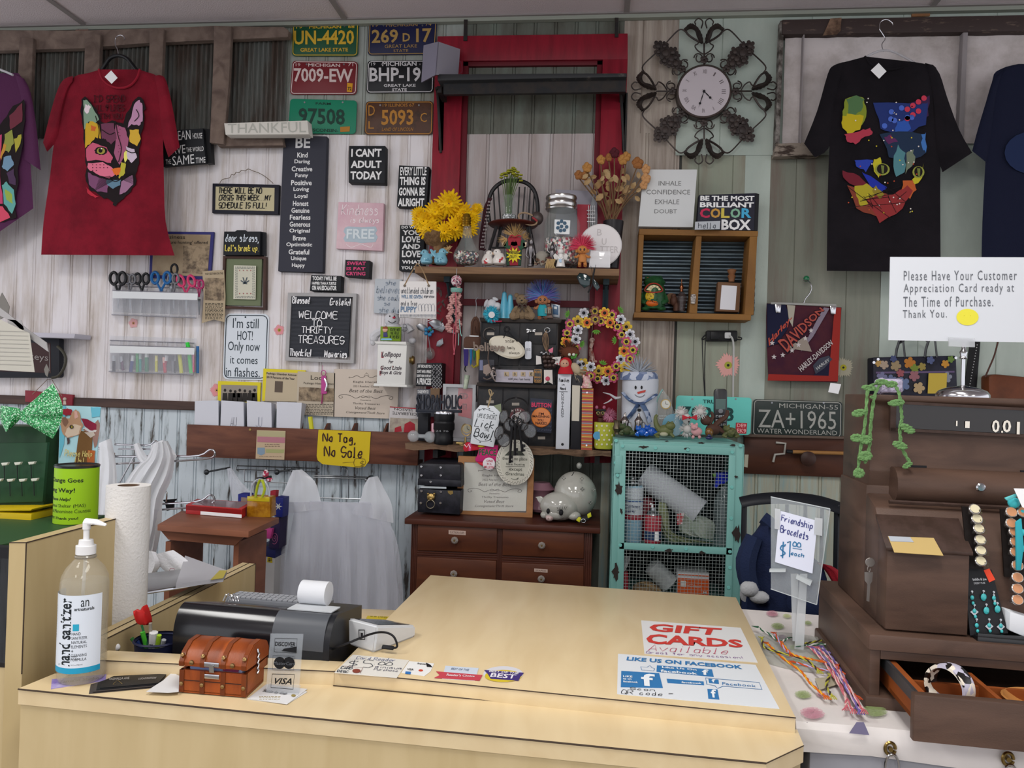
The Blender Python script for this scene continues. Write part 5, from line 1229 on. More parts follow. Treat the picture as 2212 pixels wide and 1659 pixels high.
for q in([(1276,600),(1266,592),(1252,590),(1246,598),(1252,612),(1262,622),(1274,616)],[(1280,600),(1290,610),(1296,620),(1290,628),(1282,618)]):
 slab(q,.002,.0005);A('wing',M('10292b',.1));tube(q,.9,1,True,5);A('wing_wire',dark)
tube([(1284,580),(1281,600),(1278,618),(1270,632)],1.6,3);tube([(1281,596),(1276,574)],.5,1);tube([(1283,596),(1287,572)],.5,1);A('body',dark)
# ---------- hanging things left ----------
N('jellyfish_mobile','pink crocheted jellyfish ornament hanging from the plank shelf','ornament',-.29)
ball(986,607,12,13,12,seg=14);A('crochet_cap',M('a8848c',.9,k='vor',c2='c9a0a8,5a4a50,d0c4c4,8d3a50',s=180,b=1))
lathe(986,628,[(-4,11),(0,13),(5,13)],14,cap=False);A('green_rim',M('6f9a90',.9,b=1))
for k in range(4):
 for i in range(20):
  x_=978+k*4-(i*.5 if k<2 else -i*.1)+3*math.sin(i*1.4+k);y_=628+i*4.6-(k==3)*6;ball(x_-(i>4)*2*(1 if k<2 else 0),y_,4.6,3.2,4.5,rot=40*(i%2)-20,seg=7,ns=.25,d=3*math.sin(k*2))
A('ruffled_arms',M('b98a86',.95,b=1))
tube([(984,624,8),(985,680,8),(984,740,8),(980,766,6)],1.1,3);tube([(981,700,6),(979,740,6),(982,766,6)],1,3);A('coral_cord',M('a8505c',.8))
tube([(992,690,4),(995,720,4),(998,726,4)],1.1,2);tube([(991,720,4),(990,746,4)],1,1);A('mint_cord',M('7aa8a0',.8))
tube([(986,594),(987,580)],.6,1);A('hook',steel)
N('metal_flower','silver metal flower ornament with blue glass beads and teardrop crystal','ornament',-.05)
for q in([(898,703),(908,698),(922,704),(926,716),(912,716),(903,712)],[(944,738),(956,730),(958,742),(950,749),(942,748)],[(964,706),(978,712),(984,722),(972,718)],[(925,696),(938,690),(956,696),(962,708),(955,718),(940,712)]):
 slab(q,.003,.001);A('leaf',M('7a7c80',.3,.9))
for a in range(5):ball(926+7*math.cos(a*1.256),716+7*math.sin(a*1.256),4.5,4.5,3,d=5,seg=8)
A('blue_bead',M('2f7fae',.15));ball(930,713,3,d=8);A('green_bead',M('2f7a4a',.15))
tube([(925,724),(928,745),(930,760)],1,2);tube(circ(937,700,18,10,14),.8,1,True);A('wire',steel)
ball(928,764,12,14,8);A('crystal_drop',gl2);ball(928,766,7,9,4,seg=6);A('crystal_core',M('5c4f52',.1,k='clear',a=.5))
N('leaf_ornament','dark crumpled metal leaf sprig hanging behind the puppy sign','ornament',-.06)
for i in range(14):
 a=RNG.uniform(0,6);x_=950+RNG.uniform(-4,12);y_=620+i*5;slab([(x_,y_),(x_+8*math.cos(a),y_+8*math.sin(a)),(x_+13*math.cos(a+.3),y_+13*math.sin(a+.3)),(x_+6*math.cos(a+.7),y_+7*math.sin(a+.7))],.002,0,.004*(i%4))
O(M('4a3a38',.4,.6))
N('leather_tag','tooled brown leather arch tag hanging on a wire hook','ornament',-.05)
slab([(1016,726),(1017,696),(1022,686),(1028,682),(1033,687),(1037,698),(1036,726)],.006,.001);A('leather',M('5c4033',.7,b=.6));tube([(1027,684),(1029,660),(1028,648),(1032,642)],.8,3);A('hook',steel);line([(1021,722),(1022,698),(1028,689),(1033,698),(1032,722)],1);line([(1026,720),(1027,704),(1029,720)],1);A('tooled_line',M('38251d',.8))
N('award_ribbons','brown leather patch with purple, blue, green, yellow and orange ribbons','ribbons',-.06)
slab([(1002,732),(1006,727),(1038,727),(1042,733),(1041,748),(1036,752),(1004,751),(1001,746)],.006,.001);A('leather_patch',M('5f4438',.7,b=.4))
slab([(1014,724),(1034,725),(1034,728),(1014,727)],.002);slab([(1002,752),(1038,753),(1038,755),(1002,754)],.002);A('white_edge',white)
for x0_,x1_,y_,c_,nm in((1001,1012,784,'34246e','purple'),(1014,1020,782,'2a6aa0','blue'),(1021,1027,772,'1f6a4c','green'),(1028,1036,784,'c9b02c','yellow'),(1036,1040,778,'c4682c','orange')):
 loft([(x0_,754),(x0_+1,770),(x0_+1,y_),(x0_+3,y_+8)],[(x1_,754),(x1_,770),(x1_-1,y_),(x1_-2,y_+6)],1,4,.5,2);A('ribbon',M(c_,.6))
tube([(1006,790),(1004,798),(1007,803)],1.4,3);A('hook',dark)
for i in range(2):tube([(1019+i*12,788),(1024+i*6,794),(1030,788)],1.5,2)
A('bow_knot',M('a89a2a',.6))
# ---------- lollipop box, plush ----------
N('lollipop_box','white wooden lollipop box with old-english lettering and brass side knob','box',-.16)
wd=M('cfcfcb',.45)
slab([(816,743),(879,745),(875,831),(814,829)],.14,.002);O(wd)
slab([(808,737),(877,738),(878,745),(812,743)],.15,.002,.006);A('lid',wd);slab([(808,828),(878,831),(880,837),(806,834)],.15,.002,.006);A('base',wd)
q=P(887,778,-.1);lathe_w(q-V((.004,0,0)),[(0,.012),(.006,.012),(.012,.02),(.02,.016),(.022,.004)],16,V((1,0,0)));A('knob',brass)
for s,b_ in(('Lollipops',(824,760,867,774)),('For',(839,777,850,785)),('Good Little',(822,790,868,799)),('Boys & Girls',(820,801,868,811))):tx(s,*b_,st='bi')
A(LT,M('3a2f38',.6));[tx(s,*b_,st='b') for s,b_ in(('L',(824,760,829,773)),('G',(822,790,827,799)),('L',(848,790,852,799)),('B',(820,801,824,811)))];A('red_initials',M('8a2f3c',.6),sh=False) if 0 else A(LT,M('8a2f3c',.6),lab='red initials')
plush=M('c4c4c8',.95,b=.6)
N('plush_snow_creature','white plush snow creature sitting on the lollipop box behind green plaque','plush toy',-.09)
ball(847,691,17,16,14);h=A('head',plush)
for s in(-1,1):ball(847+s*5,683,1.6,1.6,1,d=13,seg=6)
A('eye',dark,h);ball(851,686,3.5,2.4,2,d=13.5,seg=8);A('nose',M('b03048',.5),h);tube([(838,693,12),(847,698,13.5),(856,693,12)],.7,3);A('mouth',dark,h)
ball(851,720,22,24,16);A('body',plush);tube([(836,712),(818,718),(806,728)],[10,9,10],2);tube([(864,712),(880,706),(888,716)],[9,8,9],2);ball(808,729,10,12,9);A('arm',plush)
pen('B',873,702,882,716,w=1,d=.02);A('stitched_letter',M('5a5a64',.7));ball(806,738,6,9,6);ball(890,736,9,7,8);A('foot',plush)
N('small_plaque','small green plaque with painted figure standing on the lollipop box','plaque',-.165);slab([(822,705),(866,706),(865,737),(821,736)],.012,.001);O(M('6d8a1e',.5))
ball(832,712,6,6,3,d=2,seg=10);A('head_relief',M('c9a089',.5));ball(832,709,6,4,3,d=2.2,seg=8);A('hair_relief',M('8a4a2a',.6));slab([(828,718),(836,718),(837,728),(828,728)],.003,.001,.003);A('coat_relief',M('3d3a6a',.5));slab([(824,731),(845,731),(847,735),(822,735)],.002,0,.002);A('puddle',M('6fa8c4',.3))
for s,b_ in(("YOU'RE NOT",(842,709,864,715)),('THE PEST',(843,717,862,723)),('OF THE REST',(842,725,863,731))):pen(s,*b_,w=.8,d=.001)
A(LT,M('2a3a10',.6))
N('box_sign','black princess box sign with chain-link pattern side, above the SHOPAHOLIC sign','sign',-.12)
slab([(900,785),(934,784),(933,835),(898,834)],.03,.001);O(sgb);setY(-.119);slab([(934,784),(954,784),(953,836),(933,835)],.1);A('patterned_side',M('1a1b1f',.6))
for i in range(6):
 for j in range(3):line([(937+j*7,788+i*8.5),(940.5+j*7,792.2+i*8.5),(937+j*7,796.5+i*8.5),(933.5+j*7,792.2+i*8.5)],1,.001,1,True)
A('link_pattern',M('a5a5a8',.5));setY(-.12)
for s,b_ in(('JUST BECAUSE YOU',(902,788,932,796)),("DON'T HAVE A PRINCE",(901,799,932,806)),("DOESN'T MEAN YOU'RE NOT",(900,809,932,815)),('A PRINCESS',(900,817,932,831))):tx(s,*b_,st='b')
A(LT,wht)
N('box_sign','small grey box sign under the princess sign','sign',-.11);slab([(901,840),(946,841),(945,900),(900,900)],.05,.001);O(M('4a4c54',.6));tx("I'D AGREE WITH YOU",902,842,926,850,'b');A(LT,wht);setY(-.112);slab([(930,838),(950,838),(949,860),(930,860)],.002);A('kraft_patch',M('6e5844',.8))
N('holiday_cards','holiday greeting card box propped at right end of the mail rack','cards',-.06);slab([(842,878),(905,882),(903,936),(839,935)],.02,.001);O(M('b8b4b4',.6))
slab([(843,902),(903,905),(902,935),(841,934)],.001,0,.001);A('card_picture',M('8d8078',.7,k='noise',c2='a8a090',s=20));slab([(874,916),(886,910),(896,916),(897,934),(872,934)],.001,0,.002);slab([(853,924),(866,920),(868,932),(852,934)],.001,0,.002);A('red_bird_print',M('9c2430',.6));slab([(842,878),(905,882),(905,884),(842,880)],.001,0,.001);A('red_edge',M('9c2430',.6))
tx('CELEBRATE',[(900,898),(848,895),(848,889),(900,892)],d=.001);tx('SEASON',[(892,889),(852,886),(852,881),(892,884)],d=.001);A(LT,dark)
# ---------- black drawer cabinet on the rough shelf ----------
ck=M('202124',.5,k='noise',c2='2c2a2a',s=20);ck2=M('2b2420',.55)
N('drawer_cabinet','black apothecary drawer cabinet in two tiers on the rough shelf','cabinet',-.15)
slab([(1040,694),(1206,698),(1200,974),(1026,968)],.11,.002);A('carcass',ck)
hexa([P(1206,696,-.15),P(1222,690,-.05),P(1214,960,-.05),P(1200,974,-.15)],[P(1200,696,-.15),P(1212,690,-.05),P(1206,960,-.05),P(1196,974,-.15)]);A('side_panel',ck2)
setY(-.16);slab([(1036,686),(1214,690),(1210,698),(1038,695)],.12,.001);A('top',ck2)
setY(-.175);slab([(1030,826),(1202,832),(1200,840),(1030,834)],.13,.001);A('middle_board',ck2)
def drw(q,l=None):
 setY(-.154);slab(q,.006,.0015);d_=A('drawer',ck)
 cx_=sum(p[0] for p in q)/4;cy_=sum(p[1] for p in q)/4
 if l:slab([(cx_-8,l-3),(cx_+8,l-3),(cx_+8,l+3),(cx_-8,l+3)],.001,0,.001);A('label_holder',M('8d857a',.4,.4),d_)
for i,(a,b) in enumerate(((1042,1079),(1081,1123),(1125,1203))):
 drw([(a,698),(b,699),(b-2,744),(a-1,743)],721 if i!=1 else None);drw([(a,746),(b-1,747),(b-3,790),(a-2,789)]);drw([(a-1,793),(b-2,794),(b-4,824),(a-3,823)])
for a,b in((1034,1086),(1088,1142),(1144,1198)):drw([(a,838),(b,839),(b-2,968),(a-3,965)],873 if a==1088 else (868 if a<1080 else 946))
N('toy_animal','small white plush toy behind the blue fuzzy ball, on the cabinet','plush toy',-.13);ball(1062,658,11,12,9);ball(1056,668,8,11,8);ball(1074,662,9,9,8);ball(1050,655,4,9,4,rot=20);ball(1070,646,7,4,4,rot=20);O(plush)
N('fuzzy_ball','fuzzy turquoise yarn ball ornament on a red ring, left on the cabinet','ornament',-.17)
ball(1062,679,10);A('core',M('2a8fa8',.9));fluffy(1062,679,8,260,11,[M('2f9fb8',.9),M('47b0c6',.9)],d=9,w=1.2);disc(1062,680,7,.004,14,.03);A('pale_disc',M('c4c4c6',.5));tube([(1056,690,4),(1068,694,6),(1084,694,4)],1.6,3);A('red_ring',M('9c2440',.5))
for lab,x_,h in(('taller pale blue glossy cone shaker on the cabinet',1088,60),('shorter pale blue glossy cone shaker beside the teddy bear',1101,54)):
 N('cone_shaker',lab,'shaker',-.14,None);lathe(x_,690,[(0,10),(h*.5,8),(h*.85,5.2),(h-3,4.8),(h,2)],18);O(M('4f9db6',.15))
fur=M('7a6750',.95,b=.8)
N('teddy_bear','small tan teddy bear with plaid bow sitting on the cabinet','teddy bear',-.15)
ball(1128,677,15,15,12);A('body',fur);ball(1128,648,14,12.5,12);
for s in(-1,1):ball(1128+s*12,638,5.5,5.5,3.5)
ball(1128,651,6,5,5,d=9);h=A('head',fur);ball(1127,649,2.2,1.7,1.5,d=14);A('nose',dark,h)
for s in(-1,1):ball(1128+s*5,644,1.2,d=11.5,seg=6)
A('eye',dark,h)
for s in(-1,1):tube([(1128+s*10,664),(1128+s*19,674,4),(1128+s*16,680,8)],[6,5.5,5.5],2)
A('arm',fur)
for s in(-1,1):tube([(1128+s*10,682,6),(1128+s*19,684,12)],[8,7.5],1);ball(1128+s*20,682,8,9,5,d=14)
A('leg',fur)
for s in(-1,1):tube([(1128,660,13),(1128+s*7,656,14),(1128+s*9,664,14),(1128,661,13.5)],2,2,flat=.5);tube([(1128,662,14),(1128+s*5,674,15)],1.6,1)
A('bow',M('4a4038',.8))
troll('large doll with tall purple-blue fluffy hair in teal outfit on the cabinet',1172,690,.95,[M('5a4f9c',.9),M('4a7fae',.9),M('7a6fb0',.9)],'2a8f9a',Y=-.16,skin='a06a48',h_=32)
N('pewter_register','miniature bronze cash register in front of the purple-haired doll','miniature',-.17);slab([(1173,680),(1193,681),(1195,688),(1172,687)],.02,.001);slab([(1176,662),(1190,662),(1192,680),(1174,680)],.012,.001);slab([(1178,657),(1188,657),(1189,662),(1177,662)],.01,.001);A('body',M('4a3b36',.35,.8))
for i in range(4):tube([(1178+i*3.4,666,6),(1178+i*3.4,677,8)],1,1,seg=5)
A('key_row',M('8d8678',.3,.9))
N('blue_tin','small blue miniature vending box at right end of cabinet top','miniature',-.14);slab([(1190,655),(1210,659),(1209,687),(1192,685)],.012,.002);A('case',M('8a8d92',.3,.6));slab([(1194,658),(1206,660),(1206,680),(1195,679)],.002,.001,.002);A('blue_panel',M('1f4a6e',.3));slab([(1197,662),(1203,663),(1203,668),(1197,667)],.001,0,.005);A('window',M('b9c0c4',.3))
N('wire_ring','dark metal hoop hanging on the top left cabinet drawer','hoop',-.165);tube([(1058+14*math.cos(t*.35),722+14*math.sin(t*.35)) for t in range(2,17)],1.3,1);O(M('4a4440',.35,.8))
N('word_ornament','small brown metal believe word ornament on a wire','ornament',-.2);tx('believe',[(1022,738),(1092,742),(1090,760),(1024,758)],st='b',d=.004);tx('believe',[(1022,738),(1092,742),(1090,760),(1024,758)],st='b',d=.0);A(LT,M('6d5f55',.4,.6));tube([(1056,756),(1054,775),(1058,792)],1.2,2);A('stick',M('5a4a40',.6))
N('oval_dish','cream oval dish with engraved words hung on cabinet by metal charm','plate',-.19)
slab([(1095+39*math.cos(t*.2244)*1.0+(3*math.sin(t*.2244)),750+24*math.sin(t*.2244)+9*math.cos(t*.2244)*.9) for t in range(28)],.006,.0015);A('dish',M('b3ab98',.3,.1))
slab([(1095+34*math.cos(t*.2244)*1.0+(3*math.sin(t*.2244)),750+19.5*math.sin(t*.2244)+8*math.cos(t*.2244)*.9) for t in range(28)],.001,0,.0005);A('dish_center',M('c4bdab',.25))
for s,b_ in(('sister',(1092,732,1112,740)),('family',(1095,748,1112,756)),('always',(1100,759,1122,766))):pen(s,*b_,w=.8,d=.002)
A(LT,M('5a5248',.6))
for i in range(12):a=i*.5;tube([(1095+4*math.cos(a),712+5*math.sin(a)),(1095+7*math.cos(a+1),711+7*math.sin(a+1))],1.2,1)
tube([(1092,718),(1088,730)],1.2,1);tube([(1100,718),(1112,732),(1118,738)],1.2,2);A('charm',dark)
N('clothespin','small white clothespin with card on upper middle drawer','clip',-.165);slab([(1138,710),(1156,715),(1155,717),(1137,713)],.003);slab([(1138,716),(1156,711),(1157,713),(1138,719)],.003);O(white)
N('luggage_tag','white plastic tag hanging from a drawer by black cord','tag',-.175);slab(rq(1134,737,1148,776,4),.003,.0005);O(M('b9bcc4',.3));tube([(1141,738),(1142,722),(1145,712)],.8,1);A('cord',dark);scrib(1137,752,1146,758,3,.9,3);A(LT,M('5a5a60',.6))
N('key_bunch','bunch of keys, cords and silver caps hanging on top right drawer','keys',-.17)
for i in range(5):tube([(1180,714),(1172+i*3,730),(1176+i*2,750),(1180,758)],.8,3)
A('cord',M('7d6650',.8));tube(circ(1182,713,6,5,12),.9,1,True);A('key_ring',steel)
for i in range(5):ball(1170+i*5,762+(i%2)*3,4,4.5,4,seg=8)
A('silver_cap',M('8a8a8c',.25,.9))
N('jingle_bells','cluster of brown metal jingle bells on leather cord, right of cabinet','bells',-.19)
for i in range(9):ball(1184+(i%3-1)*8+(i//3)*2,772+(i//3)*9,6.5,6.5,6,d=(i%2)*3)
A('bell',M('3d302c',.4,.7));tube([(1184,766),(1183,745)],1,1);A('cord',M('4a382c',.8))
for lab,q in(('little white card with pink bow left of the bells',[(1158,768),(1168,770),(1170,786),(1158,788)]),('little white card marked ND right of the bells',[(1193,772),(1212,770),(1208,789),(1194,785)])):
 N('gift_card',lab,'card',-.2);slab(q,.002);O(M('c4c0bc',.5))
 if 'ND' in lab:tx('ND',1197,775,1205,780,'b');A(LT,dark);ball(1204,786,2,1.5,1,d=1);A('red_dot',M('a83a44',.5))
N('pink_bow','small pink paper clip bow above the jingle bells','bow',-.2);slab([(1184,756),(1195,750),(1194,762),(1187,761)],.004,.001);O(M('c46a80',.5))
N('framed_photo','small dark photo of flag and dancer leaning on the cabinet','photo',-.2);slab([(1034,776),(1068,777),(1068,824),(1033,822)],.006,.001);O(M('22222a',.4));slab([(1036,778),(1043,778),(1043,800),(1036,800)],.001,0,.001);A('flag_print',M('6b6f8a',.5));slab([(1044,790),(1056,786),(1062,800),(1054,812),(1044,806)],.001,0,.001);A('figure_print',M('8a7a72',.5))
N('metal_figurine','tiny silver dancing figurine in front of the dark photo','figurine',-.22);ball(1066,796,4,4.5,4);tube([(1066,800),(1062,808),(1066,818)],[3,3.6,2],2);tube([(1062,802),(1054,808),(1050,812)],1.6,2);tube([(1068,802),(1072,810),(1066,812)],1.6,2);tube([(1062,816),(1052,820),(1044,816)],1.6,2);tube([(1066,818),(1070,824)],1.6,1);A('figure',M('8a7f7a',.3,.8));ball(1064,793,5,4,4,d=-1.5);A('hair',dark)
N('word_block','pale wooden LOVE tile block standing on middle board of cabinet','sign',-.19);slab([(1071,798),(1152,800),(1151,828),(1070,825)],.02,.001);O(M('b3adb5',.6,k='wood',c2='9c97a2',s=6,stx=(1,4,4)))
for i,s in enumerate('LOVE'):
 x_=1089+i*18;slab([(x_,803),(x_+10,803.4),(x_+10,813),(x_,812.6)],.002,.0004,.002);A('letter_tile',M('a8967a',.5));tx(s,x_+3,805,x_+7,811,'b',d=.0026);A(LT,dark)
tx('with you, I am home',1098,816,1145,823,'i');A(LT,dark)
N('tin_badge','small dark badge pin reading KISS beside the LOVE block','badge',-.19);slab(rq(1153,797,1171,828,3),.004,.0005);O(M('14130f',.3));line(rq(1154,798,1170,826,3),.8,.001,1,True);tx('KISS',1155,801,1168,806,'b');tx('BREAD',1155,813,1168,817,'b');tx('ME NOW',1155,820,1168,825,'b');A(LT,M('a8783c',.4))
N('gift_ribbon','white rosette ribbon card with pink rose, right end of middle board','card',-.19);slab([(1175,799),(1193,799),(1194,830),(1184,824),(1175,829)],.003);O(M('c9c2bc',.6));ball(1183,818,5,5,1,d=1,seg=9);A('rose_print',M('b5405a',.5));tube([(1183,822,1),(1184,828,1)],.6,1);A('stem_print',M('4f7a4a',.6))
N('tag_sign','white tag shaped sign LIFE IS SHORT Lick the Bowl hanging by twine','sign',-.33)
slab([(1037,875),(1066,877),(1082,892),(1066,966),(1016,958),(1024,890)],.008,.0008);O(M('c9ced2',.6))
for s,q in(('LIFE IS SHORT',[(1032,893),(1074,896),(1072,908),(1030,901)]),('THE',[(1047,924),(1057,926),(1056,932),(1046,931)])):tx(s,q,st='')
for s,q in(('Lick',[(1028,903),(1068,911),(1066,926),(1025,921)]),('Bowl',[(1026,926),(1066,930),(1062,950),(1023,942)])):pen(s,[*q],w=1.8,sl=.25)
for b_ in(((1034,888),(1044,882),(1056,886),(1066,890)),((1024,944),(1036,952),(1048,953),(1060,950))):
 line(b_,.8);[blob(circ(x_+1,y_-3+6*(i%2),2,1.1,6)) for i,(x_,y_) in enumerate(b_)]
A(LT,M('23282c',.6));tube([(1054,880),(1058,862),(1062,846),(1056,842),(1060,856),(1066,848)],1.3,3);tube([(1054,880),(1061,860)],1,1);A('twine',M('9a8768',.9))
N('folded_bill','folded dollar bill tucked behind the tag sign','banknote',-.18);slab([(1060,878),(1082,872),(1084,900),(1070,884)],.002);O(M('8a9478',.7))
N('rolled_bill','rolled dollar bill standing in the white shadow frame','banknote',-.14);lathe(1005,840,[(0,4.5),(30,6)],12,ax=V((.12,0,1)));O(M('7f8d7c',.7,k='noise',c2='b0b8a4',s=40))
N('fabric_sock','pink and red quilted ornament lettered PEACE under the tag sign','ornament',-.315)
slab([(1002,960),(1008,955),(1030,958),(1040,964),(1034,972),(1004,976),(1000,970)],.014,.003);A('red_toe',M('a8202e',.8));slab([(1012,956),(1018,956),(1018,974),(1012,975)],.015,.002,.001);A('pink_band',M('c44a78',.8))
slab([(1034,964),(1076,962),(1074,998),(1028,998),(1026,990),(1034,980)],.012,.003);A('pink_panel',M('b52a68',.8));slab([(1030,998),(1052,1000),(1052,1010),(1036,1004)],.01,.002);A('red_corner',M('c42a3c',.8));ball(1040,964,8,3,5);A('yellow_patch',M('c4a82c',.8));line([(1003,960),(1008,966),(1012,960),(1016,968)],1.3,.002,1);A('zigzag',white);tx('PEACE',1034,970,1072,984,'b',d=.001);A(LT,M('1f5a38',.7))
N('pin_button','white round ONE IN A MILLION pin button','badge',-.34);disc(1056,1002,13.5,.006,28,.002,.002);O(M('cfc8cc',.3));L_([('ONE',1051,993,1065,998,'b'),('IN A',1052,1000,1062,1004,'b'),('MILLION',1046,1006,1067,1012,'b')],M('a82c40',.5),d=.0025)
N('wall_plaque','oval cream plaque no place like home except Grandmas, with leafy border','plaque',-.33)
slab(circ(1112,999,41,49,40),.012,.002);O(M('bfbcb0',.35));slab(circ(1112,999,31,39,32),.001,0,.0008);A('center',M('b3b1a4',.35))
for i in range(110):
 t=i*.0571*1;r=34.5+(i%3)*1.9;blob(circ(1112+r*math.cos(t*1),999+(r+8)*math.sin(t*1),1.1,.8,5),.001)
A('border_print',M('3d3c34',.6))
for s,b_ in(("there's no place",(1085,987,1139,996)),('like home',(1094,1000,1134,1005)),('except',(1100,1011,1128,1019)),('Grandmas',(1092,1020,1132,1027))):tx(s,*b_,d=.002)
line([(1092,1008),(1134,1008)],.8,.002,1);line([(1104,1033),(1112,1036),(1120,1032),(1116,1037)],.9,.002);slab([(1090,984),(1100,974),(1126,974),(1134,984)],.0005,0,.0015);A(LT,M('3d4038',.6))
N('button_card','grey BUTTON card with orange I am imagining you naked pin','badge card',-.19);slab([(1146,860),(1194,863),(1191,936),(1143,932)],.003,.0005);O(M('2b2f3c',.6))
for i in range(8):tx('BUTTON',[(1147,866+i*8.5),(1192,868+i*8.5),(1192,872+i*8.5),(1147,870+i*8.5)],st='i')
A('background_print',M('484d60',.6));tx('BUTTON',1148,870,1191,880,'B',d=.002);A(LT,M('c43a5c',.5))
disc(1169,902,21.5,.006,32,.006,.003);A('pin',M('c9722a',.25));L_([("I'M",1164,891,1175,896,'b'),('IMAGINING',1150,897,1187,902,'b'),('YOU',1161,905,1174,910,'b'),('NAKED',1157,911,1182,917,'b')],M('4a2414',.5),d=.0075)
N('iron_hoop','large dark hoop hook holding old eyeglasses and keys','hoop',-.22);tube([(1087,895),(1086,876),(1096,864),(1114,859),(1132,864),(1142,878),(1142,895)],1.6,4);disc(1115,860,2,.003,8,.003);O(M('2c2a2c',.35,.7))
N('round_badge','round white and maroon mason style badge behind the eyeglasses','badge',-.215);disc(1120,900,19,.004,26);O(M('5a3438',.5));disc(1121,903,13,.0045,22,.001);A('center',M('a8a09c',.5));[tx(s,1105+i*6,884-(0,2,2,0)[i]+1,1109+i*6,889-(0,2,2,0)[i]+1,'b',d=.002) for i,s in enumerate('MARK')];A(LT,M('b8b0ac',.5))
frm=M('26201e',.3,.5);lens=M('6f7174',.05,k='clear',a=.4)
for lab,e_ in(('dark oval eyeglasses hanging at upper left of the hoop',[(1088,900,9,14,10),(1101,918,12,13,-20)]),('dark eyeglasses hanging at upper right of the hoop',[(1133,901,13,13,20),(1129,920,11,9,10)]),('thin wire eyeglasses hanging at lower left of the hoop',[(1078,935,9,15,15),(1088,951,13,14,-10)]),('large rounded eyeglasses hanging at lower right of the hoop',[(1145,931,13,15,-20)])):
 N('eyeglasses',lab,'eyeglasses',-.36)
 for x_,y_,a,b,r in e_:
  c_,s_=math.cos(math.radians(r)),math.sin(math.radians(r));q=[(x_+u*c_-v*s_,y_+u*s_+v*c_) for u,v in[(a*math.cos(t*.314),b*math.sin(t*.314)) for t in range(20)]];slab(q,.0015);A('lens',lens);tube(q,1.1,1,True,5);A('rim',frm)
 x_,y_=e_[0][:2];x2,y2=e_[-1][:2]
 if len(e_)>1:tube([(x_+(x2-x_)*.45,y_+(y2-y_)*.45-3,1),(x_+(x2-x_)*.6,y_+(y2-y_)*.6,2)],1,1)
 for i in(0,-1):tube([(e_[i][0]+e_[i][2]*(1 if x_<1110 else -1)*.9,e_[i][1],-2),(1110,905+i*-8,-14),(1112,884,-20)],.9,2,seg=5)
 A('temple',frm)
N('skeleton_keys','bunch of big black iron skeleton keys hanging below the eyeglasses','keys',-.385)
for i,(x0_,y0_,x1_,y1_) in enumerate(((1106,906,1101,1000),(1113,900,1112,984),(1122,904,1128,976))):
 tube([(x0_,y0_+20),(x1_,y1_)],2.6,1,seg=8);tube([(x0_,y0_+24),(x0_,y0_+16)],4,1,seg=8);tube(circ(x0_,y0_+8,6,8,12),1.8,1,True,6)
 slab([(x1_-1,y1_-16),(x1_+7,y1_-16),(x1_+7,y1_-10),(x1_+3,y1_-9),(x1_+3,y1_-6),(x1_+7,y1_-5),(x1_+7,y1_-1),(x1_-1,y1_)],.003);A('key',M('141315',.4,.6))
tube(circ(1114,902,9,7,12),1,1,True);A('key_ring',steel)
# ---------- left end of rough shelf ----------
N('word_sign','navy cut-out SHOPAHOLIC word sign standing at left of rough shelf','sign',-.25)
nv2=M('20242e',.5);slab([(898,884),(996,886),(996,892),(898,890)],.02,.0005);A('base_bar',nv2)
tx('SHOPAHOLIC',[(899,852),(997,853),(997,885),(898,885)],st='b',d=0)
f0=list(BM.faces);r_=bmesh.ops.extrude_face_region(BM,geom=f0);bmesh.ops.translate(BM,verts=[v for v in r_['geom'] if isinstance(v,bmesh.types.BMVert)],vec=(0,.016,0));A(LT,nv2)
N('black_block','tall black block stand under the SHOPAHOLIC sign','stand',-.19);slab([(903,892),(925,893),(924,953),(902,952)],.05,.002);O(M('14161c',.5))
N('lens_mug','black camera lens shaped mug on the rough shelf','mug',-.24)
lathe(958,960,[(0,19),(3,21),(16,21),(18,20),(30,21),(32,22),(48,22),(50,21),(56,22.5),(66,22.5)],28);A('barrel',M('131417',.4))
lathe(958,960,[(66,22.5),(70,22.8),(72,21.5),(71,19)],28,cap=False);A('steel_rim',chrome);lathe(958,960,[(32,22.6),(34,22.8),(44,22.8),(46,22.6)],44,cap=False);A('grip_ring',M('0c0c0e',.8));tx('24 70',948,928,975,931,d=.062);A(LT,M('8a8d90',.5))
N('pink_eraser','small pink ribbed eraser beside the lens mug','eraser',-.25);slab([(932,915),(937,914),(938,934),(932,933)],.01,.001);O(M('c49aa6',.6))
N('glass_dumbbell','clear crystal dumbbell knife rest at left end of the rough shelf','ornament',-.255)
cr=M('c4ccd0',.02,k='clear',a=.35)
ball(893,942,13,13,13,seg=10);ball(929,944,13,13,13,seg=10);A('crystal_ball',cr);tube([(904,942),(918,943)],4.5,1);A('crystal_bar',cr)
N('desk_clock','small brass globe-stand clock on the rough shelf','clock',-.25)
tube([(1008+11*math.cos(t*.3),928+13*math.sin(t*.3)) for t in range(-3,16)],1.1,1);lathe(1005,962,[(0,14),(2,14),(3,8),(6,2.5),(18,2)],18);slab([(985,955),(1012,957),(1012,961),(985,960)],.03,.001);A('stand',brass)
q=pt(1009,926);m_=mp(q);lathe_w(q,[(0,9.5*m_),(.004,9.5*m_)],22,V((0,-1,0)));A('case',brass);lathe_w(q+V((0,-.0041,0)),[(0,8*m_),(.001,8*m_)],20,V((0,-1,0)));A('dial',M('8d8a7a',.4));line([(1009,926),(1009,920)],.7,.007,1);line([(1009,926),(1014,929)],.7,.007,1);A('clock_hands',dark)
N('shadow_frame','white shadow box frame with red poster behind lens mug','picture',-.12)
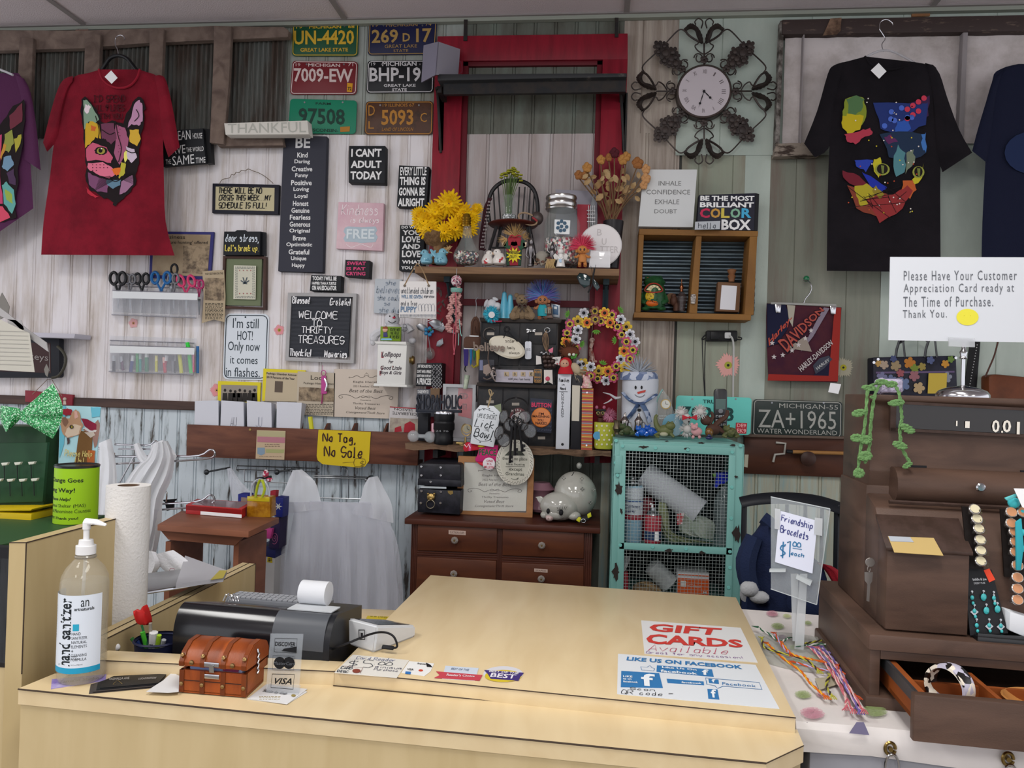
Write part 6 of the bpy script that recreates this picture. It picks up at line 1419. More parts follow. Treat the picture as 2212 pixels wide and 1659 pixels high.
frames([(957,829),(1028,831),(1026,955),(954,952)],7,.035);A('frame',M('a9aaad',.4));slab([(964,836),(1021,838),(1019,948),(961,946)],.002,0,-.03);A('backing',M('a7a3a6',.5));slab([(990,838),(1021,839),(1020,905),(990,898)],.001,0,-.027);A('red_poster',M('b83a44',.5));tx('NEED',988,849,1012,863,'B',d=-.0255) if 0 else tx('ED',990,849,1009,862,'B',d=-.0255);tx('TI',996,872,1006,886,'B',d=-.0255);A(LT,M('7a1f28',.5));slab([(962,836),(1021,838),(1019,946),(961,944)],.001,0,-.004);A('glass_pane',M('e8e8ea',.03,k='clear',a=.12))
N('folded_board','light grey folded panel between the shadow frame and cabinet','board',-.11);slab([(1020,868),(1034,868),(1026,962),(1016,960)],.01);O(M('8b8c90',.6))
# ---------- binders, right of cabinet ----------
ring=M('2a2a2c',.3)
N('ring_binder','white ring binder labelled Families in Need donations','binder',-.26);slab([(1205,808),(1234,808),(1229,973),(1200,974)],.19,.002);O(M('bcbfc6',.4))
L_([('Families',1208,817,1229,825),('in',1214,828,1219,833),('Need',1210,836,1222,842)],dark,fn=pen,w=1);line([(1208,846),(1226,846)],.9,sm=1)
for i,s in enumerate('DONATIONS'):pen(s,1213-i*.1,848+i*6,1218-i*.1,853+i*6,w=.8)
A(LT,dark);q=pt(1215,960);disc(1215,960,3,.002,12,.001);A('finger_hole',dark)
N('ring_binder','black ring binder with blank cream spine label','binder',-.255);slab([(1236,810),(1258,811),(1254,972),(1232,971)],.19,.002);O(M('1b1b20',.45));slab([(1236,832),(1253,833),(1251,910),(1235,909)],.001,0,.001);A('spine_label',M('b8b2a4',.5));disc(1246,824,2.5,.001,10,.001);A('finger_hole',dark)
N('striped_binder','slim binder with orange, pink, yellow and grey stripes','binder',-.26)
slab([(1258,838),(1282,839),(1279,973),(1255,972)],.17,.001);O(M('a65a45',.5))
cs=['b58a2f','8f3f55','7f8a92','c06a3a','b8a04a','a04a3a']
for k in range(6):
 for i in range(6):
  y_=840+i*22+k*3.6;rect(1257-i*.2,y_,1281-i*.4,y_+2.3,.0012)
 A('stripe',M(cs[k],.5))
disc(1268,848,2,.001,8,.003);disc(1267,962,2,.001,8,.003);A('rivet',chrome)
N('hooded_doll','little doll in red hooded cape sitting on the white binder','doll',-.25)
lathe(1222,808,[(0,17),(10,15),(24,8)],12);A('cape',M('a51a24',.8));ball(1222,785,14,13.5,12);A('hood',M('a51a24',.8));ball(1220,786,10,10,8,d=7);h=A('face',M('b58a72',.6));[ball(1217+i*7,785,1,1.3,.8,d=15,seg=6) for i in(0,1)];A('eye',dark,h);spray(1240,800,6,60,22,1,(-80,10),6);ball(1243,796,10,14,8,rot=-35);A('long_hair',M('a89a80',.9))
N('muppet_toy','brown fuzzy toy with green beak behind the red hooded doll','plush toy',-.17)
ball(1232,762,20,14,14,ns=.06);spray(1230,758,14,120,9,1.2,(0,360),8);A('fur',M('5a3424',.95));slab([(1230,764),(1248,764),(1244,774),(1234,776)],.012,.003,.02);A('green_beak',M('4a8a34',.6));[ball(1230+i*9,766,3.4,d=17,seg=8) for i in(0,1)];A('eye',M('c4c8b8',.3))
N('pig_figurine','small floral pig figurine sitting on the striped binder','figurine',-.26)
lathe(1268,838,[(0,10),(8,11),(16,7)],12);ball(1267,820,8,8,7);[ball(1267+s*6,813,2.5,4,2) for s in(-1,1)];[ball(1267+s*9,836,4,3,4,d=4) for s in(-1,1)];O(M('b58a88',.4,k='vor',c2='c4a4a0,b57a80,a8a88a,c9a8a4',s=120))
# ---------- wreath ----------
N('flower_wreath','metal wreath of yellow, orange, pink and white painted flowers on the door casing','wreath',-.12)
tube(circ(1293,748,66,72,30),2.5,1,True);A('wreath_ring',M('2c4a24',.5,.4))
fl=[(1248,694,'y'),(1261,676,'w'),(1285,672,'b'),(1306,676,'o'),(1322,680,'p'),(1341,690,'w'),(1268,697,'o'),(1286,690,'b'),(1298,694,'p'),(1318,697,'o'),(1231,700,'p'),(1248,713,'w'),(1353,706,'y'),(1334,706,'p'),(1225,719,'p'),(1244,733,'w'),(1343,723,'p'),(1361,722,'w'),(1223,738,'o'),(1353,738,'p'),(1372,738,'w'),(1348,758,'o'),(1367,756,'p'),(1252,788,'w'),(1341,776,'w'),(1361,775,'p'),(1260,786,'y'),(1276,792,'w'),(1293,801,'y'),(1313,802,'o'),(1331,791,'p'),(1350,794,'y'),(1291,818,'p'),(1309,822,'w'),(1325,816,'p'),(1276,812,'p'),(1262,806,'o'),(1244,752,'p')]
cm={'y':('c2a51c','a8862a'),'o':('c9a01c','b8561c'),'p':('a83a62','b3a02c'),'w':('c4c4c8','9a9aa2'),'b':('7a4a3c','a08a2c')}
for i,(x_,y_,c_) in enumerate(fl):
 a,b=cm[c_];r=13 if c_ in'yo' else 11.5;d0=.006+.004*(i%4)
 slab(petals(x_,y_,r,6,.5,.38,i*.3),.0015,0,d0);A('flower',M(a,.35));slab(petals(x_,y_,r*.62,6,.6,.3,i*.3),.001,0,d0+.0025);A('inner_petals',M(b,.35));ball(x_,y_,3.6,3.6,2,d=(d0+.004)/mp(pt(x_,y_)),seg=8);A('flower_eye',dark)
for x_,y_,t in((1230,680,200),(1288,712,90),(1253,742,20),(1332,735,180),(1301,788,-70),(1337,672,-40),(1371,760,0)):
 for k in range(5):
  a=math.radians(t+(k-2)*28);slab([(x_,y_),(x_+6*math.cos(a)-2*math.sin(a),y_+6*math.sin(a)+2*math.cos(a)),(x_+12*math.cos(a),y_+12*math.sin(a)),(x_+6*math.cos(a)+2*math.sin(a),y_+6*math.sin(a)-2*math.cos(a))],.001,0,.004)
A('green_leaf',M('4f8a1e',.4))
N('gingham_cat','small red gingham fabric cat hanging inside the wreath','ornament',-.06)
loft([(1277,730),(1274,742),(1272,755),(1273,770),(1272,782)],[(1282,730),(1284,740),(1280,752),(1284,770),(1286,782)],4,6,.5,2);ball(1279,735,6,6,4);A('body',M('8d6a62',.8,k='vor',c2='a88a80,7a4038,b09a90',s=120));tube([(1278,728),(1279,712),(1281,700)],.7,1);A('ribbon',M('a08a80',.8));ball(1287,781,3,seg=7);A('paw',M('b58a80',.8))
# ---------- crate shelf ----------
cw=M('87602f',.6,k='wood',c2='6d4a24',s=4,stx=(1,1,1),b=.2)
N('crate_shelf','small two-compartment wooden crate shelf with corrugated metal back','shelf',-.13)
setY(-.02);c0=P(1390,505);c1=P(1628,680)
corr(c0.x,c1.x,c1.z,c0.z,-.012,M('4f5a5f',.35,.7,k='noise',c2='39434a',s=5,stx=(1,1,4)),'corrugated_back',.005,.03,True)
setY(-.13);slab([(1381,494),(1638,499),(1637,511),(1381,507)],.125,.002);slab([(1370,674),(1623,679),(1622,692),(1369,686)],.125,.002);A('shelf_board',cw)
slab([(1380,507),(1391,507),(1384,674),(1373,674)],.12,.002);slab([(1620,511),(1636,511),(1628,680),(1608,680)],.12,.002);A('side_board',cw);slab([(1504,510),(1516,510),(1506,677),(1489,676)],.11,.002);A('divider',cw)
N('frog_figurine','bright ceramic frog with toothy grin and yellow belly in the crate shelf','figurine',-.09)
gf=M('234f2c',.35,k='noise',c2='1c3d24',s=60)
lathe(1412,668,[(0,20),(10,24),(26,25),(42,23),(52,20),(58,24),(66,18),(72,8)],20);[ball(1412+s*13,603,6.5,8,6) for s in(-1,1)];A('body',gf);[tube([(1412+s*20,636),(1412+s*27,650,6),(1412+s*16,654,18)],[7,6,4],2) for s in(-1,1)];[ball(1412+s*17,667,10,5,9,d=8) for s in(-1,1)];A('limb',gf)
ball(1411,640,17,15,8,d=17);A('yellow_belly',M('b89a24',.35));ball(1410,655,15,8,8,d=18);A('orange_belly',M('b5561c',.35));[ball(1411+RNG.uniform(-13,13),640+RNG.uniform(-10,18),.9,d=26,seg=5) for i in range(24)];A('belly_spots',dark)
tube([(1393,628,20),(1400,616,22),(1412,612,22),(1424,616,22),(1431,628,20),(1412,632,24)],1.6,3,True);A('red_lip',M('8a2c20',.4))
slab([(1396,626),(1402,618),(1412,615),(1422,618),(1428,626),(1412,629)],.004,.001,.042);A('teeth',M('c4b990',.4));line([(1399,623),(1403,618),(1406,625),(1410,617),(1413,625),(1417,618),(1420,624),(1425,620)],.9,.0435,1);A('tooth_line',dark)
[ball(1412+s*12,603,3.5,4.5,3,d=4.5) for s in(-1,1)];A('eye',M('a83a3c',.3))
N('perfume_bottle','small dark glass perfume bottle with copper neck in crate shelf','bottle',-.08);lathe(1472,672,[(0,8),(12,8),(26,11),(34,10),(42,3)],16);A('bottle',M('4a3c3a',.1,k='clear',a=.5));lathe(1472,630,[(0,4),(4,3.5),(8,5),(14,3),(20,1),(28,.6)],12);A('copper_neck',M('7a4a30',.25,.9))
N('wooden_animal','small brown carved animal figure behind the perfume bottle','figurine',-.06);ball(1456,650,9,11,7);ball(1455,640,6,6,5);lathe(1462,672,[(0,8),(14,8),(18,5)],10);O(M('4f3428',.6))
N('cork_disc','round cork disc leaning in the crate behind the brown figure','disc',-.03);disc(1450,645,12,.006,20);O(M('7a5c44',.8))
N('shell_jar','tiny glass jar of shells on the crate divider','jar',-.135);lathe(1497,656,[(0,5),(14,6),(20,5)],12);O(M('8a827c',.3,k='vor',c2='b5ada4,6a625c',s=200))
N('framed_card','brown wooden frame with hand-lettered Mrs always Right card','picture',-.10);slab([(1551,609),(1600,611),(1597,674),(1546,672)],.04,.001);O(M('644730',.6));slab([(1559,616),(1592,618),(1588,670),(1555,668)],.001,0,.001);A('card',M('c9c9cd',.5))
L_([('Mrs.',1563,625,1584,635),('Always',1562,638,1586,648),('Right',1562,650,1586,660)],dark,fn=pen,w=1.2,sl=.25)
N('bottle_cork','knobby carved wooden stopper standing on the small frame','stopper',-.085);lathe(1580,609,[(0,6),(8,7),(12,9),(16,6),(22,9),(26,10),(28,5)],14);O(M('7a5236',.5))
# ---------- dresser ----------
dk=M('4a271c',.4,k='wood',c2='371a13',s=4,stx=(1,3,5));dk2=M('57301d',.38,k='wood',c2='42231a',s=4,stx=(1,3,5))
YD=-.45
N('dresser','dark brown wooden dresser with glass knobs under the rough shelf','dresser',YD)
ZR=P(1085,1130,YD).z;a=P(874,1118,YD).x;b=P(1297,1144,YD).x
wbox((a,YD,ZR-.022),(b,-.01,ZR),.003);A('top',dk)
wbox((a+.028,YD+.02,0),(b-.028,-.01,ZR-.022));A('carcass',dk)
setY(YD+.018)
def post(x0,y0,x1):
 for k in range(4):slab([(x0+(x1-x0)*k/4+1,y0),(x0+(x1-x0)*(k+1)/4-.5,y0),(x0+(x1-x0)*(k+1)/4-7,y0+270),(x0+(x1-x0)*k/4-6,y0+270)],.012,.0015)
post(888,1128,902);post(1075,1136,1084);post(1262,1148,1280);A('fluted_post',dk)
for k in range(3):
 slab([(901,1190+k*5),(1074,1197+k*5),(1074,1201+k*5),(901,1194+k*5)],.01,.001);slab([(1084,1201+k*5),(1262,1209+k*5),(1262,1213+k*5),(1084,1205+k*5)],.01,.001)
A('fluted_rail',dk)
setY(YD+.012)
for q,kx,ky,lb in(([(902,1132),(1074,1140),(1073,1195),(901,1189)],984,1165,('SUCTION CUPS',969,1145,1006,1155)),([(1086,1142),(1262,1151),(1261,1207),(1085,1200)],1171,1176,None),([(901,1203),(1072,1212),(1070,1290),(897,1290)],982,1237,None),([(1084,1215),(1261,1223),(1260,1300),(1082,1300)],1170,1248,('STAPLES',1154,1228,1183,1236))):
 slab(q,.014,.003);d_=A('drawer',dk2)
 o=pt(kx,ky);m_=mp(o);lathe_w(o,[(0,4*m_),(.012,3*m_),(.013,7.5*m_),(.02,8*m_),(.026,5*m_)],8,NN.copy());A('knob',M('8d857d',.08,k='clear',a=.7),d_);lathe_w(o+NN*.0265,[(0,2.2*m_),(.002,1.5*m_)],8,NN.copy());A('knob_screw',brass,d_)
 if lb:slab([(lb[1],lb[2]),(lb[3],lb[2]+2),(lb[3],lb[4]+1),(lb[1],lb[4]-1)],.001,0,.001);A('label_strip',M('b39c90',.5),d_);tx(lb[0],lb[1]+3,lb[2]+3,lb[3]-3,lb[4]-2,d=.002);A(LT,M('5a4a44',.6),d_)
# ---------- lion chest ----------
N('studded_chest','black studded leather chest with brass lion ring pull on the dresser','chest',-.36)
lth=M('15161c',.4,k='noise',c2='22222a',s=40)
slab([(903,1056),(995,1060),(993,1112),(902,1106)],.26,.003);A('base',lth);slab([(904,1000),(996,1002),(996,1050),(903,1047)],.26,.012);slab([(903,1034),(996,1038),(996,1052),(902,1048)],.265,.001,.003);A('lid',lth)
for x_,y_ in((910,1008),(952,1010),(910,1027),(952,1027),(930,1041),(910,1061),(952,1063),(909,1087),(951,1087)):disc(x_,y_,2.8,.003,10,.005,.001)
A('stud',chrome);slab([(909,1050),(964,1052),(964,1056),(909,1054)],.002,0,.004);A('paper_slip',M('a8b0b4',.5));slab([(967,1060),(978,1060),(979,1066),(973,1069),(968,1065)],.001,0,.003);A('keyhole_plate',brass)
ball(931,1074,9,8,4,d=3,ns=.12);ball(925,1067,3,3,3,d=4);ball(938,1067,3,3,3,d=4);ball(931,1078,4,3,3,d=7);h=A('lion_head',brass);tube([(930+9*math.cos(t*.4),1089+9*math.sin(t*.4),6) for t in range(16)],1.2,1,True,6);A('ring_pull',M('8d8470',.3,1))
N('black_box','narrow black storage box between the chest and the framed certificate','box',-.33)if 0 else None
# ---------- framed certificate ----------
oak=M('a3754c',.5,k='wood',c2='8a5f3b',s=6,stx=(1,3,4))
cert("oak framed 2022 Best of the Best certificate standing on the dresser",[(1002,998),(1140,1002),(1136,1104),(998,1104)],-.29,'2022',M('b9b9b0',.6),'framed_certificate')
setY(-.295);frames([(990,985),(1154,991),(1150,1121),(986,1116)],13,.02);A('frame',oak)
setY(-.2925);slab([(1000,996),(1143,1000),(1140,1108),(997,1106)],.001);A('glass_pane',M('ffffff',.02,k='clear',a=.06))
# ---------- pig bank ----------
pg=M('a8a8a0',.1,k='noise',c2='9c9b94',s=3)
N('piggy_bank','large glossy white ceramic piggy bank lying on the dresser','piggy bank',-.3)
o=P(1238,1068,-.22);m_=mp(o)
ball(1243,1068,46,50,52,d=-6,rot=-18,seg=24);A('body',pg)
ball(1208,1093,42,31,32,d=30,seg=22);ball(1200,1110,24,13,14,d=46,seg=14);ball(1240,1114,15,10,14,d=40);ball(1176,1112,9,8,12,d=40);h=A('head',pg)
for q,d_ in(([(1182,1080),(1168,1072),(1156,1074),(1164,1082),(1172,1094),(1184,1098)],34),([(1224,1084),(1238,1074),(1248,1080),(1238,1088),(1234,1100),(1222,1096)],36)):slab(q,.008,.003,d_*m_)
A('ear',pg,h);ball(1187,1118,9,8,10,d=50);ball(1187,1119,8.5,6.5,8,d=54);A('snout',M('b5a09c',.12),h)
for x_ in(1184,1192):ball(x_,1120,1.3,1.8,1,d=63,seg=6)
A('nostril',M('8a6d68',.3),h)
ball(1184,1104,4,6,4,d=58,seg=10);ball(1212,1107,5,7,4,d=62,seg=10);A('eye',dark,h)
tube([(1204+i*3,1101-abs(i-2)*-1.0,65) for i in range(5)],.5,1)
for i in range(6):tube([(1206+i*3,1101,65),(1203+i*4.4,1092+abs(i-3),64)],.5,1,seg=4)
A('eyelash',dark,h)
for x_,y_ in((1257,1034),(1218,1033),(1282,1058),(1258,1056),(1276,1085)):
 for k in range(4):ball(x_+3*math.cos(k*1.57),y_+3*math.sin(k*1.57),1.8,1.6,1,d=(42 if x_<1270 else 34),seg=6)
A('painted_flower',M('6a6a64',.3));line([(1235,1028),(1240,1020)],1.5,50*m_,1);A('coin_slot',dark)
ball(1251,1006,6,7,5,d=-30,seg=8);A('tail_knot',M('8a8a84',.2))
N('pink_vase','pink ruffled ceramic vase behind the framed certificate and piggy bank','vase',-.2)
lathe(1168,1104,[(0,20),(6,24),(24,18),(40,22),(48,30),(52,26),(62,18)],22);O(M('8a6470',.25))
N('utility_knife','yellow and black utility knife lying beside the piggy bank','knife',-.42);tube([(1248,1122,2),(1262,1122,3),(1276,1112,3)],[7,8,5],2,seg=8,flat=.7);A('handle',M('1b1b1b',.5));slab([(1244,1124),(1250,1117),(1256,1119),(1252,1129)],.01,.002,.015);slab([(1268,1112),(1276,1107),(1278,1116),(1270,1120)],.01,.002,.017);A('yellow_grip',M('b8b82c',.4));tube([(1260+5*math.cos(t*.5),1125+4*math.sin(t*.5),9) for t in range(12)],.8,1,True);A('belt_clip',chrome)
# ---------- teal wire-mesh cabinet ----------
tl=M('74a69f',.4,k='noise',c2='2b2622',s=9,stx=(1,1,1),lo=.29,hi=.31,b=.08)
YC=-.46
N('mesh_cabinet','chipped turquoise metal cabinet with wire mesh door','cabinet',YC)
A0=P(1326,946,YC);B0=P(1608,964,YC);zt=A0.z;zt2=(A0.z+B0.z)/2
wbox((A0.x,YC,zt2-.006),(B0.x,-.06,zt2),.002)
A('top',tl)
wbox((A0.x,YC,0),(A0.x+.004,-.06,zt2-.006));wbox((B0.x-.004,YC,0),(B0.x,-.06,zt2-.006));A('side_panel',tl)
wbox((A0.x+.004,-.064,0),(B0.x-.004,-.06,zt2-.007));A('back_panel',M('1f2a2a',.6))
setY(YC)
def strip(q,name,th=.02,d=0,mt=tl,sub=None,bev=.001):
 slab(q,th,bev,d);return A(name,mt,sub)
fq_=[(1326,952),(1347,953),(1336,1330),(1316,1330)];strip(fq_,'frame_post');strip([(1586,962),(1607,964),(1596,1330),(1575,1330)],'frame_post')
strip([(1347,950),(1586,960),(1586,968),(1347,960)],'frame_rail')
ib=P(1340,1185,YC+.03);wbox((A0.x+.004,YC+.03,P(1460,1187,YC).z-.01),(B0.x-.004,-.065,P(1460,1187,YC).z-.002));A('inner_shelf',tl)
sz=P(1460,1187,YC).z-.002
wbox((A0.x+.004,YC+.03,P(1460,1300,YC).z-.03),(B0.x-.004,-.065,P(1460,1300,YC).z-.02));A('inner_shelf',tl);sz2=P(1460,1300,YC).z-.02
D_=.006
slab([(1339,958),(1589,967),(1588,984),(1339,973)],.01,.001,D_);slab([(1338,1172),(1582,1184),(1581,1199),(1337,1186)],.01,.001,D_);slab([(1339,973),(1352,973),(1346,1320),(1330,1320)],.01,.001,D_);slab([(1575,983),(1589,984),(1579,1330),(1564,1330)],.01,.001,D_);door=A('door',tl)
ws=M('9fa9a7',.35,.5)
for i in range(31):
 x_=1352+i*7.45;tube_w([pt(x_,974+(x_-1352)*.045,.001),pt(x_-9.5,1320,.001)],.0009,4)
for i in range(47):
 y_=980+i*7.2;xx=(y_-980)*.028;tube_w([pt(1350-xx,y_-1,.002),pt(1577-xx,y_+9,.002)],.0009,4)
A('wire_mesh',ws,door)
for x_,y_ in((1345,964),(1416,968),(1486,972),(1582,977),(1340,1178),(1410,1182),(1482,1186),(1577,1192),(1581,1053),(1580,1120),(1577,1227),(1574,1270),(1331,952),(1600,963),(1330,1000),(1334,1027)):disc(x_,y_,4,.003,12,D_+.003,.0012)
A('rivet',M('6fb0a8',.35));slab([(1330,984),(1344,984),(1342,1022),(1328,1022)],.003,.0005,D_+.004);A('hinge',tl)
RC=random.Random(5)
ch_=M('2e2825',.8)
for x_,y_,rx,ry in((1335,1055,11,20),(1342,1104,5,10),(1331,1236,12,22),(1390,966,13,4),(1484,970,9,4),(1446,1189,11,5),(1516,1194,11,5),(1592,1152,12,24),(1590,1030,5,4),(1440,953,6,2),(1515,957,12,2.5),(1583,962,8,4)):
 q=[(x_+rx*RC.uniform(.35,1)*math.cos(t*.4),y_+ry*RC.uniform(.35,1)*math.sin(t*.4)) for t in range(16)];blob(q,.0065+.0006 if y_>960 else .0012)
A('paint_chip',ch_)
slab([(1609,982),(1617,982),(1615,1010),(1607,1008)],.001,0,-.002);A('side_tag',M('8f8d7c',.5))
N('paper_towel_roll','white paper towel roll leaning diagonally inside the mesh cabinet','paper towels',YC+.14)
a=pt(1392,1026);b=pt(1510,1105);ax=(b-a).normalized();L=(b-a).length;ax=(ax+V((0,-.25,0))).normalized();m_=mp(a)
for v in[0]:
 lathe_w(a,[(0,29*m_),(L,29*m_)],28,ax,False);lathe_w(a,[(0,29*m_),(0,9*m_)],28,ax,False);lathe_w(a+ax*L,[(0,29*m_),(0,9*m_)],28,ax,False)
A('roll',M('aeb2b8',.9,b=.4));lathe_w(a,[(0,9*m_),(L,9*m_)],16,ax,False);A('core',M('4a4642',.9))
N('spray_can','blue and white disinfectant spray can in the mesh cabinet','spray can',YC+.06)
lathe(1367,1170,[(0,18),(2,19.5),(118,19.5),(122,17)],24);A('can',M('7fa5b8',.35));lathe(1367,1048,[(0,17),(4,13),(8,13),(14,8),(16,7)],18);A('dome',steel)
lathe(1367,1170,[(94,19.8),(92,19.8),(116,19.8),(118,19.7)],24,cap=False);lathe(1367,1170,[(60,19.8),(88,19.8)],24,cap=False);A('white_band',M('b8c0c6',.4));lathe(1367,1170,[(88,20),(90,20)],24,cap=False);A('navy_band',M('2a3f7a',.4));lathe(1367,1170,[(50,20),(60,20)],24,cap=False);A('red_band',M('8d2f3c',.4))
d_=20.5*mp(pt(1367,1120));tx('disinfectant',1352,1088,1381,1094,'b',d=d_);tx('spray',1352,1098,1372,1105,'b',d=d_);scrib(1352,1120,1380,1150,5,1.5,2);A(LT,M('2a3358',.5))
N('spray_nozzle_bottle','small green capped bottle behind the spray can in cabinet','bottle',YC+.14);lathe(1360,1170,[(0,12),(112,12),(118,8),(122,8)],14);A('bottle',M('6d8a7c',.4));lathe(1362,1048,[(0,9),(12,8),(16,4)],12);A('green_cap',M('1f8a4a',.5))
N('spray_can','short red and navy air-duster can in the mesh cabinet','spray can',YC+.05)
lathe(1409,1172,[(0,17),(2,18),(56,18),(60,15)],22);A('can',M('9c2c3a',.35));lathe(1409,1172,[(60,15),(68,11),(70,7),(76,6)],16);A('dome',steel);tube([(1409,1096),(1409,1090),(1404,1088)],2.5,1);A('nozzle',white);lathe(1409,1172,[(8,18.3),(26,18.3)],22,cap=False);A('navy_band',M('283a5c',.4));d_=19*mp(pt(1409,1150));slab([(1415,1149),(1423,1149),(1423,1168),(1414,1168)],.0005,0,d_);A('barcode_label',white)
N('red_bottle','dark red bottle behind the short red can in the cabinet','bottle',YC+.16);lathe(1398,1172,[(0,14),(90,14),(100,8)],14);O(M('7a2a34',.4))
N('cleaning_rags','olive and white crumpled rags heaped on the cabinet shelf','rags',YC+.08)
loft([(1424,1084),(1420,1110),(1428,1140),(1436,1160),(1450,1172)],[(1440,1088),(1446,1120),(1452,1150),(1500,1166),(1546,1172)],14,10,5,3);A('olive_rag',M('7c8463',.95,k='noise',c2='8d9470',s=20,b=.5))
loft([(1462,1112),(1466,1130),(1470,1150),(1500,1160)],[(1500,1108),(1530,1120),(1545,1135),(1540,1166)],18,12,6,3);A('white_rag',M('9fa69c',.95,k='noise',c2='8b9a8a',s=25,b=.5))
slab([(1462,1110),(1478,1108),(1474,1132),(1463,1134)],.001,0,.05);A('checked_patch',M('a85a5c',.9,k='vor',c2='c4b8b8,9c3f44',s=120))
N('trigger_bottle','clear spray bottle with bright blue trigger head in the cabinet','spray bottle',YC+.12)
lathe(1561,1176,[(0,22),(90,22),(112,14),(122,7),(126,7)],18);A('bottle',M('7a8a8c',.05,k='clear',a=.35));slab([(1546,1022),(1572,1020),(1576,1034),(1566,1046),(1554,1044),(1549,1056),(1543,1052),(1548,1034)],.02,.003);A('trigger_head',M('1c2cb0',.4));slab([(1540,1023),(1547,1022),(1547,1030),(1541,1030)],.012,.002);A('nozzle',M('6fa83c',.4))
N('wrapped_roll','white roll wrapped in shiny plastic on the lower cabinet shelf','roll',YC+.1);a=pt(1408,1222);b=pt(1446,1262);m_=mp(a);lathe_w(a,[(-.01,8*m_),(0,20*m_),((b-a).length,22*m_),((b-a).length+.01,10*m_)],20,(b-a));O(M('a8adae',.15,k='noise',c2='8d9292',s=20))
N('twine_ball','ball of tan jute twine on the lower cabinet shelf','twine',YC+.07);ball(1396,1280,32,24,24)
A('core',M('6f5a40',.9,b=1))
for k in range(16):
 a=k*.4;tube([(1396+32.5*math.cos(t*.4)*math.cos(a*.3),1280+24.5*math.sin(t*.4+a*.2)*.9,25*math.sin(t*.4+a)*.8) for t in range(16)],1,1,True,4)
A('strands',M('8d7654',.9))
N('glove_box','orange and white disposable glove box on the lower cabinet shelf','box',YC+.06);slab([(1464,1236),(1532,1240),(1531,1320),(1463,1316)],.1,.001);O(M('b8b9bb',.5));slab([(1464,1248),(1532,1252),(1531,1320),(1463,1316)],.0008,0,.0008);A('orange_face',M('c0501f',.5));slab([(1465,1240),(1532,1244),(1532,1246),(1465,1242)],.0008,0,.0008);A('orange_line',M('c0501f',.5))
tx('ACCUtouch',[(1484,1261),(1514,1264),(1514,1270),(1484,1267)],d=.002);slab([(1470,1254),(1482,1255),(1482,1268),(1470,1267)],.0005,0,.0018);tx('M',1518,1277,1526,1283,'b',d=.002);A(LT,M('c9c4c0',.5))
N('red_box','small red box at left end of the lower cabinet shelf','box',YC+.05);slab([(1342,1238),(1357,1240),(1357,1310),(1342,1310)],.05,.001);O(M('8d2430',.5))
N('white_bag','white crumpled plastic bag hanging behind the mesh at lower left','bag',YC+.07);loft([(1346,1200),(1344,1216),(1344,1232)],[(1362,1202),(1356,1222),(1348,1236)],3,6,2,2);O(M('a8acac',.5))
# ---------- on the mesh cabinet ----------
zc_=zt2
N('snowman_tin','large snowman shaped white tin with blue plaid scarf on the mesh cabinet','tin',-.22)
sw=M('b4b8c0',.35)
lathe(1380,936,[(0,38),(60,39),(118,39)],28);A('tin_body',sw)
lathe(1380,820,[(-2,40),(2,41),(12,40),(16,36)],28);A('hat_band',M('7a86a0',.6,k='vor',c2='b0b6c4,5c6a8a',s=40));spray(1380,806,12,50,28,1.6,(5,175),10);A('ribbon_frill',M('9aa0a8',.5))
o_=39*mp(pt(1380,880));
for x_ in(1373,1386):slab(circ(x_,837,2.3,4,10),.001,0,o_+.001)
slab(circ(1381,886,4,3.5,12),.001,0,o_+.001);A('coal_print',dark);slab([(1376,847),(1395,842),(1394,847),(1378,851)],.001,0,o_+.002);A('carrot_nose',M('a83c34',.5));line([(1371,852),(1378,857),(1387,857),(1393,852)],1,o_+.002);A('smile_print',dark)
sc=M('4a5d7c',.7,k='vor',c2='8d98ac,38496a',s=50)
tube([(1345,848,30),(1360,864,40),(1382,872,44),(1400,864,42),(1418,852,32)],5,3,flat=.5);tube([(1380,872,44),(1366,892,43),(1356,904,42)],6,2,flat=.4);tube([(1386,872,44),(1398,892,43),(1404,912,42)],6.5,2,flat=.4);A('scarf',sc)
N('bird_arm','white bird-shaped twig arm sticking out left of the snowman tin','ornament',-.22);tube([(1341,858),(1330,860),(1318,852),(1302,848)],[2,3.5,2,.6],2);tube([(1322,862),(1314,868),(1304,872)],[2.5,1.5,.8],2);O(M('b4b4b8',.4))
for lab,x_ in(('left pewter pepper mill in front of the snowman tin',1349),('right pewter teapot shaker in front of the snowman tin',1379)):
 N('pewter_shaker',lab,'shaker',-.33);lathe(x_,938,[(0,9),(2,10),(14,9),(22,8),(28,9.5),(30,9),(36,5),(40,2.5),(44,2.5),(47,.5)],16);A('body',M('8a8582',.22,1));tube([(x_+8,934),(x_+15,926),(x_+14,914),(x_+8,912)],1.2,3);A('handle',M('8a8582',.22,1))
N('bronze_vase','small tarnished bronze cup at left end of mesh cabinet','cup',-.33);lathe(1333,938,[(0,8),(4,6),(12,10),(22,7),(30,9)],14);O(M('5a5040',.35,.8))
def frog(lab,x_,y_,s,c_,rot=0,r=.5,gl=False,cat='figurine',nm='frog_figurine'):
 N(nm,lab,cat,-.36);mt=M(c_,.08,k='clear',a=.8) if gl else M(c_,r,k='noise',c2='3a3f24',s=60)
 ball(x_,y_-11*s,13*s,11*s,10*s,rot=rot);A('body',mt);ball(x_-9*s,y_-19*s,8*s,6.5*s,7*s,d=3);[ball(x_-9*s+k*4.5*s,y_-25*s,2.6*s,2.6*s,2.6*s,d=3) for k in(-1,1)];A('head',mt)
 for k in(-1,1):tube([(x_+k*9*s,y_-9*s,5),(x_+k*15*s,y_-4*s,8),(x_+k*8*s,y_-2*s,11)],[5*s,4*s,3*s],2)
 A('leg',mt)
frog('flat dark green spotted frog figurine beside the pewter shakers',1354,940,.95,'3d4f34')
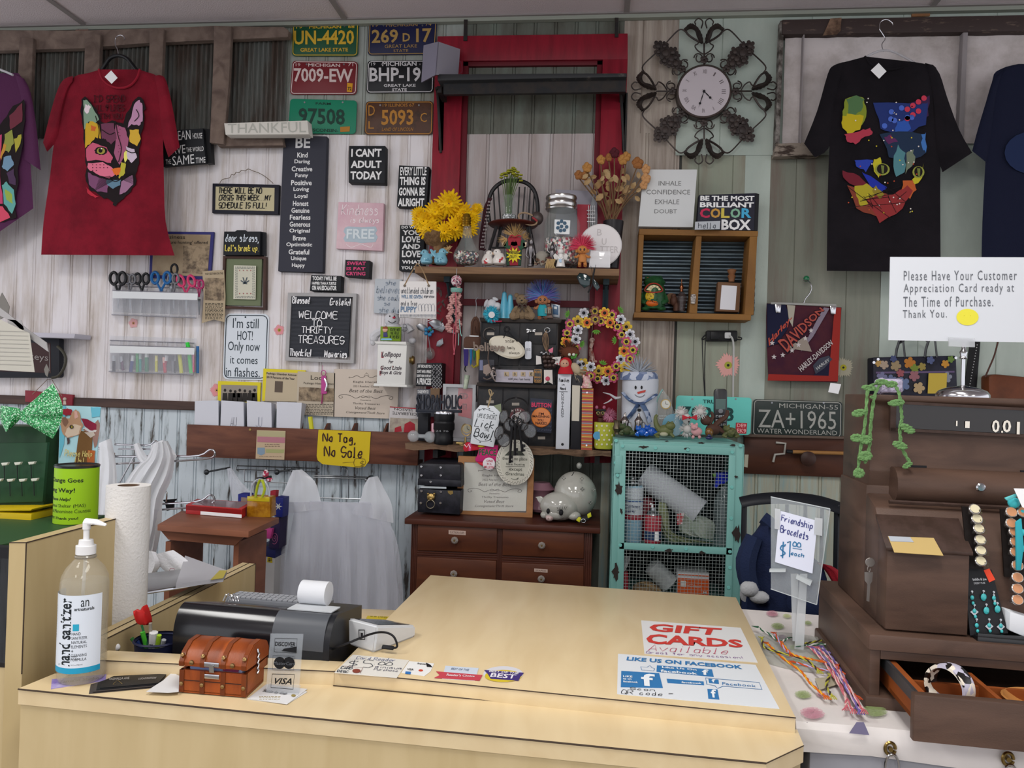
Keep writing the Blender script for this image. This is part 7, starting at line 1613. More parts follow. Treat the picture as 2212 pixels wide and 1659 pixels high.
frog('left transparent blue glass frog on the mesh cabinet',1387,942,.85,'1456b0',gl=True);frog('right transparent blue glass frog sitting upright',1407,942,.9,'0f4ca8',10,gl=True)
N('green_frog','olive green frog figurine stretching one leg up, left of the poodle','figurine',-.37);ol=M('5a5f3a',.4)
ball(1438,930,17,13,12);ball(1448,920,11,9,9,d=6);[ball(1444+k*8,913,3,3,3,d=10) for k in(0,1)];A('body',ol);tube([(1428,932),(1418,918),(1416,902),(1420,896)],[7,6,4,3],3);tube([(1426,936,5),(1414,940,8),(1424,944,10)],[4,3,3],2);tube([(1448,936,5),(1456,944,8)],[4,3],1);A('leg',ol);ball(1434,938,9,5,5,d=10);A('pale_belly',M('9a9880',.4))
frog('olive green frog figurine at right end of the mesh cabinet top',1579,946,1.05,'5c5f3a')
N('paddle_frame','pale blue round glass dish behind the frogs on the mesh cabinet','dish',-.27);disc(1455,918,24,.006,28);O(M('5f8ea0',.2))
N('acrylic_award','clear curved acrylic award with small round clock beside snowman tin','clock',-.25)
slab([(1404,936),(1412,880),(1424,848),(1432,840),(1448,862),(1456,890),(1458,938)],.012,.002);A('acrylic_body',M('b9c4c4',.03,k='clear',a=.16));tube([(1404,930),(1412,884),(1426,850),(1432,841)],1.8,3);A('bevel_edge',M('7fa09c',.1));disc(1438,873,11,.004,24,.001);A('clock_rim',brass);disc(1438,873,9,.002,24,.003);A('clock_dial',M('c4c4bc',.4));line([(1438,873),(1438,867)],.8,.004,1);line([(1438,873),(1444,873)],.8,.004,1);A('clock_hands',dark);scrib(1424,896,1452,906,2,1.6,4);A('engraving',M('a9b0b0',.5))
N('fluffy_poodle','white fluffy poodle figurine with red bow on the mesh cabinet','figurine',-.31)
wf=[M('b8b4b0',.95),M('c6c4c2',.95)]
ball(1483,905,9,12,8);A('head',M('b9b7b4',.7))
for x_,y_,r in((1472,892,7),(1512,890,8),(1484,928,9)):ball(x_,y_,r);A('fur_core',wf[0]);fluffy(x_,y_,r,120,9,wf,(0,360),7,1,'fur')
[slab([(1490,902),(1490+k*16,896),(1490+k*16,908)],.006,.001,.03) for k in(-1,1)];ball(1490,902,3,3,3,d=12);A('red_bow',M('a82430',.6));ball(1488,911,2,2,1,d=9,seg=7);A('eye',dark)
N('piglet_figurine','small pink pig figurine in front of the poodle','figurine',-.4);pk_=M('b88a8c',.35);ball(1505,932,12,10,9);ball(1500,923,8,7,7,d=5);[ball(1495+k*10,917,3,4,2,d=6) for k in(0,1)];ball(1499,925,3.4,2.6,3,d=12);[ball(1497+k*14,944,3.6,4,4,d=3) for k in(0,1)];O(pk_)
N('rubber_monkey','brown rubber monkey toy with raised limbs behind the phone','toy',-.3);mk=M('4a3229',.6)
ball(1525,908,12,11,10);ball(1540,928,16,13,11);tube([(1536,930),(1552,912),(1568,900),(1572,886)],[7,6,5,4],3);tube([(1546,920),(1560,932),(1572,936)],[6,5,4],2);tube([(1532,916),(1540,900),(1536,890)],[5,4,3],2);O(mk)
N('amber_ornament','small amber glass ornament between the pig and monkey','ornament',-.36);ball(1532,934,9,10,7);O(M('6a4a20',.15))
N('blue_bead_toy','tiny dark blue glass animal behind the piglet','figurine',-.41);ball(1532,946,8,4,5);ball(1532,941,4,3,3,d=2);O(M('1c1f4a',.2))
N('glass_bottle','small clear glass funnel bottle between the frog and poodle','bottle',-.34);lathe(1460,940,[(0,10),(8,12),(24,8),(44,2)],14);O(gl2)
N('cordless_phone','black cordless telephone handset standing in front of turquoise licence plate','telephone',-.26)
slab(rq(1543,840,1571,940,7),.02,.003);O(M('17181b',.3));slab([(1546,862),(1568,862),(1567,884),(1546,884)],.001,0,.0006);A('screen',M('4f6460',.25))
for r in range(3):
 for c_ in range(3):slab([(1546+c_*7.6,897+r*9),(1552+c_*7.6,897+r*9),(1552+c_*7.6,902+r*9),(1546+c_*7.6,902+r*9)],.001,.0003,.002)
A('key',M('a8aaad',.4));disc(1557,888,5,.002,14,.002);A('navigation_key',steel);[tx(str(r*3+c_+1),1547.5+c_*7.6,898+r*9,1550.5+c_*7.6,901.5+r*9,'b',d=.0035) for r in range(3) for c_ in range(3)];A(LT,dark)
N('piggy_pot','yellow polka dot mug on the rough shelf beside the striped binder','mug',-.24)
lathe(1305,969,[(0,20),(4,22),(56,24),(57,22),(8,19)],26,cap=False);A('mug_body',M('a8ab3c',.35));rr=24*mp(pt(1305,940))
for i in range(5):
 for j in range(4):
  x_=1289+j*11+(i%2)*5;dx=(x_-1305)/24
  if abs(dx)<.9:slab(circ(x_,920+i*10,2.4*math.sqrt(1-dx*dx),2.4,8),.0006,0,rr*math.sqrt(1-dx*dx)+.0008)
A('dot',M('c4c0a8',.4));slab(circ(1290,941,9,9,14),.001,0,rr*.85);A('blue_label',M('4a8ab0',.4))
N('owl_toy','small brown wide-eyed toy with black cap and pink fluff in the mug','toy',-.24);ball(1297,893,9.5,10,8);lathe(1297,915,[(0,6),(12,7)],10);A('body',M('4a2a24',.5));[ball(1297+k*5,892,4,4,2.5,d=6,seg=10) for k in(-1,1)];A('eye_rim',M('a8a060',.4));[ball(1297+k*5,892,2.2,2.4,1,d=8.6,seg=8) for k in(-1,1)];A('eye',dark);slab([(1286,884),(1308,884),(1310,888),(1285,888)],.012,.002,.02);A('cap',dark);[ball(1297+k*8,880,3.5,4,2.5) for k in(-1,1)];A('ear',M('a05a70',.6));fluffy(1316,898,6,160,11,[M('a8607a',.9),M('b87a90',.9)],d=8,w=.7,name='pink_fluff')
# ---------- right plank with knob and hooks ----------
N('peg_rail','dark brown wall plank with round knob on the right wall','rail',-.022);slab([(1608,940),(1846,946),(1880,948),(1878,1034),(1606,1023)],.02,.002);A('plank',M('4f2c1c',.5,k='wood',c2='3d2117',s=4,stx=(1,3,6)))
o=pt(1739,989);m_=mp(o);lathe_w(o,[(0,6*m_),(.02,6*m_),(.03,15*m_),(.05,16*m_),(.058,9*m_)],20,NN.copy());A('knob',M('3a2620',.45))
N('wall_hook','white plastic double hook on the dark brown plank','hook',-.03);tube([(1676,956),(1697,958),(1694,980),(1674,982),(1670,998)],2.6,1,seg=8);O(M('a8a49c',.4))
N('dowel','tan wooden dowel with black tip resting across the knob of plank','dowel',-.05);tube([(1712,976),(1880,981)],4,1,seg=10);A('shaft',M('946a3c',.6));tube([(1699,975),(1712,976)],4.2,1);A('tip',dark)
N('wall_ledge','thin dark ledge strip on wall above the brown plank','ledge',-.04);slab([(1608,938),(1860,944),(1860,949),(1608,944)],.035,.001);O(M('5a4a40',.6))
# ---------- power strip ----------
N('power_strip','black power strip mounted under the crate shelf','power strip',-.035);slab(rq(1526,714,1593,737,3),.03,.002);A('housing',M('141416',.4));slab([(1535,716),(1554,716),(1553,733),(1535,733)],.012,.001,.012);A('adapter',M('0f0f11',.4));tube([(1524,731),(1516,734),(1519,728),(1526,722)],1.6,2);tube([(1594,728),(1602,730),(1600,734),(1592,733)],1.4,2);A('mounting_tab',dark)
slab(rq(1566,718,1579,731,2),.016,.001,.014);A('white_plug',M('b4b4b4',.4))
tube([(1576,724,8),(1584,740,8),(1584,800,4),(1583,880,4),(1582,930,30)],2.2,4);A('white_cable',M('a9a9a6',.4));tube([(1517,734),(1519,800),(1523,860),(1524,876)],1,2);tube([(1524,734),(1522,800),(1524,874)],1,2);A('black_cable',dark)
# ---------- bandana ----------
N('bandana','navy, maroon and red motorcycle bandana clipped on a hanger','bandana',-.04)
loft([(1656,655),(1655,700),(1657,760),(1660,822)],[(1818,664),(1814,720),(1810,780),(1808,826)],2,14,1.5,3);A('cloth',M('4a2228',.9,k='noise',c2='38182a',s=5))
m_=mp(pt(1700,700));dz=4.4*m_
for q,c_,k in(([(1657,656),(1696,656),(1708,690),(1700,712),(1680,742),(1657,750)],'191b33',0),([(1700,658),(1718,660),(1712,706),(1704,690)],'a09a8c',.3),([(1780,664),(1792,666),(1756,728),(1730,760),(1760,700)],'7d7280',.3),([(1740,726),(1754,760),(1700,752)],'8d8278',.35),([(1803,664),(1817,665),(1810,824),(1658,822),(1660,808),(1790,812)],'8d2a24',.5),([(1757,812),(1790,812),(1794,780),(1770,790)],'1c1a30',.45)):
 blob(q,dz+k*m_);A('print_patch',M(c_,.9),sh=False)
for i,(x_,y_) in enumerate(((1752,714),(1740,731),(1725,745),(1711,757),(1691,767),(1672,771),(1668,741))):blob(star(x_,y_,6,2.6,5,-1.57),dz+.6*m_)
A('star_print',M('b8b0b0',.9),sh=False)
for k,(s,c_) in enumerate((('DAVIDSON','1a1420'),('DAVIDSON','a04a40'))):tx(s,[(1676,736),(1770,662),(1780,672),(1700,766)] if k==0 else [(1678,737),(1770,664),(1779,671),(1700,762)],st='B' if k==0 else 'b',d=dz+(.7+k*.2)*m_);A(LT,M(c_,.9),sh=False)
tx('Harley-',[(1655,735),(1706,682),(1714,690),(1662,752)],st='bi',d=dz+.8*m_);A(LT,M('a8483a',.9),sh=False);tx('HARLEY-DAVIDSON',[(1722,794),(1792,734),(1798,744),(1730,804)],st='b',d=dz+.8*m_);A(LT,M('b4acac',.9),sh=False)
slab([(1756,790),(1770,774),(1790,768),(1798,776),(1780,796),(1762,808)],.0004,0,dz+.9*m_);A('eagle_shield_print',M('3a3c48',.8));tx('HARLEY',[(1760,794),(1788,774),(1791,779),(1764,800)],st='b',d=dz+1.3*m_);A(LT,M('a8a8a8',.9),sh=False)
N('clip_hanger','clear plastic clip hanger with chrome clips holding the bandana','hanger',-.05);tube([(1665,655),(1806,659)],3,1,flat=.6);A('bar',M('b4b4b0',.1,k='clear',a=.6));[slab([(x_,657+i),(x_+14,657+i),(x_+12,676+i),(x_+2,676+i)],.012,.002,.004) for i,x_ in((0,1674),(3,1793))];A('clip',chrome);tube([(1736,655),(1740,645),(1750,632),(1753,618),(1746,607),(1735,605)],1.2,4);A('hook',chrome)
N('push_pin','green round-headed push pin holding the bandana hanger','pin',-.03);ball(1742,602,6.5,6.5,6);O(M('1d6b45',.3))
N('price_tag','white square tag hanging from the bandana corner','price tag',-.05);slab([(1794,827),(1817,830),(1811,851),(1789,847)],.001);O(white)
# ---------- bags hung at right ----------
N('tote_bag','navy tote bag printed with butterflies and flowers behind the register','tote bag',-.07)
slab([(1886,772),(2066,768),(2070,870),(1886,870)],.064,.006);A('body',M('14141f',.4,k='noise',c2='1f2030',s=20))
slab([(1892,803),(2062,801),(2062,805),(1892,807)],.001,0,.003);A('piping',M('5a4a6a',.4))
for i,(x_,y_,r,c_) in enumerate(((1898,785,8,'a8854a'),(1910,788,10,'9c8a78'),(1935,790,12,'8d7a5c'),(1965,784,13,'a86a24'),(1976,796,10,'6a7a2c'),(1992,792,9,'8a7a3c'),(2042,786,9,'b5802c'),(2054,776,8,'5f7a34'),(1905,815,12,'6a6a88'),(1925,822,13,'5c6484'),(1950,830,16,'5c6a8a'),(1975,812,12,'8a5a60'),(1985,838,13,'a8906a'),(2045,815,12,'7c808c'),(1945,806,9,'8a4a50'),(1905,840,12,'555e80'),(1930,775,8,'3c4468'),(2010,778,9,'4a5478'))):
 blob(petals(x_,y_,r,5,.6,.4,i),.0015+.0003*i);A('printed_flower',M(c_,.5),sh=False)
slab([(2006,806),(2046,806),(2044,850),(2004,850)],.001,0,.008);A('yellow_tag',M('b89f3c',.5))
for a,b in((1937,1945),(2000,2014)):tube([(a+6,736),(a,755),(a-2,772)],5,2,flat=.4);tube([(b+6,736),(b+8,755),(b+10,772)],4,2,flat=.4)
tube([(1943,740),(1975,722),(2005,738)],4,2,flat=.4);A('handle',M('0f0f14',.3));[disc(x_,y_,3,.003,12,.004) for x_,y_ in((1897,776),(2065,773),(1888,783))];A('stud',chrome)
N('knit_pouch','pale lilac knitted pouch under the green garland on the register','pouch',YR+.06);slab(rq(1900,818,1953,850,8),.03,.008);O(M('a8a0b4',.95,b=1))
N('belt','black belt with rows of silver studs hanging behind the sign stand','belt',-.02);slab([(2096,736),(2118,738),(2108,862),(2080,860)],.004,.001);A('strap',M('141416',.5));[disc(2111-i*1.1,745+i*6,1.2,.001,6,.001) for i in range(19)];A('stud',M('a8a8a8',.3))
N('shoulder_bag','brown leather shoulder bag at the right edge, behind the register','bag',-.07);slab([(2136,812),(2150,808),(2300,822),(2300,900),(2136,900)],.06,.008);A('body',M('6a3a22',.5,k='noise',c2='58301c',s=8));tube([(2156,738),(2148,768),(2138,792),(2128,815)],3,3,flat=.5);A('strap',M('4a2a20',.5))
# ---------- chair with clothes ----------
N('black_chair','black wooden chair with curved top rail behind the acrylic stand','chair',-.7)
ct=M('15171d',.45)
tube([(1600,1085),(1640,1078),(1700,1076),(1770,1084),(1830,1104),(1850,1118)],[14,15,16,17,17,15],4,flat=.35,seg=10);A('top_rail',ct)
for x_,w_ in((1608,6),(1700,4),(1740,4),(1808,6),(1776,4)):tube([(x_,1090),(x_-4,1330)],w_,1);A('slat' if w_<6 else 'back_post',ct)
YY_=P(1700,1330,-.7);wbox((P(1600,1330,-.7).x,YY_.y-.38,YY_.z-.03),(P(1830,1330,-.7).x,YY_.y,YY_.z),.008);A('seat',ct)
for a,b in((1606,0),(1810,0),(1606,-.36),(1810,-.36)):
 x_=P(a,1330,-.7).x;wbox((x_,YY_.y+b-.02,0),(x_+.03,YY_.y+b+.01,YY_.z-.03));A('leg',ct)
N('clothes_heap','heap of navy, red and white sweatshirts piled on the black chair','clothes',-.88)
nvc=M('161e38',.95,b=.6,k='noise',c2='1c2644',s=10)
loft([(1650,1120),(1630,1150),(1605,1180),(1600,1230),(1602,1290),(1600,1330)],[(1672,1128),(1690,1150),(1740,1190),(1780,1230),(1790,1290),(1792,1335)],34,16,7,2.5);A('navy_sweatshirt',nvc)
tube([(1648,1118,20),(1668,1134,26),(1690,1160,26)],[14,14,10],3);tube([(1630,1160,24),(1612,1210,30),(1618,1260,30),(1640,1300,24)],[18,22,20,14],3);A('navy_sleeve',M('1b2540',.95,b=.6))
loft([(1760,1214),(1780,1230),(1798,1258)],[(1796,1222),(1822,1240),(1830,1262)],16,8,4,2);A('red_sleeve',M('8a1a26',.95,b=.6))
loft([(1600,1268),(1598,1286),(1604,1300)],[(1640,1250),(1660,1280),(1662,1302)],18,10,5,2.2);ball(1618,1272,20,17,16,d=48,ns=.05);ball(1640,1290,22,14,14,d=46,ns=.05);A('white_hood',M('a5a6a8',.95,b=.6))
ball(1740,1300,60,46,30,d=14,seg=16);A('navy_bundle',nvc)
# ---------- clock ----------
irn=M('3a302c',.5,.4,k='noise',c2='2a2220',s=30)
N('wall_clock','round wall clock with ornate scrolled iron leaves and roman numerals','clock',-.05)
disc(1521,197,59,.045,56,0,.003);O(M('3a302c',.4,.5));disc(1521,197,54,.002,56,.0015);A('dial',M('b5adb2',.4))
def pol(r,a):t=math.radians(a);return(1521+r*math.sin(t+.03),197-r*math.cos(t+.03))
for i,s in enumerate('XII I II III IIII V VI VII VIII IX X XI'.split()):
 a=i*30;h_=5;w_=1.6*len(s);tx(s,[pol(47,a-w_*1.15),pol(47,a+w_*1.15),pol(38,a+w_*1.4),pol(38,a-w_*1.4)],st='',d=.002)
scrib(1509,167,1532,172,1,1,2);A('numerals',M('5a5254',.6))
def hand(a,l,w):slab([pol(6,a+180),(pol(l*.35,a)[0]+w*math.cos(math.radians(a)),pol(l*.35,a)[1]+w*math.sin(math.radians(a))),pol(l,a),(pol(l*.35,a)[0]-w*math.cos(math.radians(a)),pol(l*.35,a)[1]-w*math.sin(math.radians(a)))],.0006,0,.004);p_=pol(l*.7,a);disc(p_[0],p_[1],2.6,.0008,10,.0045)
hand(134,27,1.2);hand(197,39,1);disc(1521,197,3,.002,12,.005);A('clock_hand',dark)
setY(-.035)
def arm(a,k):
 t=math.radians(a);ux,uy=math.sin(t),-math.cos(t);vx,vy=math.cos(t),math.sin(t)
 def q(r,s,d=0):return(1521+ux*r+vx*s,197+uy*r+vy*s,d)
 R=2.0
 for s in(-1,1):
  tube([q(72+9*math.sin(w*.5),s*(14+8*math.cos(w*.5)-w*.35)) for w in range(0,15)],1.5,1,seg=5)
  if k:tube([q(80,s*2),q(88,s*14),q(98,s*20),q(102,s*14),q(106,s*12)],1.5,3,seg=5)
 tube([q(58,0),q(104,0)],1.8,1,seg=5);st=A('scroll_bar',irn)
 for w in range(5):
  z_=w*1.256+t;c_=q(68,0);ball(c_[0]+5*math.cos(z_),c_[1]+5*math.sin(z_),4.2,4.2,1.5,d=3,seg=7)
 A('rosette',irn)
 if k:
  for s in(-1,1):
   o1=[q(102,0),q(112,s*6),q(128,s*8),q(140,s*18),q(146,s*30),q(140,s*38),q(134,s*44),q(122,s*36),q(108,s*16)]
   i1=[q(112,s*14),q(126,s*18),q(134,s*28),q(130,s*36)]
   nn_=14;oo=smooth([V(p) for p in [q(104,s*2),q(122,s*5),q(140,s*16),q(146,s*30),q(136,s*42)]],5);ii=smooth([V(p) for p in [q(106,s*10),q(118,s*16),q(130,s*20),q(134,s*30),q(130,s*38)]],5)
   pr=None
   for j,(u_,v_) in enumerate(zip(oo,ii)):
    jj=1+(.10 if j%2 else 0);m2=u_.lerp(v_,.5)
    cur=[BM.verts.new(pd(v_.x+(u_.x-v_.x)*jj,v_.y+(u_.y-v_.y)*jj,2)),BM.verts.new(pd(m2.x,m2.y,9)),BM.verts.new(pd(v_.x,v_.y,2))]
    if pr:face((pr[0],cur[0],cur[1],pr[1]));face((pr[1],cur[1],cur[2],pr[2]))
    pr=cur
   tube([q(104,s*3),q(112,s*20),q(124,s*36),q(136,s*42)],2.4,3,seg=5);tube([q(136,s*6),q(150,s*3),q(157,s*12),q(150,s*20),q(144,s*18)],1.5,3,seg=5)
  A('acanthus_leaf',irn,sh=False)
 else:
  for j,(r,s,l) in enumerate(((86,0,14),(96,9,11),(96,-9,11),(108,13,12),(108,-13,12),(118,0,17),(130,9,10),(130,-9,10),(140,0,12),(100,0,14))):
   c_=q(r,s);slab(petals(c_[0],c_[1],l*1.0,5,.6,.45,t+j),.003,.0006,.004+.002*(j%3))
   ball(c_[0],c_[1],l*.4,l*.5,2,d=6,seg=7)
  A('leaf_cluster',irn)
for i in range(8):arm(i*45,i%2==0)
def ringpt(r,a):t=math.radians(a);return(1521+r*math.sin(t),197-r*math.cos(t))
for i in range(8):
 a=i*45;b_=a+45;e0=(140,40/140*57.3/2.3) 
 if i%2==0:s0=ringpt(134,a+17);s1=ringpt(132,b_-5)
 else:s0=ringpt(132,a+5);s1=ringpt(134,b_-17)
 md=ringpt(143,(a+b_)/2);tube([s0,md,s1],1.6,5,seg=5)
A('outer_ring',irn)
# ---------- mail rack plank, envelopes ----------
pw=M('6d4331',.5,k='wood',c2='4a2a20',s=4,stx=(1,3,6),b=.2)
N('mail_rack','long reddish-brown wooden mail rack holding white envelopes','rack',-.12)
slab([(404,917),(906,936),(902,1006),(402,986)],.02,.002);A('front_plank',pw)
a=P(404,986,-.10);b=P(902,1006,-.10);wbox((a.x,-.10,a.z+.005),(b.x,-.003,a.z+.02));wbox((a.x,-.10,a.z+.02),(a.x+.015,-.003,P(404,925,-.1).z));A('bottom_board',pw)
for x_ in(478,560,640,700,760,830):
 p=P(x_,940,-.06);prism([V((p.x,-.1,p.z-.06)),V((p.x,-.003,p.z-.06)),V((p.x,-.003,p.z+.05)),V((p.x,-.03,p.z+.05)),V((p.x,-.1,p.z+.0))],V((.008,0,0)));A('divider',pw)
disc(540,928,3,.003,10,.002,.001);A('brass_tack',brass)
env=M('c4c6ce',.6)
for i,(q,w) in enumerate((([(421,866),(472,865),(472,922),(420,920)],''),([(478,865),(526,868),(527,926),(476,923)],'AU'),([(533,865),(586,870),(587,930),(534,927)],'JU'),([(598,868),(652,870),(648,930),(597,928)],''))):
 N('envelope_stack','white envelope bundle in the mail rack, '+('leftmost of four','second from left with handwriting','third from left with faint writing','rightmost of four')[i],'envelopes',-.095,'envelopes in the mail rack')
 hexa([pt(*q[0]),pt(*q[1]),pt(*q[2]),pt(*q[3])],[P(q[0][0]+6,q[0][1]+3,-.03),P(q[1][0]+10,q[1][1]+3,-.03),P(q[2][0]+5,q[2][1]-8,-.03),P(q[3][0]+5,q[3][1]-8,-.03)]);O(env)
 if w:pen(w,q[0][0]+20,q[0][1]+36,q[0][0]+33,q[0][1]+56,w=.9);A(LT,M('4a4a55' if i==1 else '8d90a0',.6))
N('yellow_marker','yellow highlighter standing in the mail rack','marker',-.1);tube([(670,900),(674,934)],5,1,seg=8);O(M('c2c02a',.4))
N('business_card','pastel floral business card taped to the mail rack','card',-.123);slab([(555,929),(617,931),(614,993),(552,991)],.001,.0);O(M('b5a084',.6))
for q,c_ in(([(556,930),(616,932),(615,944),(556,942)],'a8a07c'),([(556,943),(616,945),(615,957),(556,955)],'a8707c'),([(574,970),(614,971),(613,979),(574,978)],'9a9c6a'),([(556,967),(572,967),(572,980),(564,984),(556,980)],'7a8fa0')):blob(q);A('print_patch',M(c_,.6))
scrib(572,958,606,966,2,1.2,3);scrib(560,983,608,990,1,1,4);A(LT,M('6d5a4c',.6))
N('paper_sign','yellow handwritten No Tag, No Sale sign on the mail rack','sign',-.124)
slab([(688,928),(801,933),(797,996),(788,1008),(775,1010),(697,1003),(686,994),(684,985)],.001);O(M('c4ab1c',.6))
L_([('No Tag,',696,937,768,960),('No Sale',699,965,783,987)],M('3a221c',.6),fn=pen,w=3)
line([(766,992),(772,990),(788,992),(790,1000),(784,1008),(766,1008),(764,1000),(766,992)],1,sm=1);pen('$',778,994,786,1006,w=1);line([(740,1000),(764,998)],.7,sm=1);A('tag_doodle',M('3a221c',.6))
# ---------- wire bag racks and bags ----------
N('bag_rack','grey wire bag rack mounted on the wall under the mail rack','wire rack',-.03)
for y_ in(1006,1014):tube([(512,y_),(690,y_+6)],1.3,1,seg=5)
tube([(528,1040),(640,1044)],1.3,1,seg=5);tube([(512,1006),(510,1014),(516,1018)],1.3,2);tube([(528,1014),(528,1042)],1.2,1);tube([(628,1010),(627,1042)],1.2,1);A('wire_frame',steel)
for x0_,x1_ in((446,496),(598,632)):
 setY(-.16);tube([(x0_,1020),(x0_+40,1012,-8),(x1_,1010,-22)],2,2);ball(x0_,1020,6,6,5);A('arm',M('3a3d40',.4,.7))
N('bag_rack','chrome wire bag rack holding the large clear plastic bags','wire rack',-.04)
for y_ in(1027,1031):tube([(676,y_),(806,y_+4)],1.4,1,seg=5)
tube([(690,1075),(780,1078)],1.3,1,seg=5)
for x_ in(737,753):tube([(x_,1026),(x_,1078)],1.2,1,seg=5)
tube([(736,1020),(738,1010),(744,1009),(750,1014),(750,1028)],1.2,3);A('wire_frame',steel)
for x_ in(634,792):setY(-.1);tube([(x_,1036),(x_+6,1030,-10),(x_+12,1028,-28)],2.4,2);ball(x_-1,1037,4);A('arm',steel)
film=M('e6e8f2',.22,k='film',a=.4);film2=M('f0f2f8',.25,k='film',a=.55)
N('plastic_bags','large translucent plastic carrier bags hanging by their handles on the wire rack','plastic bags',-.2)
loft([(608,1085),(600,1150),(592,1240),(588,1330)],[(812,1085),(852,1150),(868,1240),(872,1330)],14,40,9,7);A('bag_body',film)
loft([(632,1016),(618,1050),(604,1086),(606,1110)],[(652,1014),(680,1040),(690,1070),(698,1100)],7,10,4,2);loft([(796,1032),(786,1050),(778,1080),(760,1110)],[(816,1028),(830,1056),(846,1090),(850,1130)],7,10,4,2);A('handle',film2)
loft([(640,1080),(626,1160),(612,1250),(608,1330)],[(840,1090),(850,1180),(858,1260),(862,1330)],8,34,9,5.5,ph=1);A('inner_bag',film)
N('plastic_bag','small clear plastic bag hanging on the left arm of grey wire rack','plastic bag',-.14);loft([(490,1012),(494,1040),(500,1070),(506,1100)],[(500,1010),(520,1040),(548,1070),(556,1092)],6,10,4,2);O(film)
N('wire_hook_rack','chrome wire hook rack with long prongs standing at left, holding white bags','wire rack',-.55)
def prong(pts,r=2.2):tube(pts,r,3,seg=7)
prong([(212,968,10),(238,972,6),(246,990,0)]);prong([(246,978),(246,1050)],2.4);prong([(254,1050),(290,985)],2.2)
prong([(248,986),(360,986),(430,984),(452,972),(463,974),(462,986),(440,992),(360,997),(250,1002)])
prong([(248,960),(318,962),(334,953),(340,955)],2);prong([(256,970),(330,970)],2);A('upper_prong',chrome)
prong([(206,1035),(246,1044)]);prong([(208,1065),(246,1074)]);prong([(310,1090),(400,1086),(436,1080),(452,1069),(462,1074),(460,1086),(430,1094),(310,1104)]);prong([(345,1088),(344,1066),(352,1059),(360,1064),(359,1084)],1.6)
prong([(214,975),(232,1008),(220,1016)],1.6);A('lower_prong',chrome)
A_=PZ(250,1340,.02);setY(-.55);q=P(246,1050,-.55);tube_w([q,V((q.x,q.y,.01))],.005,8);lathe_w(V((q.x,q.y,.0)),[(0,.14),(.015,.13),(.02,.01)],20);A('stand',chrome)
wb2=M('eceef2',.3,k='film',a=.9)
N('plastic_bags','bunch of white plastic carrier bags crumpled on the chrome hooks','plastic bags',-.56)
loft([(330,958),(316,990),(292,1010),(262,1060),(250,1120),(246,1180)],[(362,952),(376,985),(372,1030),(352,1080),(344,1150),(318,1240)],22,24,13,3.7);A('bag_body',wb2)
loft([(288,960),(296,990),(312,1010)],[(300,956),(322,992),(346,1012)],8,8,4,2);loft([(352,950),(326,962),(330,985),(340,1006)],[(354,951),(382,985),(362,1004),(346,1030)],9,12,6,3);loft([(212,958),(214,1000),(206,1040),(204,1110)],[(240,946),(250,1000),(252,1060),(240,1120)],12,10,6,2);A('bag_handle',wb2)
loft([(310,1120),(318,1150),(314,1190),(308,1240)],[(350,1100),(348,1140),(338,1190),(320,1240)],10,8,4,2);A('bag_tail',wb2)
N('black_clip','black document clip on lower prong of the chrome hook rack','clip',-.5);slab([(352,1080),(380,1078),(378,1082),(354,1084)],.01);slab([(356,1084),(376,1082),(374,1100),(360,1104)],.006);O(dark)
# ---------- small table with red box ----------
tw=M('875640',.5,k='wood',c2='724632',s=4,stx=(1,2,4))
N('side_table','small reddish-brown wooden stool table behind the low side wall','table',-.6)
zt_=P(500,1130,-.75).z
f0=[PZ(340,1133,zt_),PZ(537,1148,zt_),PZ(603,1118,zt_),PZ(392,1103,zt_)];prism(f0,V((0,0,-.02)),.002);A('tabletop',tw)
fy=f0[0].y;plane((0,fy+.015,0),(0,-1,0));slab([(346,1145),(527,1158),(508,1179),(364,1166)],.015);A('apron',tw)
for x_ in(358,505):
 setY(fy+.02);a=pt(x_,1170);wbox((a.x,fy+.02,0),(a.x+.018,fy+.24,a.z));A('leg',tw)
setY(fy+.012);disc(358,1144,3,.002,10,.004);A('screw_plug',dk)
N('red_box','flat red and white gift box on the small wooden table','box',-.7)
zz_=zt_;q=[PZ(401,1110,zz_+.0),PZ(522,1120,zz_),PZ(549,1104,zz_),PZ(425,1096,zz_)];hh=.032
prism([v+V((0,0,hh)) for v in q],V((0,0,-hh+.001)),.001);O(M('9c2020',.45));prism([v+V((0,0,hh+.001)) for v in q],V((0,0,-.018)),.0005);A('lid',M('ad2020',.4))
c_=(q[2]+q[0])/2;prism([v.lerp(c_,.15)+V((0,0,hh+.0015)) for v in q],V((0,0,-.001)));A('clear_window',M('8d7076',.1))
dq=(q[1]-q[0]);prism([q[0]+dq*.27+V((0,-.001,.014)),q[1]+V((0,-.001,.014)),q[1]+V((0,-.001,.002)),q[0]+dq*.27+V((0,-.001,.002))],V((0,.0005,0)));A('white_band',white)
gold=M('a8781c',.15,k='noise',c2='8a5a10',s=30)
N('gift_bag','shiny amber and yellow gift bag with clear handles on the small table','gift bag',PZ(558,1117,zt_).y)
slab([(534,1072),(583,1074),(584,1118),(532,1118)],.05,.003);O(gold);slab([(534,1072),(582,1074),(582,1084),(534,1082)],.002,.0005,.002);A('yellow_band',M('b5a41c',.2));tube([(542,1072),(544,1050),(556,1036),(570,1038),(580,1054),(582,1072)],2,3);A('clear_handle',M('b4b8c4',.2,k='clear',a=.7));tube([(552,1074,6),(556,1050,6),(562,1036,6)],3,2,flat=.4);tube([(566,1036,6),(572,1056,6),(566,1074,6)],3,2,flat=.4);A('lime_ribbon',M('a4b02a',.5))
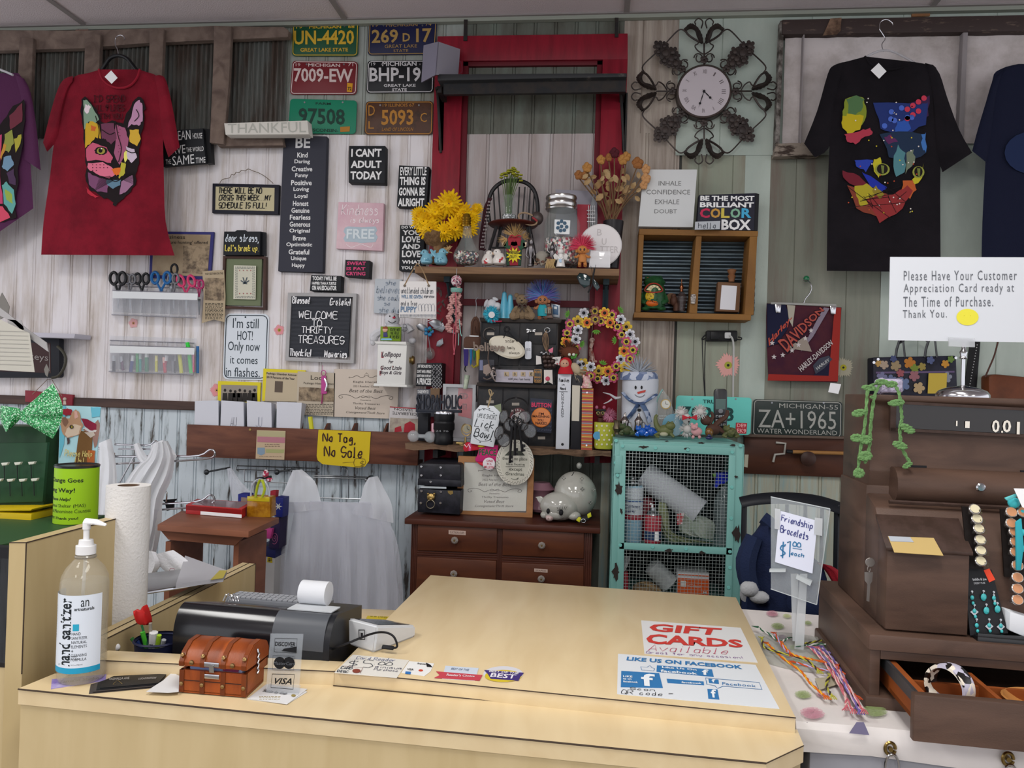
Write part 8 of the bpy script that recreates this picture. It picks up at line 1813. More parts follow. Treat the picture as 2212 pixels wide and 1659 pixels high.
N('hair_clip','red and white patterned bow on dark headband behind the gift bag','bow',PZ(558,1117,zt_).y+.045);ball(574,1024,7,9,5,ns=.1);ball(582,1036,7,5,5,ns=.1);A('bow',M('a83a54',.8,k='vor',c2='c4b4b8,8c2c40',s=150));tube([(586,1030),(570,1032),(556,1034)],3,2);A('headband',dark)
N('wrapped_box','dark blue gift box with white star, wedged behind the table','box',-.3);slab([(594,1074),(612,1076),(610,1118),(592,1116)],.06,.002);O(M('1a2266',.4));slab(star(601,1094,9,3,6),.001,0,.001);A('star_print',M('a8a8a4',.5))
N('wrapped_box','blue box with pale label behind the small table, left of the gift bag','box',-.3);slab([(514,1067),(536,1068),(534,1625),(503,1622)],.05,.002);O(M('262c78',.5));slab([(521,1074),(534,1075),(533,1092),(520,1090)],.001,0,.001);A('pale_label',M('8d7a70',.5))
N('wrapped_package','red wrapped package standing behind the amber gift bag','box',-.28);slab([(584,1060),(596,1060),(592,1115),(580,1115)],.03,.002);O(M('8a1a28',.5))
N('gift_box','pink gift box on the wall side below the small table','box',-.3);slab([(558,1145),(588,1142),(584,1164),(556,1163)],.08,.002);O(M('a83a78',.5))
N('gift_box','purple box with pink spiral print beside the plastic bags','box',-.28);slab([(586,1120),(606,1118),(602,1186),(580,1184)],.08,.002);O(M('241a3c',.5));tube_=[(593+.85*t*math.cos(t)*.6,1162+.85*t*math.sin(t)*1.1) for t in[k*.4 for k in range(38)]];line(tube_,1.2,.001,1);A('spiral_print',M('8a4a6c',.5))
N('gift_box','white and navy box with yellow dollar tag at floor beside the bags','box',-.27);slab([(557,1200),(594,1206),(585,1420),(548,1410)],.1,.002);O(M('a9a8a8',.5));slab([(560,1178),(596,1182),(594,1206),(558,1199)],.1,.002);A('navy_lid',M('1c2150',.5));slab([(578,1203),(588,1205),(588,1216),(577,1214)],.001,0,.002);A('price_sticker',M('b8a41c',.5));tx('$1',580,1205,587,1213,'b',d=.004);A(LT,dark)
N('storage_tote','dark grey storage tote on the floor under the small table','tote',-.35);a=P(400,1300,-.35);wbox((P(385,1300,-.3).x,-.5,0),(P(490,1300,-.3).x,-.12,.45),.01);O(M('1a1c1f',.7))
N('tray','flat chrome-edged tray on top of the low side wall holding papers','tray',-1.2)
zl=ZB+.025;prism([PZ(300,1281,zl),PZ(430,1258,zl),PZ(405,1228,zl),PZ(300,1240,zl)],V((0,0,-.006)),.001);A('pan',M('8a8c90',.3,.5));tube_w([PZ(300,1283,zl),PZ(432,1262,zl),PZ(436,1256,zl)],.004,7);A('rim',chrome)
N('magazine','glossy magazine with coloured spine lying on the low side wall','magazine',-1.2);prism([PZ(380,1262,zl+.012),PZ(482,1248,zl+.012),PZ(490,1232,zl+.012),PZ(400,1200,zl+.012)],V((0,0,-.01)));A('pages',M('a4a4aa',.4));prism([PZ(455,1252,zl+.013),PZ(482,1248,zl+.013),PZ(490,1232,zl+.013),PZ(474,1232,zl+.013)],V((0,0,-.001)));A('yellow_print',M('a89a3c',.4))
N('paper_bags','white printed paper bags crumpled on top of the low side wall','bags',-1.32);m_=0
loft([(312,1188),(310,1220),(316,1240)],[(336,1192),(350,1215),(330,1245)],10,8,3,2);loft([(332,1198),(346,1224),(372,1244),(400,1250)],[(374,1188),(400,1206),(424,1230),(430,1240)],9,10,3,2);A('bag',M('c8c8cc',.7,b=.4));loft([(310,1242),(308,1258),(312,1272)],[(350,1240),(362,1246),(356,1262)],7,8,4,2);A('tissue',M('c9c9cb',.8,b=.4));scrib(346,1204,362,1226,4,1.2,4);setY(-1.35);tube([(368,1228,12),(376,1228,12),(377,1232,12),(372,1238,12),(366,1233,12)],.6,1,True,4);A('print',M('8d4a5c',.6))
# ---------- paper towel roll, green cabinet, tins ----------
N('paper_towel_roll','tall white paper towel roll standing behind the left partition','paper towels',-1.62)
q=PZ(268,1345,ZB-.03);setY(q.y);m_=mp(q);q=V((q.x+.0,q.y,.9));lathe_w(q,[(0,44*m_),(292*m_,44*m_)],36,UZ,False);tp=q+UZ*292*m_;lathe_w(tp,[(0,44*m_),(0,22*m_)],36,UZ,False);A('roll',M('cdcbc8',.9,b=.5));lathe_w(tp,[(0,22*m_),(-.03,22*m_)],24,UZ,False);A('core_tube',M('5f4a3a',.9))
ZG=PZ(160,1128,1.07).z
gn=M('1c3a22',.4,k='noise',c2='15301b',s=10)
N('display_stand','green painted stand under the donation can and yellow tin','stand',-1.4)
o=[PZ(-80,1190,ZG),PZ(62,1166,ZG),PZ(230,1112,ZG),PZ(-60,1112,ZG)];prism(o,V((0,0,-.02)));A('top',M('2c4a2c',.5));
N('green_cabinet','dark green metal rack panel with pegs, under the green bow','cabinet',-1.35)
slab([(-60,920),(100,922),(92,1140),(-60,1150)],.12,.002);A('body',gn);slab([(-60,958),(102,956),(92,1084),(-60,1088)],.01,.001,.006);A('panel',M('22442c',.45))
pk2=M('bfc0b4',.4)
for x_,y_ in((10,1005),(38,1004),(68,1003),(-3,1040),(22,1040),(48,1040),(74,1039)):
 slab([(x_-8,y_-5),(x_+7,y_-6),(x_+4,y_),(x_-6,y_+1)],.008,.001,.03);A('peg',pk2);tube([(x_-1,y_+1,10),(x_,y_+32,9)],.9,1,seg=5);A('pin',dark)
N('tin_box','scratched yellow metal tin box with embossed label at left edge','tin',-1.42);slab([(-60,1099),(70,1099),(66,1104),(-60,1106)],.1,.002);slab([(-60,1104),(68,1110),(65,1156),(-60,1158)],.1,.004);O(M('b59c12',.35,k='noise',c2='8a7414',s=20,lo=.3,hi=.4));slab([(-60,1125),(40,1124),(40,1152),(-60,1155)],.001,.0,.001);A('label_plate',M('8a5c24',.5));tx('climb',-14,1128,36,1141,'i',d=.0025);A(LT,M('c4a83c',.4))
setY(-1.3)
N('donation_can','lime green donation can, Change Goes a Long Way, beside the cat card','can',-1.37)
qq=PZ(163,1126,ZG+.001);setY(qq.y);q=V((qq.x,qq.y,ZG+.001));m_=mp(q);R_=43*m_
lathe_w(q,[(0,R_),(118*m_,R_)],40,UZ,False);A('can_label',M('8db81a',.5));lathe_w(q+UZ*118*m_,[(0,R_),(.0,R_*1.02),(4*m_,R_*1.03),(5*m_,R_),(2*m_,R_*.93),(2*m_,0)],40,UZ,False);A('lid',M('4a4a4c',.3,.9))
def wraptx(s,z_,h_,a0,a1,st=''):
 vs,fs=tmesh(s,st);x0=min(v[0] for v in vs);x1=max(v[0] for v in vs);y0=min(v[1] for v in vs);y1=max(v[1] for v in vs);nv=[]
 for x_,y_ in vs:
  t=math.radians(a0+(a1-a0)*(x_-x0)/(x1-x0));nv.append(BM.verts.new(q+V((math.sin(t)*R_*1.006,-math.cos(t)*R_*1.006,(z_+h_*(y_-y0)/(y1-y0))*m_))))
 for f in fs:face([nv[i] for i in f])
for s,z_,h_,a0,a1,st in(('Your Change Goes',86,12,-95,52,'b'),('a Long Way!',65,12,-80,32,'b'),('Please Help!',48,9,-50,22,'bi'),('to the Animal Shelter (MAS)',34,9,-90,60,''),('Marinette and Menominee Counties',24,8,-100,75,''),('715-735-7297-Thank you!',9,7,-110,42,'b')):wraptx(s,z_,h_,a0,a1,st)
A(LT,M('1c2412',.5))
N('greeting_card','photo card of a cat in red cape reading Please Help Us, behind the can','card',-1.33)
slab([(130,876),(218,879),(208,1004),(126,1001)],.002);O(M('9fc4cc',.5))
for i,(c_,pg) in enumerate([('5fa8bc',[(130,877),(142,877),(138,960),(128,990)]),('5fa8bc',[(196,879),(217,880),(215,900),(198,902)]),('6a4a24',[(172,930),(192,932),(200,944),(196,1003),(160,1002)]),('8a6a60',[(178,928),(200,920),(212,906),(216,920),(210,960),(204,968),(198,940)]),('7a1c34',[(175,904),(190,906),(208,916),(208,928),(196,930),(184,922)]),('c4c0c0',[(184,922),(196,930),(208,929),(207,933),(194,934),(182,926)]),('a88468',[(130,892),(138,902),(150,904),(156,890),(164,884),(172,892),(174,906),(180,920),(172,938),(160,942),(146,946),(136,938),(130,916)]),('c4b09c',[(144,926),(160,916),(176,920),(170,938),(146,945),(140,938)]),('7a5a48',[(134,902),(142,900),(148,912),(142,922),(136,916)]),('8a1c2c',[(135,884),(146,882),(156,886),(154,896),(142,898),(134,893)]),('4a3c3c',[(144,946),(150,947),(150,958),(145,960)]),('c49a90',[(160,888),(166,888),(169,900),(162,906)]),('a85a2a',[(190,972),(206,974),(204,1003),(188,1003)]),('b4a89c',[(182,934),(202,932),(206,940),(196,946)])]):blob(jag(pg,1,i),.0015+i*.0001);A('print_patch',M(c_,.6),sh=False)
blob(circ(154.5,922,4.5,4,12),.004);A('print_eye',dark);blob(circ(155,922,2.4,3,8),.0043);A('print_iris',M('8a7a2c',.4));pen('Please Help',140,973,203,989,w=1.6,d=.0045,sl=.2);pen('Us!',164,988,184,1001,w=1.6,d=.0045,sl=.2);A(LT,M('c4b26a',.5))
gb=M('1f7a3c',.35,.3,k='vor',c2='0f5a2a,2f9a50,8fc49a,166a34,1c8440,0c4a22,3aa05c,b8d8bc',s=420)
N('glitter_bow','large sparkly green glitter bow on top of the green cabinet','bow',-1.42)
loft([(46,884),(60,868),(90,842),(114,827)],[(46,910),(60,924),(90,938),(113,948)],15,10,3,2) if 0 else None
def wing(o,top_,bot,edge_,sg=1):
 n=10;rows=[]
 for i in range(n+1):
  s=i/n;a=V((o[0],o[1]-9,0)).lerp(V((top_[0],top_[1],0)),s);b=V((o[0],o[1]+9,0)).lerp(V((bot[0],bot[1],0)),s);row=[]
  for j in range(13):
   u=j/12;p=a.lerp(b,u);bx_=math.sin(u*math.pi)*edge_*s*sg
   row.append(BM.verts.new(pd(p.x+bx_,p.y,4+10*s*math.sin(u*math.pi)+5*s*math.cos(u*14)*(1-s*.5))))
  rows.append(row)
 for r1,r2 in zip(rows,rows[1:]):
  for j in range(12):face((r1[j],r2[j],r2[j+1],r1[j+1]))
 bmesh.ops.solidify(BM,geom=list(BM.faces),thickness=.004)
wing((44,898),(114,828),(114,948),22);A('right_loop',gb);wing((0,898),(-70,850),(-70,950),-10);A('left_loop',gb)
loft([(2,876),(-2,900),(12,932)],[(42,882),(46,902),(14,934)],9,8,2,2);A('knot',gb)
# ---------- left wall things ----------
N('monkey_sign','black framed sign with word ending in nkeys on the left wall','sign',-.06)
slab(rq(-60,728,128,816,6),.03,.003);O(M('22242a',.6));slab([(-50,738),(109,741),(110,806),(-50,800)],.001,0,.001);A('brown_panel',M('3a2626',.6));tx('monkeys',[(20,758),(105,766),(105,784),(20,776)],d=.003);line([(106,744),(107,802)],1,.003,1);A(LT,M('8a8482',.6))
tube([(124,748),(136,760),(142,775),(138,795),(126,812),(112,816)],3,3,seg=8);A('ring_handle',M('3f3d34',.5))
N('wall_shelf','narrow white floating shelf above the monkey sign','shelf',-.12);slab([(62,718),(162,721),(160,731),(62,728)],.11,.001);O(M('b4b2bc',.5))
N('paper_sheets','cream letter sheets clipped together hanging at the left edge','papers',-.8)
hexa([P(0,690,-.8),P(64,720,-.8),P(75,804,-.8),P(-30,798,-.8)],[P(0,690,-.79),P(64,720,-.79),P(75,804,-.79),P(-30,798,-.79)]);A('front_sheet',M('b8b5aa',.6))
setY(-.78);slab([(-20,672),(28,696),(66,732),(104,760),(100,740),(60,712),(20,680),(-20,650)],.004);slab([(16,690),(46,692),(52,712),(20,716)],.002);A('rear_sheet',M('a4a2a2',.6));setY(-.8)
for i in range(9):rect(-20,715+i*9,62+i,716+i*9,.002)
A('faint_writing',M('a09d96',.6))
N('leaf_ornament','grey metal leaf standing behind the papers at left edge','ornament',-.1);slab([(-4,650),(4,632),(12,646),(20,662),(18,680),(0,690)],.003);slab([(95,798),(100,786),(106,798),(102,814),(98,810)],.003,0,.06);O(M('77736c',.5,.4))
N('red_wall_sign','small red wooden hanging sign behind the green bow','sign',-.03);slab([(54,843),(157,853),(156,876),(54,868)],.015,.001);O(M('7d2430',.5));ball(140,862,4,4,3,d=1);slab([(137,866),(142,866),(143,874),(136,874)],.002,0,.001);A('painted_figure',M('b8a89c',.5));tube([(70,852),(102,820),(112,820),(134,856)],.7,1);A('hanging_cord',M('8a7a6a',.8))
# ---------- ledge and printer well ----------
N('receipt_printer','black cash drawer and receipt printer with grey front panel in the well','printer',-1.6)
pz=lambda x_,y_,z_:PZ(x_,y_,z_)
zb=.785;ZP2=.975
F0=PZ(372,1413,.905)  # a point on the front
fdir=hr;bdir=dv
def RR(u,b,z_):return V((F0.x,F0.y,0))+fdir*u+bdir*b+V((0,0,z_))
plane(F0,-V((-fdir.y,fdir.x,0)))
ul=0;ur=(pt(697,1430)-F0).dot(fdir);uc=(pt(583,1430)-F0).dot(fdir);ue=(pt(764,1430)-F0).dot(fdir)
def pprof(u0,u1,h_,fr,name,mt,bk_=.2,top_=None):
 pr=[(0,zb)]+[(fr*(1-math.cos(t*math.pi/16)),h_-.06+.06*math.sin(t*math.pi/16)) for t in range(9)]+[(bk_,top_ or h_-.004),(bk_,zb)]
 prism([RR(u0,b,z_) for b,z_ in pr],fdir*(u1-u0),0);A(name,mt)
HT=PZ(430,1306,.955).z
pprof(ul,uc,.998,.04,'drawer_hood',M('111216',.18),.2,.955);pprof(uc,ur,.998,.04,'grey_front_panel',M('4a4d52',.35),.05);pprof(uc+.001,ur+.012,.996,.045,'printer_body',M('1c1d21',.35),.19,.975)
wbox((F0.x+.03,F0.y+.02,zb-.0),(F0.x+.26,F0.y+.1,zb+.01));A('base',dark)
prism([RR(uc+.01,.05,.998),RR(ur-.004,.05,.998),RR(ur-.004,.1,.995),RR(uc+.01,.1,.995)],V((0,0,-.002)));A('cover_slip',M('b8bcc0',.4))
o=RR((uc+ur)/2-.008,.11,1.017);lathe_w(o-fdir*.03,[(0,.024),(.058,.024)],28,fdir,True);A('paper_roll',M('c4c6ca',.7))
N('keyboard','grey keyboard lying behind the cash drawer','keyboard');
prism([RR(0,.205,.962),RR(uc+.03,.205,.962),RR(uc+.03,.26,.962),RR(0,.26,.962)],V((0,0,-.012)),.002);A('case',M('6d7076',.4))
for i in range(16):
 for j in range(3):
  c_=RR(.01+i*.0125,.21+j*.016,.9625);prism([c_,c_+fdir*.0105,c_+fdir*.0105+bdir*.012,c_+bdir*.012],V((0,0,.003)))
A('key',M('8f9298',.4))
N('metal_clip','small crumpled chrome clip on top of the cash drawer','clip');
for i in range(4):
 a=RR(.03+i*.006,.14,.975);tube_w([a,a+V((.006,0,.014+.003*(i%2))),a+V((.014,.003,.01)),a+V((.018,0,.001))],.0015,5)
O(chrome)
setZ(ZC)
def flat(name,lab,cat,q,mt,z_=None,th=.0008,g=None):
 N(name,lab,cat,None,g);setZ(z_ or ZC+th);slab(q,th*.8);return O(mt)
def Lq(items,mt,fn=tx,**k):
 for s,*q in items:fn(s,q,**k)
 return A(LT,mt)
N('card_reader','white wedge-shaped card reader with black square logo on the worktop','card reader')
f=[PZ(752,1393,ZC),PZ(807,1411,ZC),PZ(898,1376,ZC+.0),PZ(850,1350,ZC)];H_=.055
t_=[f[0]+V((0,.004,H_)),f[1]+V((0,.004,H_)),f[2]+V((-.002,0,.018)),f[3]+V((0,0,.018))]
t_=[PZ(751,1335,ZC+H_),PZ(815,1352,ZC+H_),PZ(899,1351,ZC+.022),PZ(830,1338,ZC+.022)]
hexa(t_,f);bmesh.ops.bevel(BM,geom=list(BM.edges),offset=.004,segments=3,affect='EDGES');A('body',M('c6c8ca',.3))
nn_=(t_[1]-t_[0]).cross(t_[3]-t_[0]).normalized();nn_=nn_ if nn_.z>0 else -nn_
plane(t_[0],nn_);c_=sum(t_,V())/4;prism([v.lerp(c_,.2)+nn_*.0008 for v in t_],-nn_*.0006);A('screen',M('2c3034',.15))
sn=(f[1]-f[0]).cross(UZ).normalized();sn=sn if sn.y<0 else -sn;plane((f[0]+t_[0])/2+sn*.0015,sn)
line([(775,1361),(787,1361),(788,1381),(776,1381)],3,.001,1,True);rect(779,1367,784,1375,.001);A('square_logo',dark)
N('usb_cable','black cable looping from the card reader into the printer well','cable');setZ(ZC)
ps=[PZ(848,1400,ZC+.012),PZ(858,1396,ZC+.016),PZ(850,1375,ZC+.035),PZ(830,1366,ZC+.042),PZ(800,1370,ZC+.05),PZ(750,1390,ZC+.04),PZ(700,1410,ZC+.0),PZ(655,1433,ZC-.04)];tube_w(smooth(ps,5),.0022,7);A('cable',dark);tube_w([PZ(826,1397,ZC+.012),PZ(850,1400,ZC+.012)],.0045,8,flat=.6);A('plug',dark)
flat('paper_slip','yellow slip with upside-down handwriting behind the card reader','paper',[(794,1330),(842,1332),(838,1338),(790,1337)],M('b8a42c',.5),ZW+.006);pen('Sales',[(836,1336),(800,1334),(800,1331),(836,1333)],w=.8);A(LT,dark)
pp=M('d8d8d6',.5)
flat('price_notice','handwritten Card Reader five dollar minimum purchase notice taped to worktop','sign',[(762,1414),(884,1426),(857,1464),(722,1453)],M('cfccc4',.4))
Lq([('Card Reader',(772,1418),(856,1424),(852,1430),(769,1424))],M('2a3f7a',.5),pen,w=1);Lq([('$',(758,1425),(775,1427),(770,1440),(752,1438)),('5',(788,1426),(810,1428),(803,1444),(778,1441)),('.00',(812,1430),(850,1432),(846,1438),(808,1436)),('CARD',(738,1440),(762,1442),(760,1447),(736,1445)),('DISC',(730,1448),(754,1450),(752,1454),(728,1452))],M('3a4048',.5),pen,w=1.8);Lq([('minimum',(813,1438),(868,1442),(866,1447),(810,1443)),('Purchase',(810,1444),(860,1448),(858,1452),(807,1448))],M('2a3050',.5),pen,w=1.1)
blob(circ(770,1449,9,4.5,14));A('red_seal',M('7a3a2c',.5));line([(738,1438),(784,1442),(778,1454)],1,sm=1);A('pen_line',M('6a2a24',.5))
flat('payment_sticker','white payment card logo sticker on the worktop','sticker',[(884,1428),(938,1433),(930,1450),(917,1460),(867,1453)],pp)
Lq([('Square',(902,1432),(926,1434),(925,1438),(901,1436)),('VISA',(880,1444),(894,1445),(893,1449),(879,1448))],dark,st='b');slab(circ(909,1448,5,2.2,12),.0003,0,.0006);A('red_logo',M('b8402a',.5));slab([(876,1450),(888,1451),(887,1456),(875,1455)],.0003,0,.0006);A('blue_logo',M('2f6aa8',.5));slab([(920,1431),(930,1436),(934,1441),(922,1440)],.0003,0,.0006);A('black_corner',dark)
flat('award_sticker','faded best of the award sticker with red ribbon on the worktop','sticker',[(962,1438),(1034,1443),(1026,1470),(955,1466)],M('bcc6d2',.5));slab([(942,1450),(1042,1458),(1036,1470),(938,1464),(950,1458)],.0004,0,.0006);A('red_ribbon',M('b5404c',.5))
Lq([('BEST OF THE',(976,1443),(1014,1446),(1012,1450),(974,1447))],M('4a5a78',.5));Lq([("Reader's Choice",(966,1456),(1026,1460),(1025,1464),(964,1461))],M('d8c8cc',.5),st='b',d=.0012)
flat('award_sticker','oval purple and yellow BEST OF THE BEST sticker on the worktop','sticker',circ(1087,1456,43,17,28),M('c6c6cc',.5));slab(circ(1087,1460,40,13,24),.0003,0,.0005);A('yellow_ring',M('c4ae2c',.5));slab([(1046,1447),(1132,1453),(1124,1462),(1120,1470),(1060,1466),(1054,1456)],.0004,0,.0009);A('purple_band',M('3d2f6e',.5))
Lq([('BEST OF THE',(1058,1449),(1122,1454),(1119,1458),(1056,1453)),('BEST',(1062,1455),(1116,1459),(1112,1468),(1058,1464))],M('d8d4dc',.5),st='b',d=.0015)
flat('gift_card_sign','GIFT CARDS Available handwritten sheet laminated on the worktop','sign',[(1385,1340),(1600,1356),(1637,1431),(1392,1412)],M('d2d2d2',.35))
Lq([('GIFT',(1404,1347),(1560,1358),(1552,1373),(1402,1364)),('CARDS',(1398,1369),(1602,1383),(1606,1400),(1394,1391))],M('bd3a33',.5),st='B');Lq([('Available',(1400,1392),(1570,1402),(1574,1414),(1400,1406))],M('b53c5c',.5),pen,w=1.5,sl=.3);Lq([('Great for any occasion!',(1396,1407),(1602,1419),(1606,1425),(1396,1413))],M('7a4a8c',.5),pen,w=1.2)
flat('social_sign','LIKE US ON FACEBOOK sheet with blue logos laminated on the worktop','sign',[(1335,1412),(1632,1436),(1684,1531),(1333,1499)],M('d4d8dc',.3))
bl=M('2f6fa5',.4);Lq([('LIKE US ON FACEBOOK',(1355,1419),(1602,1438),(1604,1446),(1353,1427))],bl,st='B')
for q in([(1419,1437),(1538,1446),(1542,1462),(1418,1451)],[(1342,1449),(1424,1454),(1432,1486),(1341,1484)],[(1440,1466),(1520,1472),(1521,1480),(1442,1475)],[(1528,1488),(1550,1489),(1554,1511),(1530,1509)],[(1530,1466),(1552,1468),(1553,1477),(1532,1475)]):slab(q,.0003,0,.0005);A('blue_badge',bl)
line([(1524,1464),(1640,1474),(1646,1489),(1562,1482),(1550,1487),(1544,1481),(1527,1478)],2,.0006,1,True);line([(1384,1440),(1398,1441),(1404,1437),(1408,1442),(1414,1444),(1412,1449),(1386,1447)],1.4,.0006,1,True);A('blue_outline',bl)
Lq([('Like Us On',(1430,1440),(1504,1446),(1505,1450),(1430,1444)),('facebook',(1427,1447),(1506,1454),(1507,1459),(1427,1453)),('f',(1516,1447),(1530,1448),(1532,1460),(1517,1459)),('f',(1384,1455),(1414,1458),(1416,1485),(1386,1482)),('LIKE',(1346,1460),(1366,1461),(1366,1465),(1346,1464)),('us on',(1346,1466),(1364,1467),(1364,1470),(1346,1469)),('facebook',(1346,1471),(1378,1473),(1378,1477),(1346,1475)),('facebook',(1472,1473),(1516,1476),(1516,1479),(1472,1477)),('f',(1534,1490),(1546,1491),(1549,1509),(1537,1508)),('f',(1536,1468),(1545,1469),(1546,1476),(1538,1475))],M('dde2e6',.4),st='b',d=.0012);Lq([('Facebook',(1560,1474),(1632,1480),(1633,1485),(1560,1480))],bl)
Lq([('Scan',(1362,1485),(1414,1489),(1414,1494),(1360,1490)),('QR code',(1343,1490),(1430,1497),(1430,1504),(1342,1499)),('>',(1444,1497),(1454,1498),(1454,1501),(1444,1500))],dark,pen,w=1.4)
# ---------- ledge items ----------
N('sanitizer_bottle','clear pump bottle of hand sanitizer with white and blue label on ledge','bottle')
q=PZ(176,1466,ZD);m_=mp(q);setY(q.y);RB_=49*m_;UZ_=UZ
lathe_w(q,[(0,38*m_),(3*m_,44*m_),(12*m_,48*m_),(205*m_,48*m_),(222*m_,46*m_),(240*m_,38*m_),(254*m_,26*m_),(262*m_,19*m_),(272*m_,18*m_)],36,UZ,False);A('bottle',M('b9b2a0',.03,k='clear',a=.3))
lathe_w(q,[(1*m_,40*m_),(12*m_,46*m_),(212*m_,46*m_),(212*m_,1*m_)],30,UZ,False);A('gel',M('c2bca8',.05,k='clear',a=.22))
lathe_w(q,[(262*m_,21*m_),(265*m_,22*m_),(268*m_,20*m_)],24,UZ);A('neck_ring',M('8a8478',.1,k='clear',a=.6))
lathe_w(q,[(270*m_,20*m_),(288*m_,20*m_),(289*m_,15*m_),(300*m_,14*m_),(301*m_,6*m_),(322*m_,6*m_),(323*m_,8*m_),(338*m_,8*m_)],24,UZ);tz=q+UZ*340*m_;tube_w([tz+V((-.004,0,0)),tz+V((.02,-.003,0)),tz+V((.042,-.006,-.004))],[8*m_,7*m_,3*m_],8,flat=.5);A('pump',M('d4d4d4',.35))
tube_w([q+V((0,0,270*m_)),q+V((-.008,0,.02))],.003,8);A('dip_tube',M('d4d4d0',.3,k='clear',a=.5))
def arc(z0,z1,a0,a1,r=1.01,n=24):
 A1=[];B1=[]
 for i in range(n+1):
  t=math.radians(a0+(a1-a0)*i/n);e=V((math.sin(t),-math.cos(t),0))*RB_*r;A1.append(BM.verts.new(q+e+UZ*z0*m_));B1.append(BM.verts.new(q+e+UZ*z1*m_))
 for i in range(n):face((A1[i],A1[i+1],B1[i+1],B1[i]))
arc(38,192,-100,78);A('label',M('ccd3dc',.4));arc(28,40,-100,78,1.012);A('blue_band',M('2490b4',.4))
def lt(s,z0,z1,a0,a1,st='',rot=0):
 vs,fs=tmesh(s,st)
 if rot:vs=[(-y_,x_) for x_,y_ in vs]
 x0=min(v[0] for v in vs);x1=max(v[0] for v in vs);y0=min(v[1] for v in vs);y1=max(v[1] for v in vs);nv=[]
 for x_,y_ in vs:
  t=math.radians(a0+(a1-a0)*(x_-x0)/(x1-x0));nv.append(BM.verts.new(q+V((math.sin(t),-math.cos(t),0))*RB_*1.016+UZ*(z0+(z1-z0)*(y_-y0)/(y1-y0))*m_))
 for f_ in fs:face([nv[i] for i in f_])
lt('hand sanitizer',44,186,-25,8,'b',1);lt('an',168,182,28,46,'');lt('artnaturals',160,167,14,58,'b')
for i,s in enumerate(('HAND','SANITIZER','NATURAL','ELEMENTS','+','CLEANSING','FORMULA')):lt(s,109-i*9,115-i*9,10,10+min(34,5*len(s)) if s!='+' else 15)
for i in range(13):lt('HAND SOOTHING GEL'[i%4:i%4+9],164-i*5.5,167-i*5.5,-78,-44)
lt('INFUSED',63,66,10,24);lt('WITH JOJOBA OIL',57,60,10,30);lt('32 fl oz (946 ml)',45,48,10,36);A(LT,M('1c2226',.5));arc(118,132,12,26,1.016,6);A('teal_square',M('2a9ab8',.5))
flat('business_card','purple and white business card under the sanitizer bottle','card',[(112,1467),(230,1456),(228,1470),(110,1488)],M('a8a0c0',.5,k='noise',c2='7a6ab0',s=20),ZD+.0008);Lq([("Tama'at Studio",(128,1471),(214,1462),(214,1467),(127,1477))],M('2c2440',.5))
for k in range(4):flat('business_card',('lowest','second','third','topmost')[k]+' card in the fanned stack of black business cards on the ledge','card',[(200+k*8-4,1478-k*2),(240+k*2,1466-k*2),(360,1458-k),(345-k,1484-k*3),(190+k*7,1500-k*4)][:4]+[(192+k*8,1498-k*4)],M('17181b' if k>1 else '3f3a38',.4),ZD+.0012*(k+1)+(.001 if k else 0),.001,'black business cards on the ledge')
Lq([('VALHALLA AXE',(236,1465),(280,1463),(279,1468),(235,1470)),('LUCAS MATSON',(300,1465),(338,1463),(336,1467),(299,1469))],M('a8a4a0',.5));line([(244,1478),(254,1469),(264,1477)],1.2,.0008,1,True);A('gold_emblem',M('8a7440',.4))
flat('business_card','white bent card lying between the black cards and wooden chest','card',[(316,1494),(330,1484),(352,1470),(372,1452),(388,1460),(386,1494),(364,1496)],M('c4c4c4',.5),ZD+.007,.0008)
wc=M('9a4c20',.35,k='wood',c2='6a3014',s=6,stx=(5,1,1),b=.1)
cf=PZ(387,1497,ZD);c2_=PZ(531,1509,ZD);cd_=(PZ(577,1466,ZD)-c2_);cx=(c2_-cf)
N('treasure_chest','small brown wooden treasure chest with half-open domed lid on ledge','chest')
def CP(u,b,z_):return cf+cx*u+cd_*b+UZ*z_
h0=.042
for (a,b) in(((0,0),(1,.06)),((0,.94),(1,1)),((0,0),(.05,1)),((.95,0),(1,1))):
 prism([CP(a[0],a[1],h0),CP(b[0],a[1],h0),CP(b[0],b[1],h0),CP(a[0],b[1],h0)],V((0,0,-h0+.004)))
prism([CP(0,0,.006),CP(1,0,.006),CP(1,1,.006),CP(0,1,.006)],V((0,0,-.004)));A('base',wc)
cn=cx.cross(UZ).normalized();cn=cn if cn.y<0 else -cn
hinge=h0;lidp=[(-.02,.052),(-.03,.062),(.08,.086),(.3,.104),(.62,.105),(.9,.09),(1.0,.07),(1.0,.045)]
lidp=[(b,.045+(z_-.045)*.66) for b,z_ in lidp]
prism([CP(-.01,b,z_) for b,z_ in lidp],cx*1.02);A('lid',wc)
def strap(u):
 for w_ in range(len(lidp)-2):
  a,b=lidp[w_],lidp[w_+1];o=UZ*.0015+cn*.0012
  prism([CP(u,a[0],a[1])+o,CP(u+.07,a[0],a[1])+o,CP(u+.07,b[0],b[1])+o,CP(u,b[0],b[1])+o],-UZ*.002)
 prism([CP(u,0,h0)+cn*.0015,CP(u+.07,0,h0)+cn*.0015,CP(u+.07,0,.003)+cn*.0015,CP(u,0,.003)+cn*.0015],-cn*.0015)
for u in(0,.31,.62,.93):strap(u);A('strap',M('82401c',.35,k='wood',c2='5c2a10',s=6))
for u in(.035,.345,.655,.965):
 lathe_w(CP(u,0,.018)+cn*.001,[(0,.004),(.002,.0035),(.003,.001)],10,cn);lathe_w(CP(u,.03,.068)+cn*.003,[(0,.004),(.002,.0035),(.003,.001)],10,(cn+UZ*.7));
for u in(.19,.8):lathe_w(CP(u,-.03,.057)+cn*.001,[(0,.0045),(.002,.004),(.003,.001)],10,cn)
